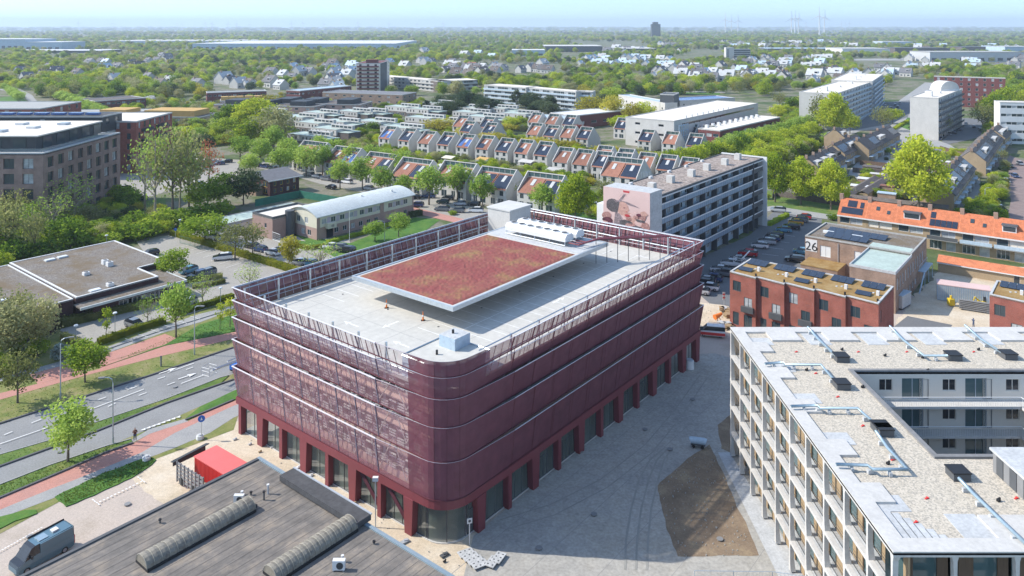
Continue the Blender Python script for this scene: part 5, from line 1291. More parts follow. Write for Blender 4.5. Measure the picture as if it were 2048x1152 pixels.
MB().box(my-.35,mx1-Wm*.88,Hm*.70,my-.2,mx1-Wm*.72,Hm*.712).build('wall_vent', M['darkgrey'], mu.t)
t_ = thing('roof_mast','lattice cage and masts on the roof beside the mural','roof mast',(*P(1290,352,mz+.5),mz),UA)
mb = MB(); 
for a in (0,1.2,2.4): mb.bar((a,0,0),(a,0,1.2),.07); mb.bar((a,1,0),(a,1,1.2),.07)
mb.bar((0,0,1.2),(2.4,0,1.2),.07); mb.bar((0,1,1.2),(2.4,1,1.2),.07); mb.build('cage', M['steel'], t_)

# ---- brown brick building with the number 26
bz = 7.9; bo = P(1610,473,bz)
e1 = toG(*P(1791,544,bz)); e0 = toG(*bo); e2 = toG(*P(1857,478,bz)); 
BW = e0[1]-e1[1]; BL = e2[0]-e1[0]
b26 = Bld('brown_brick_building','brown brick building with a mossy flat roof, dark roof panels and a large number 26','workshop building',G(e1[0],e1[1]),UA)
DU = e0[0]-e1[0]; AW = 8.2
lw = [(s,z,w,h,n,g,'white') for s,z,w,h,n,g in ((3.2,4.2,2.2,2.4,2,'lampglass'),(10.2,4.2,2.2,2.4,2,'lampglass'),(9.6,.1,3.2,2.8,2,'glass'))]
b26.face((0,0),(BL,0),0,bz,[(1.2+k*2.3,4.0,1.2,2.2,2) for k in range(int(BL/2.3)-1)]+[(4+k*2.6,.9,1.5,1.3,2) for k in range(6)],'white','glass'); b26.face((BL,0),(BL,BW),0,bz); b26.face((BL,BW),(DU,BW),0,bz)
b26.face((DU,BW),(DU,AW),0,bz,lw,'white','glass',2); b26.face((DU,AW),(0,AW),0,bz-.5); b26.face((0,AW),(0,0),0,bz-.5,[(3,.8,2.6,2.0,2,'glass','white')],'white'); b26.done([M['brick_brown']])
b26.roof([(DU,0),(BL,0),(BL,BW),(DU,BW)],bz,'roof_gravel_brown','concrete',.25,.35)
MB().box(.12,.12,bz-.75,DU-.4+4,AW-.12,bz+.02 if 0 else bz-.3).build('annex_roof', M['alga_roof'], b26.t)
mb = MB(); mb.box(-.05,-.05,bz-.52,.12,AW+.05,bz+.0); mb.box(.12,AW-.15,bz-.52,DU,AW+.05,bz+.0); mb.box(.12,-.05,bz-.52,DU,.15,bz+.0); mb.build('annex_edge', M['tilepale'], b26.t)
MB().box(DU+.4,.4,bz+.01,DU+3.6,AW,bz+.26).build('roof_felt', M['alga_roof'], b26.t)
for r, (a, c, d) in enumerate(((DU+2.2,9.2 if BW < 26 else 10,BW-1.8),(DU+6.6,6.5,BW-1.8))):
    n = int((d-c)/1.75)
    for k in range(n): mb = MB(); mb.slab([(a,c+k*1.75,bz+.25),(a+3.4,c+k*1.75,bz+.6),(a+3.4,c+1.68+k*1.75,bz+.6),(a,c+1.68+k*1.75,bz+.25)],.06); mb.build('solar_panel', M['solar'], b26.t)
for a, c in ((DU+6.1,12),(DU+6.1,18)): mb = MB(); mb.rbox(a,c,bz,.8,2.2,bz+.5); mb.build('rooflight', M['lampglass'], b26.t)
for s_ in (7.0,13.8): MB().cyl(DU-.12,BW-s_,0,bz-.3,.07,6).build('rain_pipe', M['steel'], b26.t)
MB().box(DU-.05,BW-2.6,bz-3.0,DU-.01,BW-.15,bz-.4).build('number_plate', M['white'], b26.t)
letters('26', b26.t, (DU-.07,BW-1.38,bz-2.8), (R(90),0,R(-90)), 2.7, 'black')
MB().box(DU-6,BW-8.5,0,DU-.02,BW-1,3.4).build('front_extension', M['brick_brown'], b26.t); MB().box(DU-6.1,BW-8.6,3.4,DU-.02,BW-.9,3.6).build('extension_roof', M['moss_roof'], b26.t)
mb = MB()
for k in range(6): mb.bar((BL-9+k*1.6,-.3,3.2),(BL-9+k*1.6,-.3,4.2),.04)
mb.bar((BL-9,-.3,4.2),(BL-1,-.3,4.2),.05); mb.box(BL-9,-1.4,3.0,BL-1,-.02,3.12); mb.bar((BL-9,-1.2,3),(BL-14,-1.2,0),.2)
for k in (0,4,8): mb.bar((BL-1-k,-1.3,0),(BL-1-k,-1.3,3.0),.09)
mb.build('outside_stair', M['sheet_blue'], b26.t)

# ---- new red brick row with a stepped facade
rz_ = 9.6; r0 = P(1458,545,rz_); r1 = P(1757,609,rz_); r2 = P(1790,577,rz_)
g0, g1, g2 = toG(*r0), toG(*r1), toG(*r2); RW = g0[1]-g1[1]; RLn = g2[0]-g1[0]+.6
def brickrow(name, label, org, RW, RL, z, n, seed):
    b = Bld(name, label, 'row houses', org, UA, None, .12); st = RW/n; poly = []
    q = [(0,RW)] if 0 else []
    for k in range(n):
        y0 = RW-k*st; y1 = RW-(k+1)*st; q += [(.7,y0),(0,y1)]
    q = [(0,RW)]+q[1:] if 0 else q
    q += [(RL,0),(RL,RW)]
    for i in range(len(q)):
        a, c = q[i], q[(i+1)%len(q)]; L = math.hypot(c[0]-a[0],c[1]-a[1]); hs = []
        if i < 2*n and i % 2 == 0: hs = [(L*.12, 6.5, 1.6, 1.8, 2), (L*.55, 3.5, 1.6, 2.3, 2), (L*.12, .4, 1.2, 2.3), (L*.55, .4, 1.6, 2.3, 2)]
        elif L > 6 and abs(a[1]-c[1]) < .01 and a[1] < .1: hs = [(1.4, 6.2, .6, 2.0)]
        b.face(a, c, 0, z, hs, 'darkgrey', 'glass')
        if len(hs) == 4:
            f = (L*.55+.8)/L; bx, by = a[0]+(c[0]-a[0])*f, a[1]+(c[1]-a[1])*f; MB().box(bx-.6,by-1.1,3.3,bx-.1,by+1.1,4.3).build('balcony', M['darkgrey'], b.t)
    b.done([M['brick_red']]); b.roof(q, z+.02, 'moss_roof', 'tilepale', .16, .32, 0)
    for k in range(n):
        y = RW-(k+.5)*st; u1 = RL-3.4
        for j in range(3): mb = MB(); mb.slab([(u1,y-1.6+j*1.2,z+.2),(u1+2.6,y-1.6+j*1.2,z+.5),(u1+2.6,y-.45+j*1.2,z+.5),(u1,y-.45+j*1.2,z+.2)],.05); mb.build('solar_panel', M['solar'], b.t)
        if (k+seed)%2: mb = MB(); mb.slab([(2.6,y-.6,z+.2),(4.2,y-.6,z+.4),(4.2,y+1.8,z+.4),(2.6,y+1.8,z+.2)],.05); mb.build('solar_panel', M['solar'], b.t)
        MB().rbox(RL*.42,y-1.4,z,.5,.45,z+.75).build('vent', M['white'], b.t); MB().cyl(1.2,y-st*.42,z,z+.5,.16,6).build('drain', M['black'], b.t)
        for e in range(3): MB().rbox(RL*.45+e*.5,y+.2-e*.7,z,.5,.3,z+.08).build('slab', M['tilepale'], b.t)
    return b
brickrow('brick_row_houses','new red brick row with a stepped facade, moss brown flat roof and black roof panels', G(g1[0],g1[1]), RW, RLn, rz_, 5, 1)
q1 = toG(*P(1978,592,rz_)); brickrow('brick_row_end','red brick row house with a brown flat roof at the right edge behind the gravel roof', G(q1[0], q1[1]-22), 22, 9.5, rz_, 4, 0)

# ---- orange tiled terrace
ez, rg_ = 5.6, 8.9; t0 = P(1675,426,ez); tdir = math.atan2(P(2048,478,ez)[1]-t0[1], P(2048,478,ez)[0]-t0[0])
N_ = 9; TWd = 6.9
for k in range(N_):
    lab = ['orange tiled terraced house at the left gable end, with two arrays of black roof panels','orange tiled terraced house with closed beige shutters, second from the left gable','orange tiled terraced house with a wide white dormer, third from the left gable','orange tiled terraced house with six roof panels above a deep balcony','orange tiled terraced house with two rooflights and a white awning','orange tiled terraced house with a three pane white dormer','orange tiled terraced house with cream shutters near the right edge','orange tiled terraced house beyond the cream shuttered one, at the right edge','orange tiled terraced house, last one before the picture ends at the right'][k]
    b = Bld('terraced_house', lab, 'terraced house', (t0[0]+math.cos(tdir)*TWd*k, t0[1]+math.sin(tdir)*TWd*k), tdir, 'orange tiled terrace')
    w2 = [(.6,3.3,2.3,1.7,1,'panel_beige' if k in (1,6,7) else 'glass','white'),(3.1,3.3,2.9,1.7,2,'panel_beige' if k in (1,5,6) else 'glass','white'),(.6,.3,2.6,2.0,3),(4.1,.1,2.0,2.2,1,'glass','white')]
    b.face((0,0),(TWd,0),0,ez,w2,'white','glass',2); b.face((TWd,0),(TWd,8),0,ez); b.face((TWd,8),(0,8),0,ez); b.face((0,8),(0,0),0,ez); b.wall.tri((0,0,ez),(0,8,ez),(0,4,rg_)); b.wall.tri((TWd,0,ez),(TWd,4,rg_),(TWd,8,ez)); b.done([M['beigebrick']])
    mb = MB(); mb.slab([(0,-.5,ez-.35),(TWd,-.5,ez-.35),(TWd,4,rg_+.12),(0,4,rg_+.12)],.18); mb.slab([(0,4,rg_+.12),(TWd,4,rg_+.12),(TWd,8.4,ez-.25),(0,8.4,ez-.25)],.18)
    mb.build('roof', M['orange_tile'], b.t)
    mb = MB(); ns = 26
    for j in range(ns): x = .1+(TWd-.2)*j/ns; mb.bar((x,-.5,ez-.33),(x,4,rg_+.14),.045)
    mb.build('tile_rolls', M['orange_tile'], b.t)
    MB().box(0,-.62,ez-.62,TWd,-.48,ez-.32).build('gutter', M['white'], b.t); MB().box(-.35,3.5,rg_-.7,.55,4.5,rg_+1.1).build('chimney', M['brick_brown'], b.t)
    sl_ = lambda y: ez-.35+(rg_+.12-ez+.35)*(y+.5)/4.5
    def pan(x0,x1,y0,y1,m,nm,o=.07): mb = MB(); mb.slab([(x0,y0,sl_(y0)+o+.05),(x1,y0,sl_(y0)+o+.05),(x1,y1,sl_(y1)+o+.05),(x0,y1,sl_(y1)+o+.05)],.05); mb.build(nm, M[m], b.t)
    if k == 0: pan(.8,5.9,.1,1.6,'solar','solar_panel'); pan(2.0,4.2,1.8,3.4,'solar','solar_panel'); pan(5.0,5.9,1.8,3.2,'solar','solar_panel')
    elif k == 3:
        for j in range(5): pan(.5+j*1.2,1.6+j*1.2,0,1.5,'solar','solar_panel')
        pan(.5,1.6,1.8,3.2,'solar','solar_panel')
    elif k in (2,5,8):
        MB().box(1.6,.9,sl_(.9)-.1,5.2 if k==2 else 4.4,3.6,sl_(.9)+1.5).build('dormer', M['white'], b.t); MB().box(1.8,.85,sl_(.9)+.25,5.0 if k==2 else 4.2,.895,sl_(.9)+1.3).build('dormer_window', M['glass'], b.t); MB().box(1.4,.6,sl_(.9)+1.5,5.4 if k==2 else 4.6,3.9,sl_(.9)+1.62).build('dormer_roof', M['darkgrey'], b.t)
    else: pan(2.0,2.8,1.8,2.7,'glass','rooflight',.1); pan(4.6,5.3,1.2,2.0,'glass','rooflight',.1)
    if k in (3,4,5,6): MB().box(.2,-1.6,2.75,TWd-.2,-.02,2.95).build('balcony_floor', M['concrete'], b.t); MB().box(.2,-1.65,2.95,TWd-.2,-1.58,3.75).build('balcony_rail', M['darkgrey' if k==3 else 'sheet_blue'], b.t)
# low sheds with an orange roof in the back gardens
s0 = P(1876,520,2.6); 
lb = Bld('garden_shed_row','long low shed row with an orange tiled roof behind the terrace','shed',s0,tdir)
lb.face((0,0),(34,0),0,2.3,[(14,.1,1.1,2.0,1,'dark','panel_beige')]); lb.face((34,0),(34,4),0,2.3); lb.face((34,4),(0,4),0,2.3); lb.face((0,4),(0,0),0,2.3); lb.done([M['beigebrick']])
mb = MB(); mb.slab([(-.2,-.3,2.25),(34,-.3,2.25),(34,2.2,3.3),(-.2,2.2,3.3)],.12); mb.slab([(-.2,2.2,3.3),(34,2.2,3.3),(34,4.3,2.4),(-.2,4.3,2.4)],.12); mb.build('roof', M['orange_tile'], lb.t)
MB().box(-.2,-.42,2.0,34,-.3,2.2).build('gutter', M['white'], lb.t)

# ---- other large buildings of the middle distance (near roof corner in the photograph)
bk('school_block','long white three storey building with a solar roof and small square windows',1298,234,11.5,58,15,R(40),'concrete_white',3,0,roofm='panel_beige',gl='glass_dark',cat='school') if 0 else None
def bk2(name, label, pn, pl, pr, z, m, fcols, lcols, rows, w, h, roofm, fr='white', gl='glass', cat='building', edge='offwhite', mull=1, hz=None, top=None):
    """roof corners in the photograph: near, left and right"""
    a, l, r = (Vector(P(*q, z)) for q in (pn, pl, pr)); ang = math.atan2(r.y-a.y, r.x-a.x); L = (r-a).length
    n = Vector((-math.sin(ang), math.cos(ang))); Wd = abs((l-a).dot(n)); st = z/rows; hz = hz or .32
    zs = [st*k+st*hz for k in range(rows)]
    f = grid(.4, L-.4, fcols, w, zs, h) if fcols else (); lf = grid(.4, Wd-.4, lcols, w, zs, h) if lcols else ()
    b = boxb(name, label, cat, a, ang, L, Wd, z, m, f, lf, (), roofm, edge, fr, gl, mull); b.L, b.W, b.Z = L, Wd, z; return b
# white school: two wings round a court, plus red brick block
w1 = bk2('white_school_wing','white three storey wing with slit windows and a row of roof vents before a blue brick shaft',(1348,243),(1299,226),(1516,207),12.5,'concrete_white',0,2,3,2.6,1.1,'panel_beige',cat='school building',gl='glass_dark')
MB().box(8,-.05,10.0,w1.L-6,-.02,10.9).build('ribbon_window', M['glass_dark'], w1.t)
for k in range(9): MB().cyl(16+k*5,-.01,4.5,4.5,.1,6) if 0 else MB().rbox(14+k*6,1.2,12.5,.9,.9,13.8).build('roof_vent', M['white'], w1.t)
for r in (7.0,9.8):
    for k in range(6): MB().box(20+k*6,-.05,r,20.9+k*6,-.01,r+.9).build('round_window', M['glass_dark'], w1.t)
mb = MB()
for k in range(5): mb.bar((1+k*2.2,-2,0),(1+k*2.2,-2,11),.25); mb.bar((1,-2,2.4*k+1),(10,-2,2.4*k+1),.25)
mb.build('fire_stair', M['sheet_blue'], w1.t)
w2 = bk2('white_school_link','white upper wing with a row of round windows behind the yellow trees',(1237,190),(1241,186),(1330,207),12,'concrete_white',0,0,3,1,1,'sheet_blue',cat='school building')
for k in range(9): MB().box(3+k*7,-.05,8.5,4.1+k*7,-.01,9.6).build('round_window', M['glass_dark'], w2.t)
MB().box(2,-.05,3,w2.L-2,-.02,5.5).build('ribbon_window', M['glass'], w2.t)
w3 = bk2('dark_brick_shaft','blue black brick lift shaft between the two white school wings',(1348,190),(1328,186),(1358,186),16.5,'darkgrey',0,0,3,1,1,'darkgrey',cat='lift shaft')
w4 = bk2('school_rear_building','white rear school wing with blue roof panels and round windows',(1360,202),(1345,196),(1470,196),12,'concrete_white',8,0,3,1.2,1,'solar_blue',cat='school building')
w5 = bk2('red_brick_school_block','red brick school block with a pale flat roof and a row of vents',(1440,262),(1395,258),(1560,235),8.5,'plum_brick',9,3,2,2.6,1.4,'panel_beige',cat='school building')
for k in range(10): MB().rbox(6+k*6,w5.W-1.2,8.5,1.3,1.3,9.9).build('roof_vent', M['white'], w5.t)
bk2('low_white_pavilion','low white curved pavilion beside the yellow trees',(1140,239),(1090,226),(1160,233),6.5,'concrete_white',3,3,2,1.4,1.2,'sheet_blue',cat='school building')
bk2('saw_roof_hall','maroon hall with a white zigzag roof behind the yellow trees',(1150,232),(1140,222),(1290,217),7,'plum_brick',6,0,1,4,1.4,'white',cat='school building')
# white slab flats, upper right
def slabflats(name, label, pn, pl, pr, z, rows, fc, lc, m='offwhite', gal='sheet_blue', **k):
    b = bk2(name, label, pn, pl, pr, z, m, fc, lc, rows, 2.6, 1.5, 'panel_beige', cat='apartment building', mull=2, **k)
    for r in range(rows): MB().box(.3,-1.2,z/rows*r+.1,b.L-.3,-.06,z/rows*r+.2).box(.3,-1.22,z/rows*r+.2,b.L-.3,-1.15,z/rows*r+1.15).build('balcony', M[gal], b.t)
    for q in range(3): MB().rbox(b.L*(q+.5)/3,b.W/2,z,3,3,z+(2.5 if q==0 else 1)).build('roof_house', M['white'], b.t)
    return b
slabflats('white_slab_flats','pale seven storey slab flats standing behind a big lime tree',(1672,188),(1615,180),(1742,165),19,7,12,0)
slabflats('white_slab_flats','pale seven storey slab flats, the farther slab with a white roof box',(1745,163),(1668,158),(1766,149),20,7,10,0)
g3 = slabflats('grey_slab_flats','white ended slab flats with dark galleries and a glass dome behind its roof',(1877,197),(1817,195),(1924,179),20,7,14,0,'concrete_white','darkgrey')
g4 = bk2('maroon_brick_block','large maroon brick apartment block with scattered windows at the upper right',(1868,153),(1862,152),(2011,157),20,'plum_brick',9,2,6,1.6,1.8,'panel_beige',cat='apartment building')
dm = thing('glass_dome','pale barrel dome on the roof of the white ended slab flats','dome',(*P(1892,181,20),20),R(10))
mb = MB(); n = 10
for i in range(n):
    a0, a1 = math.pi*i/n, math.pi*(i+1)/n; mb.quad((-5.6*math.cos(a0),-3,4.4*math.sin(a0)+.8),(-5.6*math.cos(a0),5,4.4*math.sin(a0)+.8),(-5.6*math.cos(a1),5,4.4*math.sin(a1)+.8),(-5.6*math.cos(a1),-3,4.4*math.sin(a1)+.8))
[mb.ngon([(-5.6*math.cos(math.pi*i/n),q,4.4*math.sin(math.pi*i/n)+.8) for i in range(n+1)]) for q in (-3,5)]; mb.build('dome', M['offwhite'], dm)
MB().box(-5.8,-3.2,0,5.8,5.2,.8).build('drum', M['white'], dm)
bk2('white_panel_flats','white panelled flats with green tinted balconies at the right edge',(2000,205),(1996,202),(2090,207),19,'white',8,0,5,2.2,1.3,'panel_beige',cat='apartment building')
# white gallery flats in the middle
for k,(a, b_, c, rows, fc, lab) in enumerate((((1150,183),(1115,180),(1186,184),4,5,'pale end block of the gallery flats behind the dark conifers'),((1050,175),(1048,172),(1152,184),4,14,'long pale gallery flats behind the dark conifers'),((968,170),(968,166),(1052,176),4,12,'white balcony flats left of the long gallery flats'),((758,152),(758,149),(885,163),3,16,'long low white flats right of the tower block'),((875,163),(900,158),(955,160),3,9,'dark ended flats right of the low white flats'))):
    q = bk2('gallery_flats', lab, a, b_, c, 12 if rows==4 else 9, 'offwhite' if k!=4 else 'brown_tile', fc, 0, rows, 3.2, 1.5, 'panel_beige', cat='apartment building', mull=2)
    for r in range(rows): MB().box(.3,-1.1,3*r+.1,q.L-.3,-1,3*r+1.05).build('balcony', M['sheet_blue' if k<3 else 'offwhite'], q.t)
tb = bk2('tower_block','dark maroon and cream tower block with stacked balconies in the middle distance',(760,127),(720,125),(779,121),24,'panel_beige',4,3,8,2,1.4,'plum_brick',gl='glass_dark',fr='darkgrey',cat='tower block')
MB().box(2,-.1,0,tb.L*.7,-.02,23.9).build('dark_cladding', M['darkgrey'], tb.t); MB().box(3,3,24,12,12,27).build('roof_house', M['plum_brick'], tb.t)
for r in range(7): MB().box(-1.5,1,3*r+2.9,-.03,tb.W-1,3*r+4).build('balcony', M['plum_brick'], tb.t)
# brick rows, left middle
for a, b_, c, z, m, fc, rm_, lab in (
 ((190,203),(167,198),(292,196),7,'plum_brick',10,'brown_tile','plum brick row beyond the leafy avenue, far left'),
 ((268,229),(191,202),(304,218),7.5,'pinkbrick',3,'concrete','pinkish brick row with a long band of windows facing the avenue'),
 ((400,235),(316,202),(440,226),6.5,'pinkbrick',2,'brown_tile','pink brick house row carrying ochre roof storeys'),
 ((414,186),(395,184),(533,182),8,'plum_brick',12,'concrete','long plum brick row with pale windows, behind the ochre houses'),
 ((440,203),(424,199),(536,200),5.5,'pinkbrick',7,'concrete','low pinkish row with small ochre roof boxes'),
 ((628,214),(530,192),(655,208),6,'pinkbrick',3,'brown_tile','pinkish row with black roof boxes, left of the second one'),
 ((720,210),(618,189),(745,203),6,'pinkbrick',3,'brown_tile','pinkish row with black roof boxes, right of the first one'),
 ((600,182),(598,178),(703,172),8,'plum_brick',10,'sheet_blue','plum brick row with a glassy upper floor in front of the tower block'),
 ((805,190),(706,176),(833,185),7,'brick_brown',3,'grey_tile','brown row with a long dark sloping roof beside the conifers'),
 ((0,223),(-60,215),(60,214),9,'brick_red',6,'concrete','red brick row at the far left edge')):
    b = bk2('brick_row', lab, a, b_, c, z, m, fc, 9, 2, 2.2, 1.2, rm_, cat='row houses')
    if rm_ == 'brown_tile' and fc == 2: 
        MB().box(3,5,6.5,b.L*.9,b.W*.45,9.5).build('roof_storey', M['ochre'], b.t); MB().box(3,b.W*.6,6.5,b.L*.8,b.W*.8,9.5).build('roof_storey', M['ochre'], b.t)
    if fc == 3 and m == 'pinkbrick' and z == 6:
        for f in (.1,.45,.75): MB().box(3,b.W*f,6,b.L*.85,b.W*(f+.16),8.8).build('roof_storey', M['dark'], b.t)
    if z == 5.5:
        for f in (.1,.25,.4,.6,.8): MB().rbox(b.L*f,b.W*.5,5.5,5,5,8).build('roof_storey', M['ochre'], b.t)
# far sheds, warehouses and towers
def shed(label, px0, px1, py, top, m, roofm='white', depth=60, cat='warehouse'):
    x0, y = P(px0, py); x1 = (px1-1024)/F*y; z = (py-top)*y/F
    t = thing('warehouse', label, cat, (x0,y,0), 0); MB().box(0,0,0,x1-x0,depth,z*.96).build('wall', M[m], t); MB().box(-.5,-.5,z*.96,x1-x0+.5,depth+.5,z).build('roof', M[roofm], t); 
    mb = MB(); n = max(3,int((x1-x0)/14))
    for k in range(n): mb.box((x1-x0)*(k+.2)/n,-.3,z*.12,(x1-x0)*(k+.75)/n,-.05,z*.4)
    mb.build('loading_doors', M['darkgrey'], t); return t
shed('big pale blue warehouse at the far left horizon',-60,50,101,78,'sheet_blue','white',120)
shed('stepped pale warehouse right of the pale blue one',50,122,101,84,'sheet_blue','white',100)
shed('long low white roofed shed in front of the far warehouses',10,200,106,101,'darkgrey','white',90)
shed('wide white roofed warehouse, left centre of the horizon woods',385,790,99,87,'sheet_blue','white',420)
shed('second white roofed hall behind the wide warehouse',200,470,88,82,'sheet_blue','offwhite',300)
shed('small white roofed shed right of the wide warehouse',780,830,93,87,'offwhite','offwhite',60)
shed('dark glassy company hall with a pale roof, right of centre',1090,1205,104,92,'darkgrey','offwhite',120)
shed('low dark company hall with a wide pale roof',1245,1312,104,97,'dark','offwhite',160)
shed('low blue white hall left of the dark glassy hall',1024,1090,112,100,'sheet_blue','white',60)
shed('bright white hall at the right, before the far woods',1685,1780,110,97,'white','offwhite',80)
shed('pale glass hall near the right hand woods',1765,1825,92,83,'sheet_blue','white',60)
shed('dark long hall left of the bright white hall',1536,1680,103,97,'darkgrey','sheet_blue',80)
shed('long grey parapet building along the far right road',1860,2048,124,104,'tilepale','concrete',60)
shed('grey blue hall above the long parapet building',2010,2080,110,93,'sheet_blue','tilepale',60)
shed('brown stepped block behind the bright white hall',1790,1900,109,96,'brown_tile','darkgrey',60)
shed('dark block with white roof boxes at the far right',1925,2000,104,94,'brown_tile','darkgrey',60)
x, y = P(1304,78); 
tw_ = thing('dark_tower','dark blue black tower alone above the horizon woods','tower',(x,y,0),0)
k_ = y/F; MB().box(0,0,0,17*k_,16*k_,30*k_).build('wall', M['dark'], tw_); MB().box(3*k_,3*k_,30*k_,13*k_,13*k_,34*k_).build('roof_house', M['darkgrey'], tw_)
mb = MB()
for r in range(9): mb.box(.8*k_,-.4,2*k_+r*3*k_,16*k_,-.1,3.2*k_+r*3*k_)
mb.build('window_band', M['glass'], tw_)
x, y = P(1452,120); k_ = y/F
ot = thing('office_tower','cream office tower with dark window bands before the far housing','office building',(x,y,0),0)
MB().box(0,0,0,16*k_,14*k_,25*k_).build('wall', M['concrete_white'], ot); MB().box(16*k_,3*k_,0,50*k_,14*k_,22*k_).build('wall', M['concrete'], ot)
for r in range(5): MB().box(17*k_,2.9*k_,(2+r*4)*k_,49*k_,2.98*k_,(4+r*4)*k_).build('window_band', M['glass'], ot)
for r in range(5): MB().box(2*k_,-.1,(3+r*4)*k_,6*k_,-.02,(5+r*4)*k_).build('window', M['glass_dark'], ot)
# wind turbines
TB = None
def turbine(px, py, hpx, d):
    global TB
    base = P(px, HOR+F*H/d)
    if TB is None:
        t = thing('wind_turbine', None, 'wind turbine', (0,0,0), 0, 'wind turbines on the horizon')
        MB().cyl(0,0,0,100,4.2,8,0,2.4).build('tower', M['white'], t); MB().box(-1.8,-3,99,1.8,6,102.5).build('nacelle', M['white'], t)
        rt = MB().cyl(0,0,0,.1,.1,4).build('hub', M['white'], t); rt.data = MB().rbox(0,-4,99.5,2.4,2.4,102).mesh('hub',[M['white']])
        bm_ = MB(); bm_.v = [(-1.4,0,0),(3,0,4),(.9,0,46),(-.6,0,46),(-1.4,.8,0),(3,.8,4),(.9,.4,46),(-.6,.4,46)]; bm_.f = [(0,1,2,3),(7,6,5,4),(0,4,5,1),(1,5,6,2),(2,6,7,3),(3,7,4,0)]; bm_.m = [0]*6; me = bm_.mesh('blade',[M['white']])
        for k in range(3): b = obj('blade', me, t, (0,-4.6,100.7)); b.rotation_euler[1] = R(120*k)
        TB = t; o = t
    else:
        o = dup(TB)
    hgt = H+(HOR-py)*d/F; o.location = ((px-1024)/F*d, d, 0); o.scale = (hgt/130,)*3; o.rotation_euler[2] = R(rnd.uniform(-35,35))
    for c in o.children:
        if c.name.startswith('blade'): pass
    auto(o, 'white three bladed wind turbine'); return o
for a in ((1451,30,1,5600),(1463,34,1,6200),(1476,33,1,6400),(1583,27,1,5200),(1590,26,1,5800),(1597,27,1,6300),(1639,20,1,5000),(1649,24,1,5500),(1683,42,1,11000),(1691,41,1,12000),(1699,42,1,12500),(716,40,1,9500),(778,42,1,10000),(834,44,1,10500),(887,42,1,10500),(583,42,1,10500),(606,41,1,11000),(648,44,1,11500),(411,42,1,10000),(424,42,1,10000),(473,43,1,11000),(456,43,1,11500),(500,44,1,12500),(528,44,1,12500),(226,42,1,11500),(292,42,1,11500),(157,41,1,11500),(355,42,1,10500),(365,43,1,11500),(936,44,1,12500),(1612,40,1,10800),(537,46,1,14000)): turbine(*a)
# ================================================================ houses
VA = UA-math.pi/2                                   # along -v: house rows step down to the right
def house_saw(n, W0, variant):
    """white house(s) with a mono pitch front roof and a tall glazed strip behind; n dwellings side by side"""
    t = thing('white_gable_house', None, 'house', (0,0,0), 0, 'white houses with glazed roof strips'); Wd = W0*n; D = 13; ze, zr = 5.0, 8.3
    mb = MB(); hs = []
    for k in range(n): hs += [(k*W0+.8,.5,1.4,1.9),(k*W0+3.2,.4,W0-4.2,2.0),(k*W0+1.0,3.2,1.2,1.4),(k*W0+W0-2.4,3.2,1.3,1.4)]
    mb.wall((0,0),(Wd,0),0,ze,[(a,b,a+c,b+d) for a,b,c,d in hs],.12)
    mb.wall((Wd,0),(Wd,D),0,ze-1); mb.wall((Wd,D),(0,D),0,ze-1); mb.wall((0,D),(0,0),0,ze-1)
    for x, f in ((0,-1),(Wd,1)):                    # raked side walls standing proud of the roof
        mb.ngon([(x,-.1,ze-1),(x,0,ze+.35),(x,5.6,zr+1.7),(x,5.9,zr+1.7),(x,D,ze-1)][::f]); xx = x-f*.25
        mb.ngon([(xx,-.1,ze-1),(xx,0,ze+.35),(xx,5.6,zr+1.7),(xx,5.9,zr+1.7),(xx,D,ze-1)][::-f])
        q = [(-.1,ze-1),(0,ze+.35),(5.6,zr+1.7),(5.9,zr+1.7),(D,ze-1)]
        for (a,za),(b,zb) in zip(q,q[1:]): mb.quad((min(x,xx),a,za),(max(x,xx),a,za),(max(x,xx),b,zb),(min(x,xx),b,zb))
    mb.build('wall', M['offwhite'], t)
    for a,b,c,d in hs: obj('window', win_mesh(c,d,'darkgrey' if b > 3 else 'white','glass',2 if c > 1.3 else 1), t, (a,.1,b))
    s = lambda y: ze+(zr-ze)*y/5.6
    for k in range(n):
        x0, x1 = k*W0+.27, (k+1)*W0-(.27 if k == n-1 else 0); v = variant[k]
        mb = MB(); mb.quad((x0,-.25,s(-.25)),(x1,-.25,s(-.25)),(x1,5.6,zr),(x0,5.6,zr)); mb.build('roof', M['red_tile'], t)
        def pan(a,b,c,d,m,nm,o=.06): mb = MB(); mb.slab([(x0+a,c,s(c)+o+.04),(x0+b,c,s(c)+o+.04),(x0+b,d,s(d)+o+.04),(x0+a,d,s(d)+o+.04)],.05); mb.build(nm, M[m], t)
        wv = x1-x0
        if v == 's': pan(.3,wv-.3,.3,5.0,'solar','solar_panel')
        if v == 'b':
            pan(.3,wv*.38,.6,4.6,'solar_blue','solar_panel'); pan(wv*.62,wv-.3,.6,4.6,'solar_blue','solar_panel')
        if v == 'h': pan(.3,wv*.55,.5,3.0,'solar','solar_panel')
        pan(wv*.4,wv*.58,2.6,4.8,'tilepale','rooflight',.12)
    mb = MB(); mb.box(.27,5.6,zr-1,Wd-.27,5.75,zr+.25); mb.build('clerestory_sill', M['offwhite'], t)
    mb = MB(); mb.quad((.27,5.66,zr+.25),(Wd-.27,5.66,zr+.25),(Wd-.27,5.66,zr+1.45),(.27,5.66,zr+1.45),1)
    for k in range(n*3+1): x = .3+(Wd-.6)*k/(n*3); mb.box(x-.05,5.6,zr+.25,x+.05,5.7,zr+1.45)
    mb.box(.2,5.5,zr+1.45,Wd-.2,5.9,zr+1.65); mb.build('clerestory', [M['offwhite'], M['glass_teal']], t)
    mb = MB(); mb.slab([(.25,5.8,zr+1.5),(Wd-.25,5.8,zr+1.5),(Wd-.25,D+.2,ze-1.1),(.25,D+.2,ze-1.1)],.15); mb.build('back_roof', M['grey_tile'], t)
    return t
SAW = {}
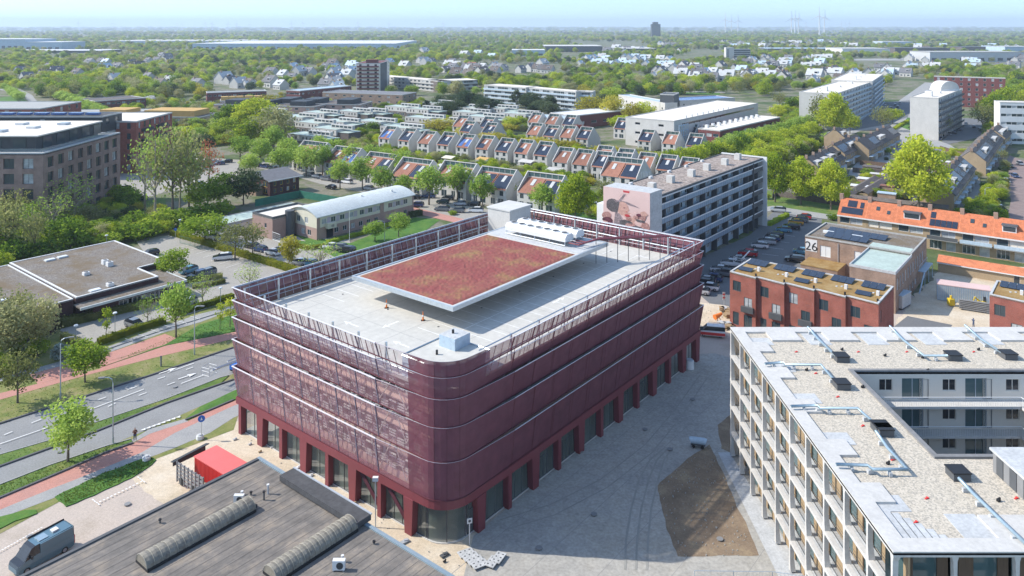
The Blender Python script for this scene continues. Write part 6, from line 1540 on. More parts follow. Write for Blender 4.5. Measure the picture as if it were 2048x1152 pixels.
def saw(px, py, n, var, look, sc=1., rz=VA):
    k = (n, var); x, y = P(px, py)
    if k not in SAW: SAW[k] = t = house_saw(n, 6.2 if n == 2 else 6.6, var); t.location = (x,y,0); t.rotation_euler[2] = rz
    else: t = dup(SAW[k], (x,y,0), rz)
    sc *= .94; t.scale = (sc,sc,sc*rnd.uniform(.97,1.03))
    rr = {'r':'red tiled roof','s':'dark panels on the roof','b':'blue roof panels','h':'red roof half covered by panels'}
    auto(t, ('double ' if n == 2 else '')+'white house, '+(rr[var[0]] if n == 1 or var[0]==var[1] else rr[var[0]].replace(' roof','')+' and '+rr[var[1]])); return t
VZ = R(-33)
for a in ((584,338,2,'rr'),(648,352,2,'rb'),(716,366,2,'rs'),(782,382,2,'rs'),(866,392,2,'rs'),(942,405,2,'ss'),(1034,418,2,'rs'),(1200,382,2,'rs')): saw(*a, None, 1.12, VZ)
for i, v in enumerate('bsrsbhshsrrsrs'): 
    if i < 13: saw(757+i*38.6, 298+i*4.6 if i < 9 else 300+i*5.4, 1, v, None, 1.02, VZ)
for i, v in enumerate('ssrsrs'): saw(918+i*44 if i < 2 else 1052+(i-2)*33, 283+i*3, 1, v, None, 1.0, VZ)
for i, v in enumerate('rrsshsrss'): saw(1055+i*34+(70 if i > 2 else 0), 262+i*3.2+(5 if i > 2 else 0), 1, v, None, 1.0, VZ)
for i, v in enumerate('rsrsr'): saw(1185+i*42, 345+i*7, 1, v, None, 1.0, VZ)
for i, v in enumerate('srs'): saw(1275+i*48, 302+i*6, 1, v, None, 1.0, VZ)
for i, v in enumerate('rs'): saw(905+i*52, 272+i*2, 1, v, None, 1.05, VZ)
# terrace gardens: awnings, conservatories and sheds
for k,(a,b,m,w,d,lab) in enumerate(((882,327,'leaf',5,3,'pale green garden awning'),(950,330,'yellow',5,3,'yellow garden awning'),(1035,335,'offwhite',6,3,'white garden canopy'),(870,345,'offwhite',5,3,'white flat roofed garden room'),(1090,352,'offwhite',6,3,'white garden canopy'),(1255,322,'offwhite',5,3,'white garden canopy'),(1330,305,'offwhite',9,3,'white garden canopy'),(1205,370,'offwhite',5,3,'white framed garden canopy'))):
    x, y = P(a,b); t = thing('garden_canopy', None, 'garden canopy', (x,y,0), VZ, 'garden canopies behind the white houses'); mb = MB(); mb.slab([(0,0,2.3),(w,0,2.3),(w,d,2.9),(0,d,2.9)],.1); mb.build('canopy', M['ochre' if m == 'yellow' else 'cream' if m == 'leaf' else m], t)
    for q in ((.1,.1),(w-.1,.1),(.1,d-.1),(w-.1,d-.1)): MB().box(q[0]-.05,q[1]-.05,0,q[0]+.05,q[1]+.05,2.3).build('post', M['offwhite'], t)
    auto(t, lab)
# flat roofed white houses with a long raised strip
FL = None
def flat_house(px, py, s=1.):
    global FL
    x, y = P(px, py)
    if FL is None:
        t = thing('flat_roofed_house', None, 'house', (x,y,0), VZ, 'flat roofed white houses'); Wd, D = 17, 10
        mb = MB(); mb.wall((0,0),(Wd,0),0,2.9,[(1.5+k*4,.6,5.1-2.6+1.5+k*4-1.5,2.2) for k in range(0)]); mb.wall((Wd,0),(Wd,D),0,2.9); mb.wall((Wd,D),(0,D),0,2.9); mb.wall((0,D),(0,0),0,2.9); mb.build('wall', M['brown_tile'], t)
        mb = MB(); hs = [(.9+k*2.3,3.7,.8,1.2) for k in range(7) if k != 3]
        mb.wall((0,0),(Wd,0),2.9,5.6,[(a,b,a+c,b+d) for a,b,c,d in hs],.1); mb.wall((Wd,0),(Wd,D),2.9,5.6); mb.wall((Wd,D),(0,D),2.9,5.6); mb.wall((0,D),(0,0),2.9,5.6); mb.build('upper_wall', M['offwhite'], t)
        for a,b,c,d in hs: obj('window', win_mesh(c,d,'darkgrey','glass_dark'), t, (a,.08,b))
        for k in range(4): obj('window', win_mesh(2.4,1.6,'white','glass',2), t, (1+k*4,-.03,.7))
        MB().box(.1,.1,5.35,Wd-.1,D-.1,5.5).build('roof', M['alga_roof'], t); mb = MB(); mb.box(0,-.06,5.5,Wd,.1,5.75); mb.box(0,.1,5.5,.16,D,5.75); mb.box(Wd-.16,.1,5.5,Wd,D,5.75); mb.build('roof_edge', M['offwhite'], t)
        MB().box(9,4.5,5.5,Wd+6,6.3,7.4).build('raised_strip', M['offwhite'], t)
        mb = MB()
        for k in range(5): mb.box(9.5+k*2.7,4.42,6.2,11.5+k*2.7,4.47,7.0)
        mb.build('strip_window', M['glass'], t)
        MB().box(Wd+.01,1,0,Wd+7,9,4.4).build('side_wing', M['brown_tile'], t); MB().box(Wd,.8,4.4,Wd+7.2,9.2,4.6).build('wing_roof', M['alga_roof'], t)
        FL = t; o = t
    else: o = dup(FL, (x,y,0), VZ)
    o.scale = (s,s,s); auto(o, 'white flat roofed house')
for a in ((562,252),(606,243),(622,278),(574,292),(702,240),(712,262),(770,230),(810,254),(812,235),(845,222),(905,232),(905,242),(962,233),(760,275),(672,240),(860,262),(930,252),(1000,245),(505,240),(560,225),(640,262),(590,265)): flat_house(*a)
# generic pitched houses of the suburb
PH = {}
def pitched(x, y, key, s, rz, look, group='pitched roof houses in the suburb'):
    wallm, roofm, kind = key
    if key not in PH:
        t = thing('pitched_house', None, 'house', (x,y,0), rz, group); Wd, D, ze, zr = 11, 9, 4.2, 8.2
        mb = MB(); hs = [(1,.7,2,1.4),(4.6,.2,1.1,2.1),(7.4,.7,2.2,1.4)]
        mb.wall((0,0),(Wd,0),0,ze,[(a,b,a+c,b+d) for a,b,c,d in hs],.1)
        for p, q in (((Wd,0),(Wd,D)),((Wd,D),(0,D)),((0,D),(0,0))): mb.wall(p,q,0,ze)
        mb.tri((0,0,ze),(0,D/2,zr),(0,D,ze)); mb.tri((Wd,0,ze),(Wd,D,ze),(Wd,D/2,zr)); mb.build('wall', M[wallm], t)
        for a,b,c,d in hs: obj('window', win_mesh(c,d,'white','glass',2), t, (a,.08,b))
        mb = MB(); mb.slab([(-.3,-.5,ze-.35),(Wd+.3,-.5,ze-.35),(Wd+.3,D/2,zr+.15),(-.3,D/2,zr+.15)],.18); mb.slab([(-.3,D/2,zr+.15),(Wd+.3,D/2,zr+.15),(Wd+.3,D+.5,ze-.35),(-.3,D+.5,ze-.35)],.18); mb.build('roof', M[roofm], t)
        MB().box(2,D/2-.9,zr-.6,2.8,D/2+.1,zr+.9).build('chimney', M['brick_brown'], t)
        MB().box(6,.8,ze+.8,8.6,3.4,ze+2.3).build('dormer', M['white'], t); MB().box(6.2,.75,ze+1.0,8.4,.79,ze+2.1).build('dormer_window', M['glass_dark'], t)
        PH[key] = t; o = t
    else: o = dup(PH[key], (x,y,0), rz)
    o.scale = (s,s,s*rnd.uniform(.9,1.1)); auto(o, look); return o
KK = [('offwhite','grey_tile',0),('offwhite','brown_tile',0),('pinkbrick','grey_tile',0),('offwhite','sheet_blue',0),('offwhite','red_tile',0),('offwhite','tilepale',0)]
LK = ['white walled house with a dark grey roof','white walled house with a brown roof','pink brick house with a dark roof','white house with a blue grey roof','white walled house with a red roof','white house with a pale roof']
def cluster(px0, py0, px1, py1, n, keys, s=(.95,1.35), ja=.5):
    for _ in range(n):
        px, py = rnd.uniform(px0,px1), rnd.uniform(py0,py1); x, y = P(px,py); k = rnd.choice(keys)
        pitched(x, y, KK[k], rnd.uniform(*s), rnd.choice((VZ, VZ+R(90)))+rnd.uniform(-ja,ja)*.4, LK[k])
cluster(30,140,140,165,8,(0,1,0)); cluster(140,125,330,150,12,(0,1,3)); cluster(190,165,520,182,12,(1,0,5)); cluster(520,150,680,182,16,(0,5,3)); cluster(560,130,720,148,9,(3,0,1))
cluster(775,125,900,140,10,(3,5,0)); cluster(885,135,1025,158,16,(0,5,1,4)); cluster(1030,133,1100,148,7,(0,1,5)); cluster(1160,118,1340,135,30,(3,5,3)); cluster(1300,138,1540,165,38,(5,3,0,5)); cluster(1450,118,1660,140,26,(5,3,0)); cluster(1540,150,1700,172,14,(5,0,1)); cluster(1700,140,1830,160,12,(5,3,0)); cluster(1820,122,2040,142,22,(5,3,0)); cluster(1180,100,1450,112,8,(5,0),(1.2,1.6)); cluster(1320,86,1700,98,34,(5,3,0),(1.3,1.8)); cluster(1800,95,2048,104,12,(5,3,1),(1.3,1.7)); cluster(230,118,380,130,5,(0,1)); cluster(840,108,1000,120,4,(3,5),(1.2,1.8))
# brown terraces, right: rows running away from the viewer
TER = []
def terrace(p0, p1, n, D, side, label, m='beigebrick', roofm='brown_tile', hz=(5.2,8.8)):
    a, b = Vector(P(*p0)), Vector(P(*p1)); d = b-a; L = d.length; ang = math.atan2(d.y,d.x); W0 = L/n; ze, zr = hz
    key = None
    for k in range(n):
        x, y = a.x+d.x*k/n, a.y+d.y*k/n
        if key is None:
            t = thing('terraced_house', None, 'terraced house', (x,y,0), ang, 'brown terraced houses along the right hand streets'); mb = MB(); hs = [(.7,3.2,1.6,1.4),(W0-2.5,3.2,1.7,1.4),(.7,.6,2.4,1.6),(W0-1.6,.1,1,2.1)]
            mb.wall((0,0),(W0,0),0,ze,[(q,w,q+e,w+r) for q,w,e,r in hs],.1); mb.wall((W0,0),(W0,D),0,ze); mb.wall((W0,D),(0,D),0,ze); mb.wall((0,D),(0,0),0,ze); mb.tri((0,0,ze),(0,D/2,zr),(0,D,ze)); mb.tri((W0,0,ze),(W0,D,ze),(W0,D/2,zr)); mb.build('wall', M[m], t)
            for q,w,e,r in hs: obj('window', win_mesh(e,r,'white','glass',2), t, (q,.08,w))
            mb = MB(); mb.slab([(0,-.5,ze-.3),(W0,-.5,ze-.3),(W0,D/2,zr+.12),(0,D/2,zr+.12)],.18); mb.slab([(0,D/2,zr+.12),(W0,D/2,zr+.12),(W0,D+.4,ze-.3),(0,D+.4,ze-.3)],.18); mb.build('roof', M[roofm], t)
            mb = MB(); mb.bar((.05,-.5,ze-.25),(.05,D/2,zr+.2),.16); mb.bar((.05,D/2,zr+.2),(.05,D+.4,ze-.25),.16); mb.build('verge', M['darkgrey'], t)
            MB().box(-.3,D/2-.4,zr-.3,.4,D/2+.5,zr+1).build('chimney', M['brick_brown'], t); MB().box(-.05,-1.4,2.5,W0*.5,-.05,2.7).build('porch', M['sheet_blue'], t); MB().box(W0-2.8,-.8,.2,W0-.4,-.02,2.6).build('bay_window', M['offwhite'], t)
            t2 = None; key = t; o = t
        else: o = dup(key, (x,y,0), ang)
        auto(o, label)
        sl_ = lambda yy: ze-.3+(zr+.42-ze)*(yy+.5)/(D/2+.5)
        if (k*7+n) % 3 == 0: mb = MB(); mb.slab([(.8,.6,sl_(.6)+.1),(W0-.9,.6,sl_(.6)+.1),(W0-.9,3.2,sl_(3.2)+.1),(.8,3.2,sl_(3.2)+.1)],.06); mb.build('solar_panel', M['solar'], o)
        elif (k+n) % 3 == 1: MB().box(1.2,1.0,sl_(1.0)-.2,W0-1.4,D/2,sl_(1.)+1.5).build('dormer', M['offwhite'], o); MB().box(1.4,.95,sl_(1.)+.2,W0-1.6,.99,sl_(1.)+1.3).build('dormer_window', M['glass_dark'], o)
terrace((1908,425),(1950,365),6,9,1,'brown brick terraced house')
terrace((1972,352),(2006,300),6,9,1,'tan terraced house')
terrace((1690,336),(1735,312),3,9,1,'dark roofed terraced house')
terrace((1738,326),(1800,290),5,9,1,'grey roofed terraced house')
terrace((1690,300),(1700,296),1,9,1,'small dark roofed house')
terrace((1640,370),(1690,342),4,9,1,'low terraced house')
terrace((2010,300),(2045,262),4,9,1,'brown terraced house')
# back garden sheds and walls
for k,(a,b,L,ang,lab) in enumerate(((1705,405,34,UA,'long brown garden shed row right of the three lime trees, the left one'),(1735,402,34,UA,'long brown garden shed row right of the three lime trees, the right one'),(1775,372,30,UA,'garden shed row continuing behind the big lime tree'),(1700,410,26,VZ,'garden shed row lying across, behind the orange terrace'))):
    x, y = P(a,b); t = thing('garden_shed_row', lab, 'sheds', (x,y,0), ang); MB().box(0,0,0,L,3,2.2).build('wall', M['beigebrick'], t); mb = MB(); mb.slab([(-.2,-.2,2.2),(L,-.2,2.2),(L,1.5,3.0),(-.2,1.5,3.0)],.1); mb.slab([(-.2,1.5,3.0),(L,1.5,3.0),(L,3.2,2.2),(-.2,3.2,2.2)],.1); mb.build('roof', M['brown_tile'], t)
for k,(a,b,m,w,d) in enumerate(((1715,370,'white',5,3),(1740,360,'offwhite',4,2.5),(1790,338,'white',5,3),(1760,385,'red_tile',4,2.5),(1755,400,'sheet_blue',5,2.5),(1795,360,'sheet_blue',4,3),(1725,345,'brown_tile',6,4),(1770,345,'brown_tile',6,4),(1820,325,'offwhite',4,3),(1850,310,'grey_tile',6,4),(1880,335,'white',6,3),(1868,350,'white',5,3),(1898,342,'brown_tile',5,4),(1872,385,'offwhite',5,3),(1885,400,'brown_tile',4,3),(1700,385,'white',5,3))):
    x, y = P(a,b); t = thing('garden_shed', None, 'shed', (x,y,0), VZ, 'sheds in the back gardens'); MB().box(0,0,0,w,d,2.2).build('wall', M['brick_brown'], t); MB().box(-.2,-.2,2.2,w+.2,d+.2,2.4).build('roof', M[m], t)
    auto(t, {'white':'flat white roofed garden shed','offwhite':'pale roofed garden shed','red_tile':'red roofed garden shed','sheet_blue':'blue grey roofed garden shed','brown_tile':'brown roofed garden shed','grey_tile':'grey roofed garden shed'}[m])
mb_ = []
for k,(a,b,c,d) in enumerate(((1545,392,1680,412),(1700,412,1850,440),(1660,320,1700,296),(1880,300,1960,325),(1705,345,1790,352),(1720,330,1860,345),(1545,398,1560,372))):
    (x0,y0),(x1,y1) = P(a,b), P(c,d); L = math.hypot(x1-x0,y1-y0); o = MB().box(0,-.06,0,L,.06,1.9).build('garden_fence', M['wood_dark' if k%2 else 'brown_tile']); o.location = (x0,y0,0); o.rotation_euler[2] = math.atan2(y1-y0,x1-x0)
    tag(o, None, 'fence', 'fences round the back gardens'); auto(o, 'brown wooden garden fence')
# ================================================================ vehicles
carcols = {'white':(.72,.73,.74),'black':(.015,.016,.02),'grey':(.16,.17,.18),'silver':(.42,.44,.46),'blue':(.03,.06,.16),'dark red':(.2,.015,.02),'red':(.45,.02,.03),'light blue':(.12,.3,.42),'orange':(.6,.3,.04),'dark green':(.02,.05,.04)}
for k, c in carcols.items():
    m = mat('car_'+k, c, .25, .03, 1, spec=.7); m.node_tree.nodes['Principled BSDF'].inputs['Coat Weight'].default_value = .5
def loft(st, body, glass):
    """st: x, zb, half width, belt z, roof z, roof half width"""
    for a, b in zip(st, st[1:]):
        for s in (-1, 1):
            p = lambda q, w, z: (q[0], s*w, z)
            qs = [(p(a,a[2]-.06,a[1]),p(b,b[2]-.06,b[1]),p(b,b[2],(b[1]+b[3])/2),p(a,a[2],(a[1]+a[3])/2)),(p(a,a[2],(a[1]+a[3])/2),p(b,b[2],(b[1]+b[3])/2),p(b,b[2]-.05,b[3]),p(a,a[2]-.05,a[3]))]
            for q in qs: body.quad(*(q if s < 0 else q[::-1]))
            if a[4] > a[3]+.05 or b[4] > b[3]+.05:
                q = (p(a,a[2]-.07,a[3]),p(b,b[2]-.07,b[3]),p(b,b[5],b[4]),p(a,a[5],a[4])); glass.quad(*(q if s < 0 else q[::-1]))
        ra, rb = a[4] > a[3]+.05, b[4] > b[3]+.05
        up = (glass if (ra != rb) or abs(a[4]-b[4]) > .12 else body)
        wa, wb_ = (a[5] if ra else a[2]-.05), (b[5] if rb else b[2]-.05); za, zb_ = (a[4] if ra else a[3]), (b[4] if rb else b[3])
        up.quad((a[0],-wa,za),(b[0],-wb_,zb_),(b[0],wb_,zb_),(a[0],wa,za))
        body.quad((a[0],a[2]-.06,a[1]),(b[0],b[2]-.06,b[1]),(b[0],-b[2]+.06,b[1]),(a[0],-a[2]+.06,a[1]))
    for q, f in ((st[0],1),(st[-1],-1)):
        w = [(q[0],-q[2]+.06,q[1]),(q[0],q[2]-.06,q[1]),(q[0],q[2],(q[1]+q[3])/2),(q[0],q[2]-.05,q[3]),(q[0],-q[2]+.05,q[3]),(q[0],-q[2],(q[1]+q[3])/2)]; body.ngon(w[::-f])
SHAPES = {'hatchback':[(-2.0,.32,.78,.62,.6,.5),(-1.9,.22,.84,.78,.7,.5),(-1.1,.2,.88,.9,.9,.6),(-.45,.2,.88,.93,1.42,.62),(.9,.2,.88,.96,1.46,.62),(1.75,.22,.86,.98,1.30,.56),(2.0,.3,.80,.9,.9,.5)],
 'estate_car':[(-2.25,.32,.8,.64,.6,.5),(-2.1,.24,.86,.82,.8,.5),(-1.15,.22,.91,.98,.98,.6),(-.5,.22,.91,1.0,1.52,.66),(1.3,.22,.91,1.03,1.56,.66),(2.0,.24,.90,1.05,1.42,.6),(2.22,.32,.84,.95,.95,.5)],
 'small_van':[(-2.2,.32,.8,.72,.6,.5),(-2.05,.24,.88,.95,.9,.5),(-1.5,.22,.93,1.08,1.08,.6),(-.85,.22,.93,1.1,1.80,.74),(2.0,.22,.93,1.15,1.84,.76),(2.2,.3,.92,1.1,1.75,.72)]}
CM = {}
def wheel_mesh(r=.32):
    mb = MB(); mb.tube([(0,-.11,r),(0,.11,r)], r, 14, 0); mb.tube([(0,-.12,r),(0,.12,r)], r*.6, 10, 1); return mb.mesh('wheel', [M['rubber'], M['rim']])
whm = wheel_mesh()
def car(shape, col, x, y, rz, z=.13, s=1., look=None, group='parked cars'):
    k = (shape, col)
    if shape not in CM:
        b, g = MB(), MB(); loft(SHAPES[shape], b, g); CM[shape] = (b, g.mesh('windows', [M['glass_dark']]), {})
    b, g, cc = CM[shape]
    if col not in cc: cc[col] = b.mesh('body', [M['car_'+col]])
    t = obj('parked_car', None, None, (x,y,z), rz); t.scale = (s,s,s)
    obj('body', cc[col], t); obj('windows', g, t)
    L = SHAPES[shape][-1][0]
    for a in (-L+.78, L-.78):
        for w in (-.76, .76): obj('wheel', whm, t, (a, w, 0))
    for w in (-.6,.6): obj('headlight', HL, t, (-L+.0,w,.62)); obj('tail_light', TL, t, (L-.03,w,.75))
    tag(t, None, 'car', group); auto(t, look or f'{col} {shape.replace("_"," ")} parked'); return t
HL = MB().box(-.02,-.14,0,.14,.14,.12).mesh('headlight',[M['lampglass']]); TL = MB().box(-.05,-.12,0,.05,.12,.14).mesh('tail_light',[M['red_box']])
def cp(px, py, col, rz, shape='hatchback', look=None): x, y = P(px,py); return car(shape, col, x, y, rz, look=look)
U0, V0 = UA, UA+math.pi/2
for a in ((269,655,'grey',R(150),'hatchback','dark grey hatchback alone on the school car park'),(374,612,'silver',U0+.2,'hatchback','silver car half hidden by the pale green tree'),(360,618,'white',U0+.2,'hatchback',None),
 (445,520,'white',U0-.6,'estate_car','white estate car standing alone on the large car park'),(377,546,'light blue',U0+.1,'hatchback','bright blue hatchback beside the bushy tree'),(396,556,'blue',U0+.1,'estate_car',None),(412,552,'grey',U0+.1,'estate_car',None),(300,512,'black',U0,'hatchback',None),
 (520,503,'blue',-.5,'hatchback',None),(545,510,'white',-.5,'hatchback','white hatchback behind the long clipped hedge'),(505,497,'black',-.5,'hatchback',None),(560,505,'silver',-.5,'hatchback',None),
 (662,498,'white',-.3,'hatchback',None),(677,500,'grey',-.3,'estate_car',None),(693,505,'black',-.3,'estate_car',None),(600,530,'silver',-.3,'hatchback',None),(620,532,'light blue',-.3,'hatchback',None),
 (420,478,'silver',.2,'hatchback',None),(442,480,'white',.2,'hatchback',None)): cp(*a)
cl = ['grey','black','white','silver','blue','black','grey','dark green','silver','black']
for k,(a,b) in enumerate(((515,334),(530,336),(545,339),(618,352),(634,356),(652,361),(672,365),(694,367),(662,378),(736,380),(830,398),(833,414),(886,407),(884,422),(920,411),(915,425),(948,412),(952,425),(896,400),(1185,415),(1190,422),(858,396))): cp(a,b,cl[(k*3+1)%10],VA+(.1 if a<800 else R(30)),['hatchback','estate_car'][k%2])
for k,(a,b) in enumerate(((245,380),(250,385),(257,389),(263,393),(270,398),(282,402),(290,330),(305,325),(330,322),(345,320),(360,345),(372,350),(395,372),(410,380),(300,300),(320,296),(440,330),(455,326))): cp(a,b,cl[(k*7+2)%10] if k != 1 else 'dark red',.3,'hatchback')
# right hand car park, two rows of noses
RC_ = [(1418,580,'white'),(1408,572,'grey'),(1400,588,'silver'),(1424,562,'blue'),(1440,544,'white'),(1462,532,'white'),(1476,524,'silver'),(1496,512,'red'),(1520,496,'white'),(1534,488,'silver'),(1544,482,'blue'),(1550,476,'black'),(1568,464,'light blue'),(1583,458,'black'),(1592,449,'orange'),(1600,444,'grey'),(1608,438,'red'),(1590,524,'black'),(1604,508,'light blue'),(1556,424,'silver'),(1412,566,'silver'),(1450,552,'grey')]
for k,(a,b,c) in enumerate(RC_): cp(a,b,c,VA+R(14),['hatchback','estate_car'][k%2])
for k,(a,b) in enumerate(((2000,420),(1992,405),(1985,432),(2012,365),(2030,355),(2020,335),(1995,450),(1975,448),(2040,330))): cp(a,b,cl[k%10],R(75),'hatchback')
for k,(a,b) in enumerate(((1895,262),(1905,258),(1915,254),(1922,262),(1932,250),(1948,256),(1900,270),(1885,275),(1880,280),(1960,262),(1790,212),(1800,208),(1782,218),(1795,216),(1770,214),(1910,268),(1690,262),(1480,320),(1500,312),(1520,306),(1535,300),(1465,326),(1555,292),(1575,286),(1595,280),(1610,275))): cp(a,b,cl[(k*3)%10],R(60),'hatchback')
# red and white service van in the shaded street
t = cp(1424,672,'white',R(-14),'small_van','white service van with a red lower half and roof rack in the shaded street')
MB().box(-2.15,-.95,.35,2.2,.95,.82).build('red_band', M['red_box'], t)
mb = MB()
for k in range(4): mb.bar((-.6+k*.8,-.7,1.95),(-.6+k*.8,.7,1.95),.05)
mb.bar((-.7,-.7,1.95),(2,-.7,1.95),.05); mb.bar((-.7,.7,1.95),(2,.7,1.95),.05); mb.build('roof_rack', M['steel'], t)
# dark camper van beside the hall
x, y = P(84,1122); vn = thing('camper_van','dark blue grey camper van with awning rail and roof hatch, parked beside the hall','van',(x,y,.13),UA+R(6))
b_, g_ = MB(), MB()
ST = [(-2.75,.38,.82,.85,.8,.6),(-2.6,.26,.93,1.08,1.0,.6),(-2.05,.24,.98,1.25,1.25,.7),(-1.35,.24,.99,1.35,2.15,.78),(-1.0,.24,.99,1.4,2.28,.80),(2.5,.24,.99,1.4,2.32,.82),(2.72,.32,.97,1.35,2.22,.80)]
loft(ST, b_, g_); mat('van_paint',(.085,.16,.21),.3,.03,1,spec=.7)
b_.build('body', M['van_paint'], vn); g_.build('windows', M['glass_dark'], vn)
MB().box(-.6,-.975,1.38,2.6,-.84,2.27).build('side_panel', M['van_paint'], vn); MB().box(-.6,.84,1.38,2.6,.975,2.27).build('side_panel', M['van_paint'], vn)
MB().bar((-.9,.92,2.34),(2.6,.92,2.34),.16).build('awning', M['black'], vn); MB().box(.9,-.3,2.32,1.5,.3,2.46).build('roof_hatch', M['white'], vn); MB().box(-.5,-.5,2.3,.4,.5,2.36).build('rooflight', M['duct'], vn)
MB().box(2.74,-.9,.5,2.8,-.75,1.3).build('tail_light', M['red_box'], vn); MB().box(2.74,.75,.5,2.8,.9,1.3).build('tail_light', M['red_box'], vn)
for a in (-1.85, 1.75):
    for w in (-.86,.86): obj('wheel', whm, vn, (a,w,0))
for w in (-1.15,1.15): MB().box(-1.55,w-.1,1.35,-1.4,w+.1,1.6).build('mirror', M['black'], vn)

# ================================================================ street furniture
def lamp(px, py, hpx, arm, label, double=False):
    x, y = P(px,py); h = hpx*y/F; t = thing('street_lamp', label, 'street lamp', (x,y,.05), arm, 'street lamps')
    mb = MB(); mb.tube([(0,0,0),(0,0,h*.55),(0,0,h*.9),(.12,0,h*.97),(.5,0,h),(1.1,0,h+.03)], .09, 8, 0, .045); mb.build('pole', M['galv'], t)
    MB().box(1.0,-.14,h-.05,1.75,.14,h+.1).build('lamp_head', M['midgrey'], t); MB().cyl(0,0,0,.9,.12,8).build('base', M['galv'], t); return t
lamp(226,889,134,R(190),'tall street lamp with a curved head, on the verge by the walking person')
lamp(121,798,120,R(20),'tall street lamp on the far road verge, left of the dense green tree')
lamp(389,710,98,R(-10),'tall street lamp on the far road verge near the maroon garage')
lamp(769,482,40,R(200),'small street lamp at the edge of the school lawn'); lamp(1918,470,60,R(0),'street lamp behind the orange tiled terrace') if 0 else lamp(1970,412,36,R(0),'street lamp beside the right hand street'); lamp(673,540,34,R(180),'small street lamp showing over the garage roof edge beside parked cars')
def post_lamp(px, py, h, label):
    x, y = P(px,py); t = thing('path_lamp', label, 'path lamp', (x,y,.05), 0, 'short round path lamps'); MB().cyl(0,0,0,h,.06,8).build('pole', M['galv'], t); MB().cyl(0,0,h,h+.18,.38,14,0,.3).build('lamp_head', M['lampglass'], t)
post_lamp(230,668,3.6,'short round topped lamp on the school car park'); post_lamp(152,690,3.2,'short round topped lamp by the brownish hedge'); post_lamp(441,612,3.4,'short round topped lamp behind the hedge near the garage'); post_lamp(360,468,3.6,'round topped lamp at the corner of the large car park'); post_lamp(213,497,.1+3,'round topped lamp behind the gravel roofed school')
x, y = P(403,880); t = thing('round_blue_sign','round blue traffic sign on a grey pole beside the cycle path','traffic sign',(x,y,.05),R(20)); MB().cyl(0,0,0,3.0,.045,8).build('pole', M['galv'], t)
mb = MB(); mb.tube([(0,-.05,2.75),(0,-.02,2.75)], .45, 20, 0); mb.build('sign_disc', M['blue_sign'], t); mb = MB(); mb.tri((-.12,-.06,2.55),(.14,-.06,2.6),(-.02,-.06,2.98)); mb.build('arrow', M['white'], t)
x, y = P(351,477); t = thing('round_blue_sign','small round blue sign at the corner of the large car park','traffic sign',(x,y,.05),R(10)); MB().cyl(0,0,0,2.4,.04,8).build('pole', M['galv'], t); MB().tube([(0,-.05,2.3),(0,-.02,2.3)], .4, 16).build('sign_disc', M['blue_sign'], t)
x, y = P(939,1090); t = thing('white_sign_post','white sign post at the rounded corner of the maroon garage','sign post',(x,y,.05),R(20)); MB().cyl(0,0,0,2.5,.06,8).build('pole', M['white'], t); MB().box(-.28,-.05,2.2,.28,0,2.75).build('sign_plate', M['white'], t); MB().tube([(0,-.07,2.48),(0,-.055,2.48)], .14, 12).build('symbol', M['darkgrey'], t)
x, y = P(751,1055); t = thing('camera_pole','thin steel pole with a white camera head between hall and garage','camera pole',(x,y,.05),0); MB().cyl(0,0,0,5.1,.06,8).build('pole', M['steel'], t); MB().box(-.3,-.2,5.0,.3,.2,5.4).build('camera_head', M['white'], t)
x, y = P(322,733); t = thing('verge_marker','small grey marker post on the grass verge of the dual carriageway','marker post',(x,y,.05),0); MB().cyl(0,0,0,1.5,.14,8).build('post', M['midgrey'], t); MB().cyl(0,0,1.5,1.6,.18,8).build('cap', M['darkgrey'], t)
for k,(a,b,l) in enumerate(((400,878,'white concrete block at the foot of the round blue sign'),(293,921,'white concrete block at the tip of the grass island'),(1186,886,'x'))):
    if k > 1: break
    x, y = P(a,b); t = thing('concrete_block', l, 'concrete block', (x,y,.05), .4, 'white concrete blocks'); MB().cyl(0,0,0,.45,.5,12,0,.45).build('base', M['white'], t); MB().cyl(0,0,.45,.6,.36,12,0,.25).build('cap', M['tilepale'], t)
# person walking on the cycle path
x, y = P(270,884); pe = thing('person','person in a brown jacket and blue jeans standing on the cycle path, arms raised to the face','person',(x,y,.1),R(200))
def skin_fig(name, verts, edges, rad, m, parent, root=0):
    me = bpy.data.meshes.new(name); me.from_pydata(verts, edges, []); me.materials.append(M[m]); o = obj(name, me, parent)
    s = o.modifiers.new('skin','SKIN'); s.use_smooth_shade = True; u = o.modifiers.new('sub','SUBSURF'); u.levels = 1; u.render_levels = 2
    for i, r in enumerate(rad): me.skin_vertices[0].data[i].radius = (r, r*.85)
    me.skin_vertices[0].data[root].use_root = True; return o
V_ = [(0,0,.95),(0,0,1.18),(0,0,1.40),(0,0,1.52),(0,.02,1.62),(0,.02,1.74), (.10,0,.88),(.11,.05,.50),(.12,0,.07),(.13,.16,.03), (-.10,0,.88),(-.11,-.02,.50),(-.12,-.1,.07),(-.13,.06,.03), (.19,0,1.40),(.25,.06,1.16),(.13,.24,1.36),(.07,.26,1.46), (-.19,0,1.40),(-.26,.05,1.15),(-.13,.24,1.34),(-.07,.26,1.44)]
E_ = [(0,1),(1,2),(2,3),(3,4),(4,5),(0,6),(6,7),(7,8),(8,9),(0,10),(10,11),(11,12),(12,13),(2,14),(14,15),(15,16),(16,17),(2,18),(18,19),(19,20),(20,21)]
skin_fig('body', V_, E_, [.15,.14,.17,.06,.085,.08,.10,.07,.045,.04,.10,.07,.045,.04,.075,.05,.035,.035,.075,.05,.035,.035], 'skin', pe)
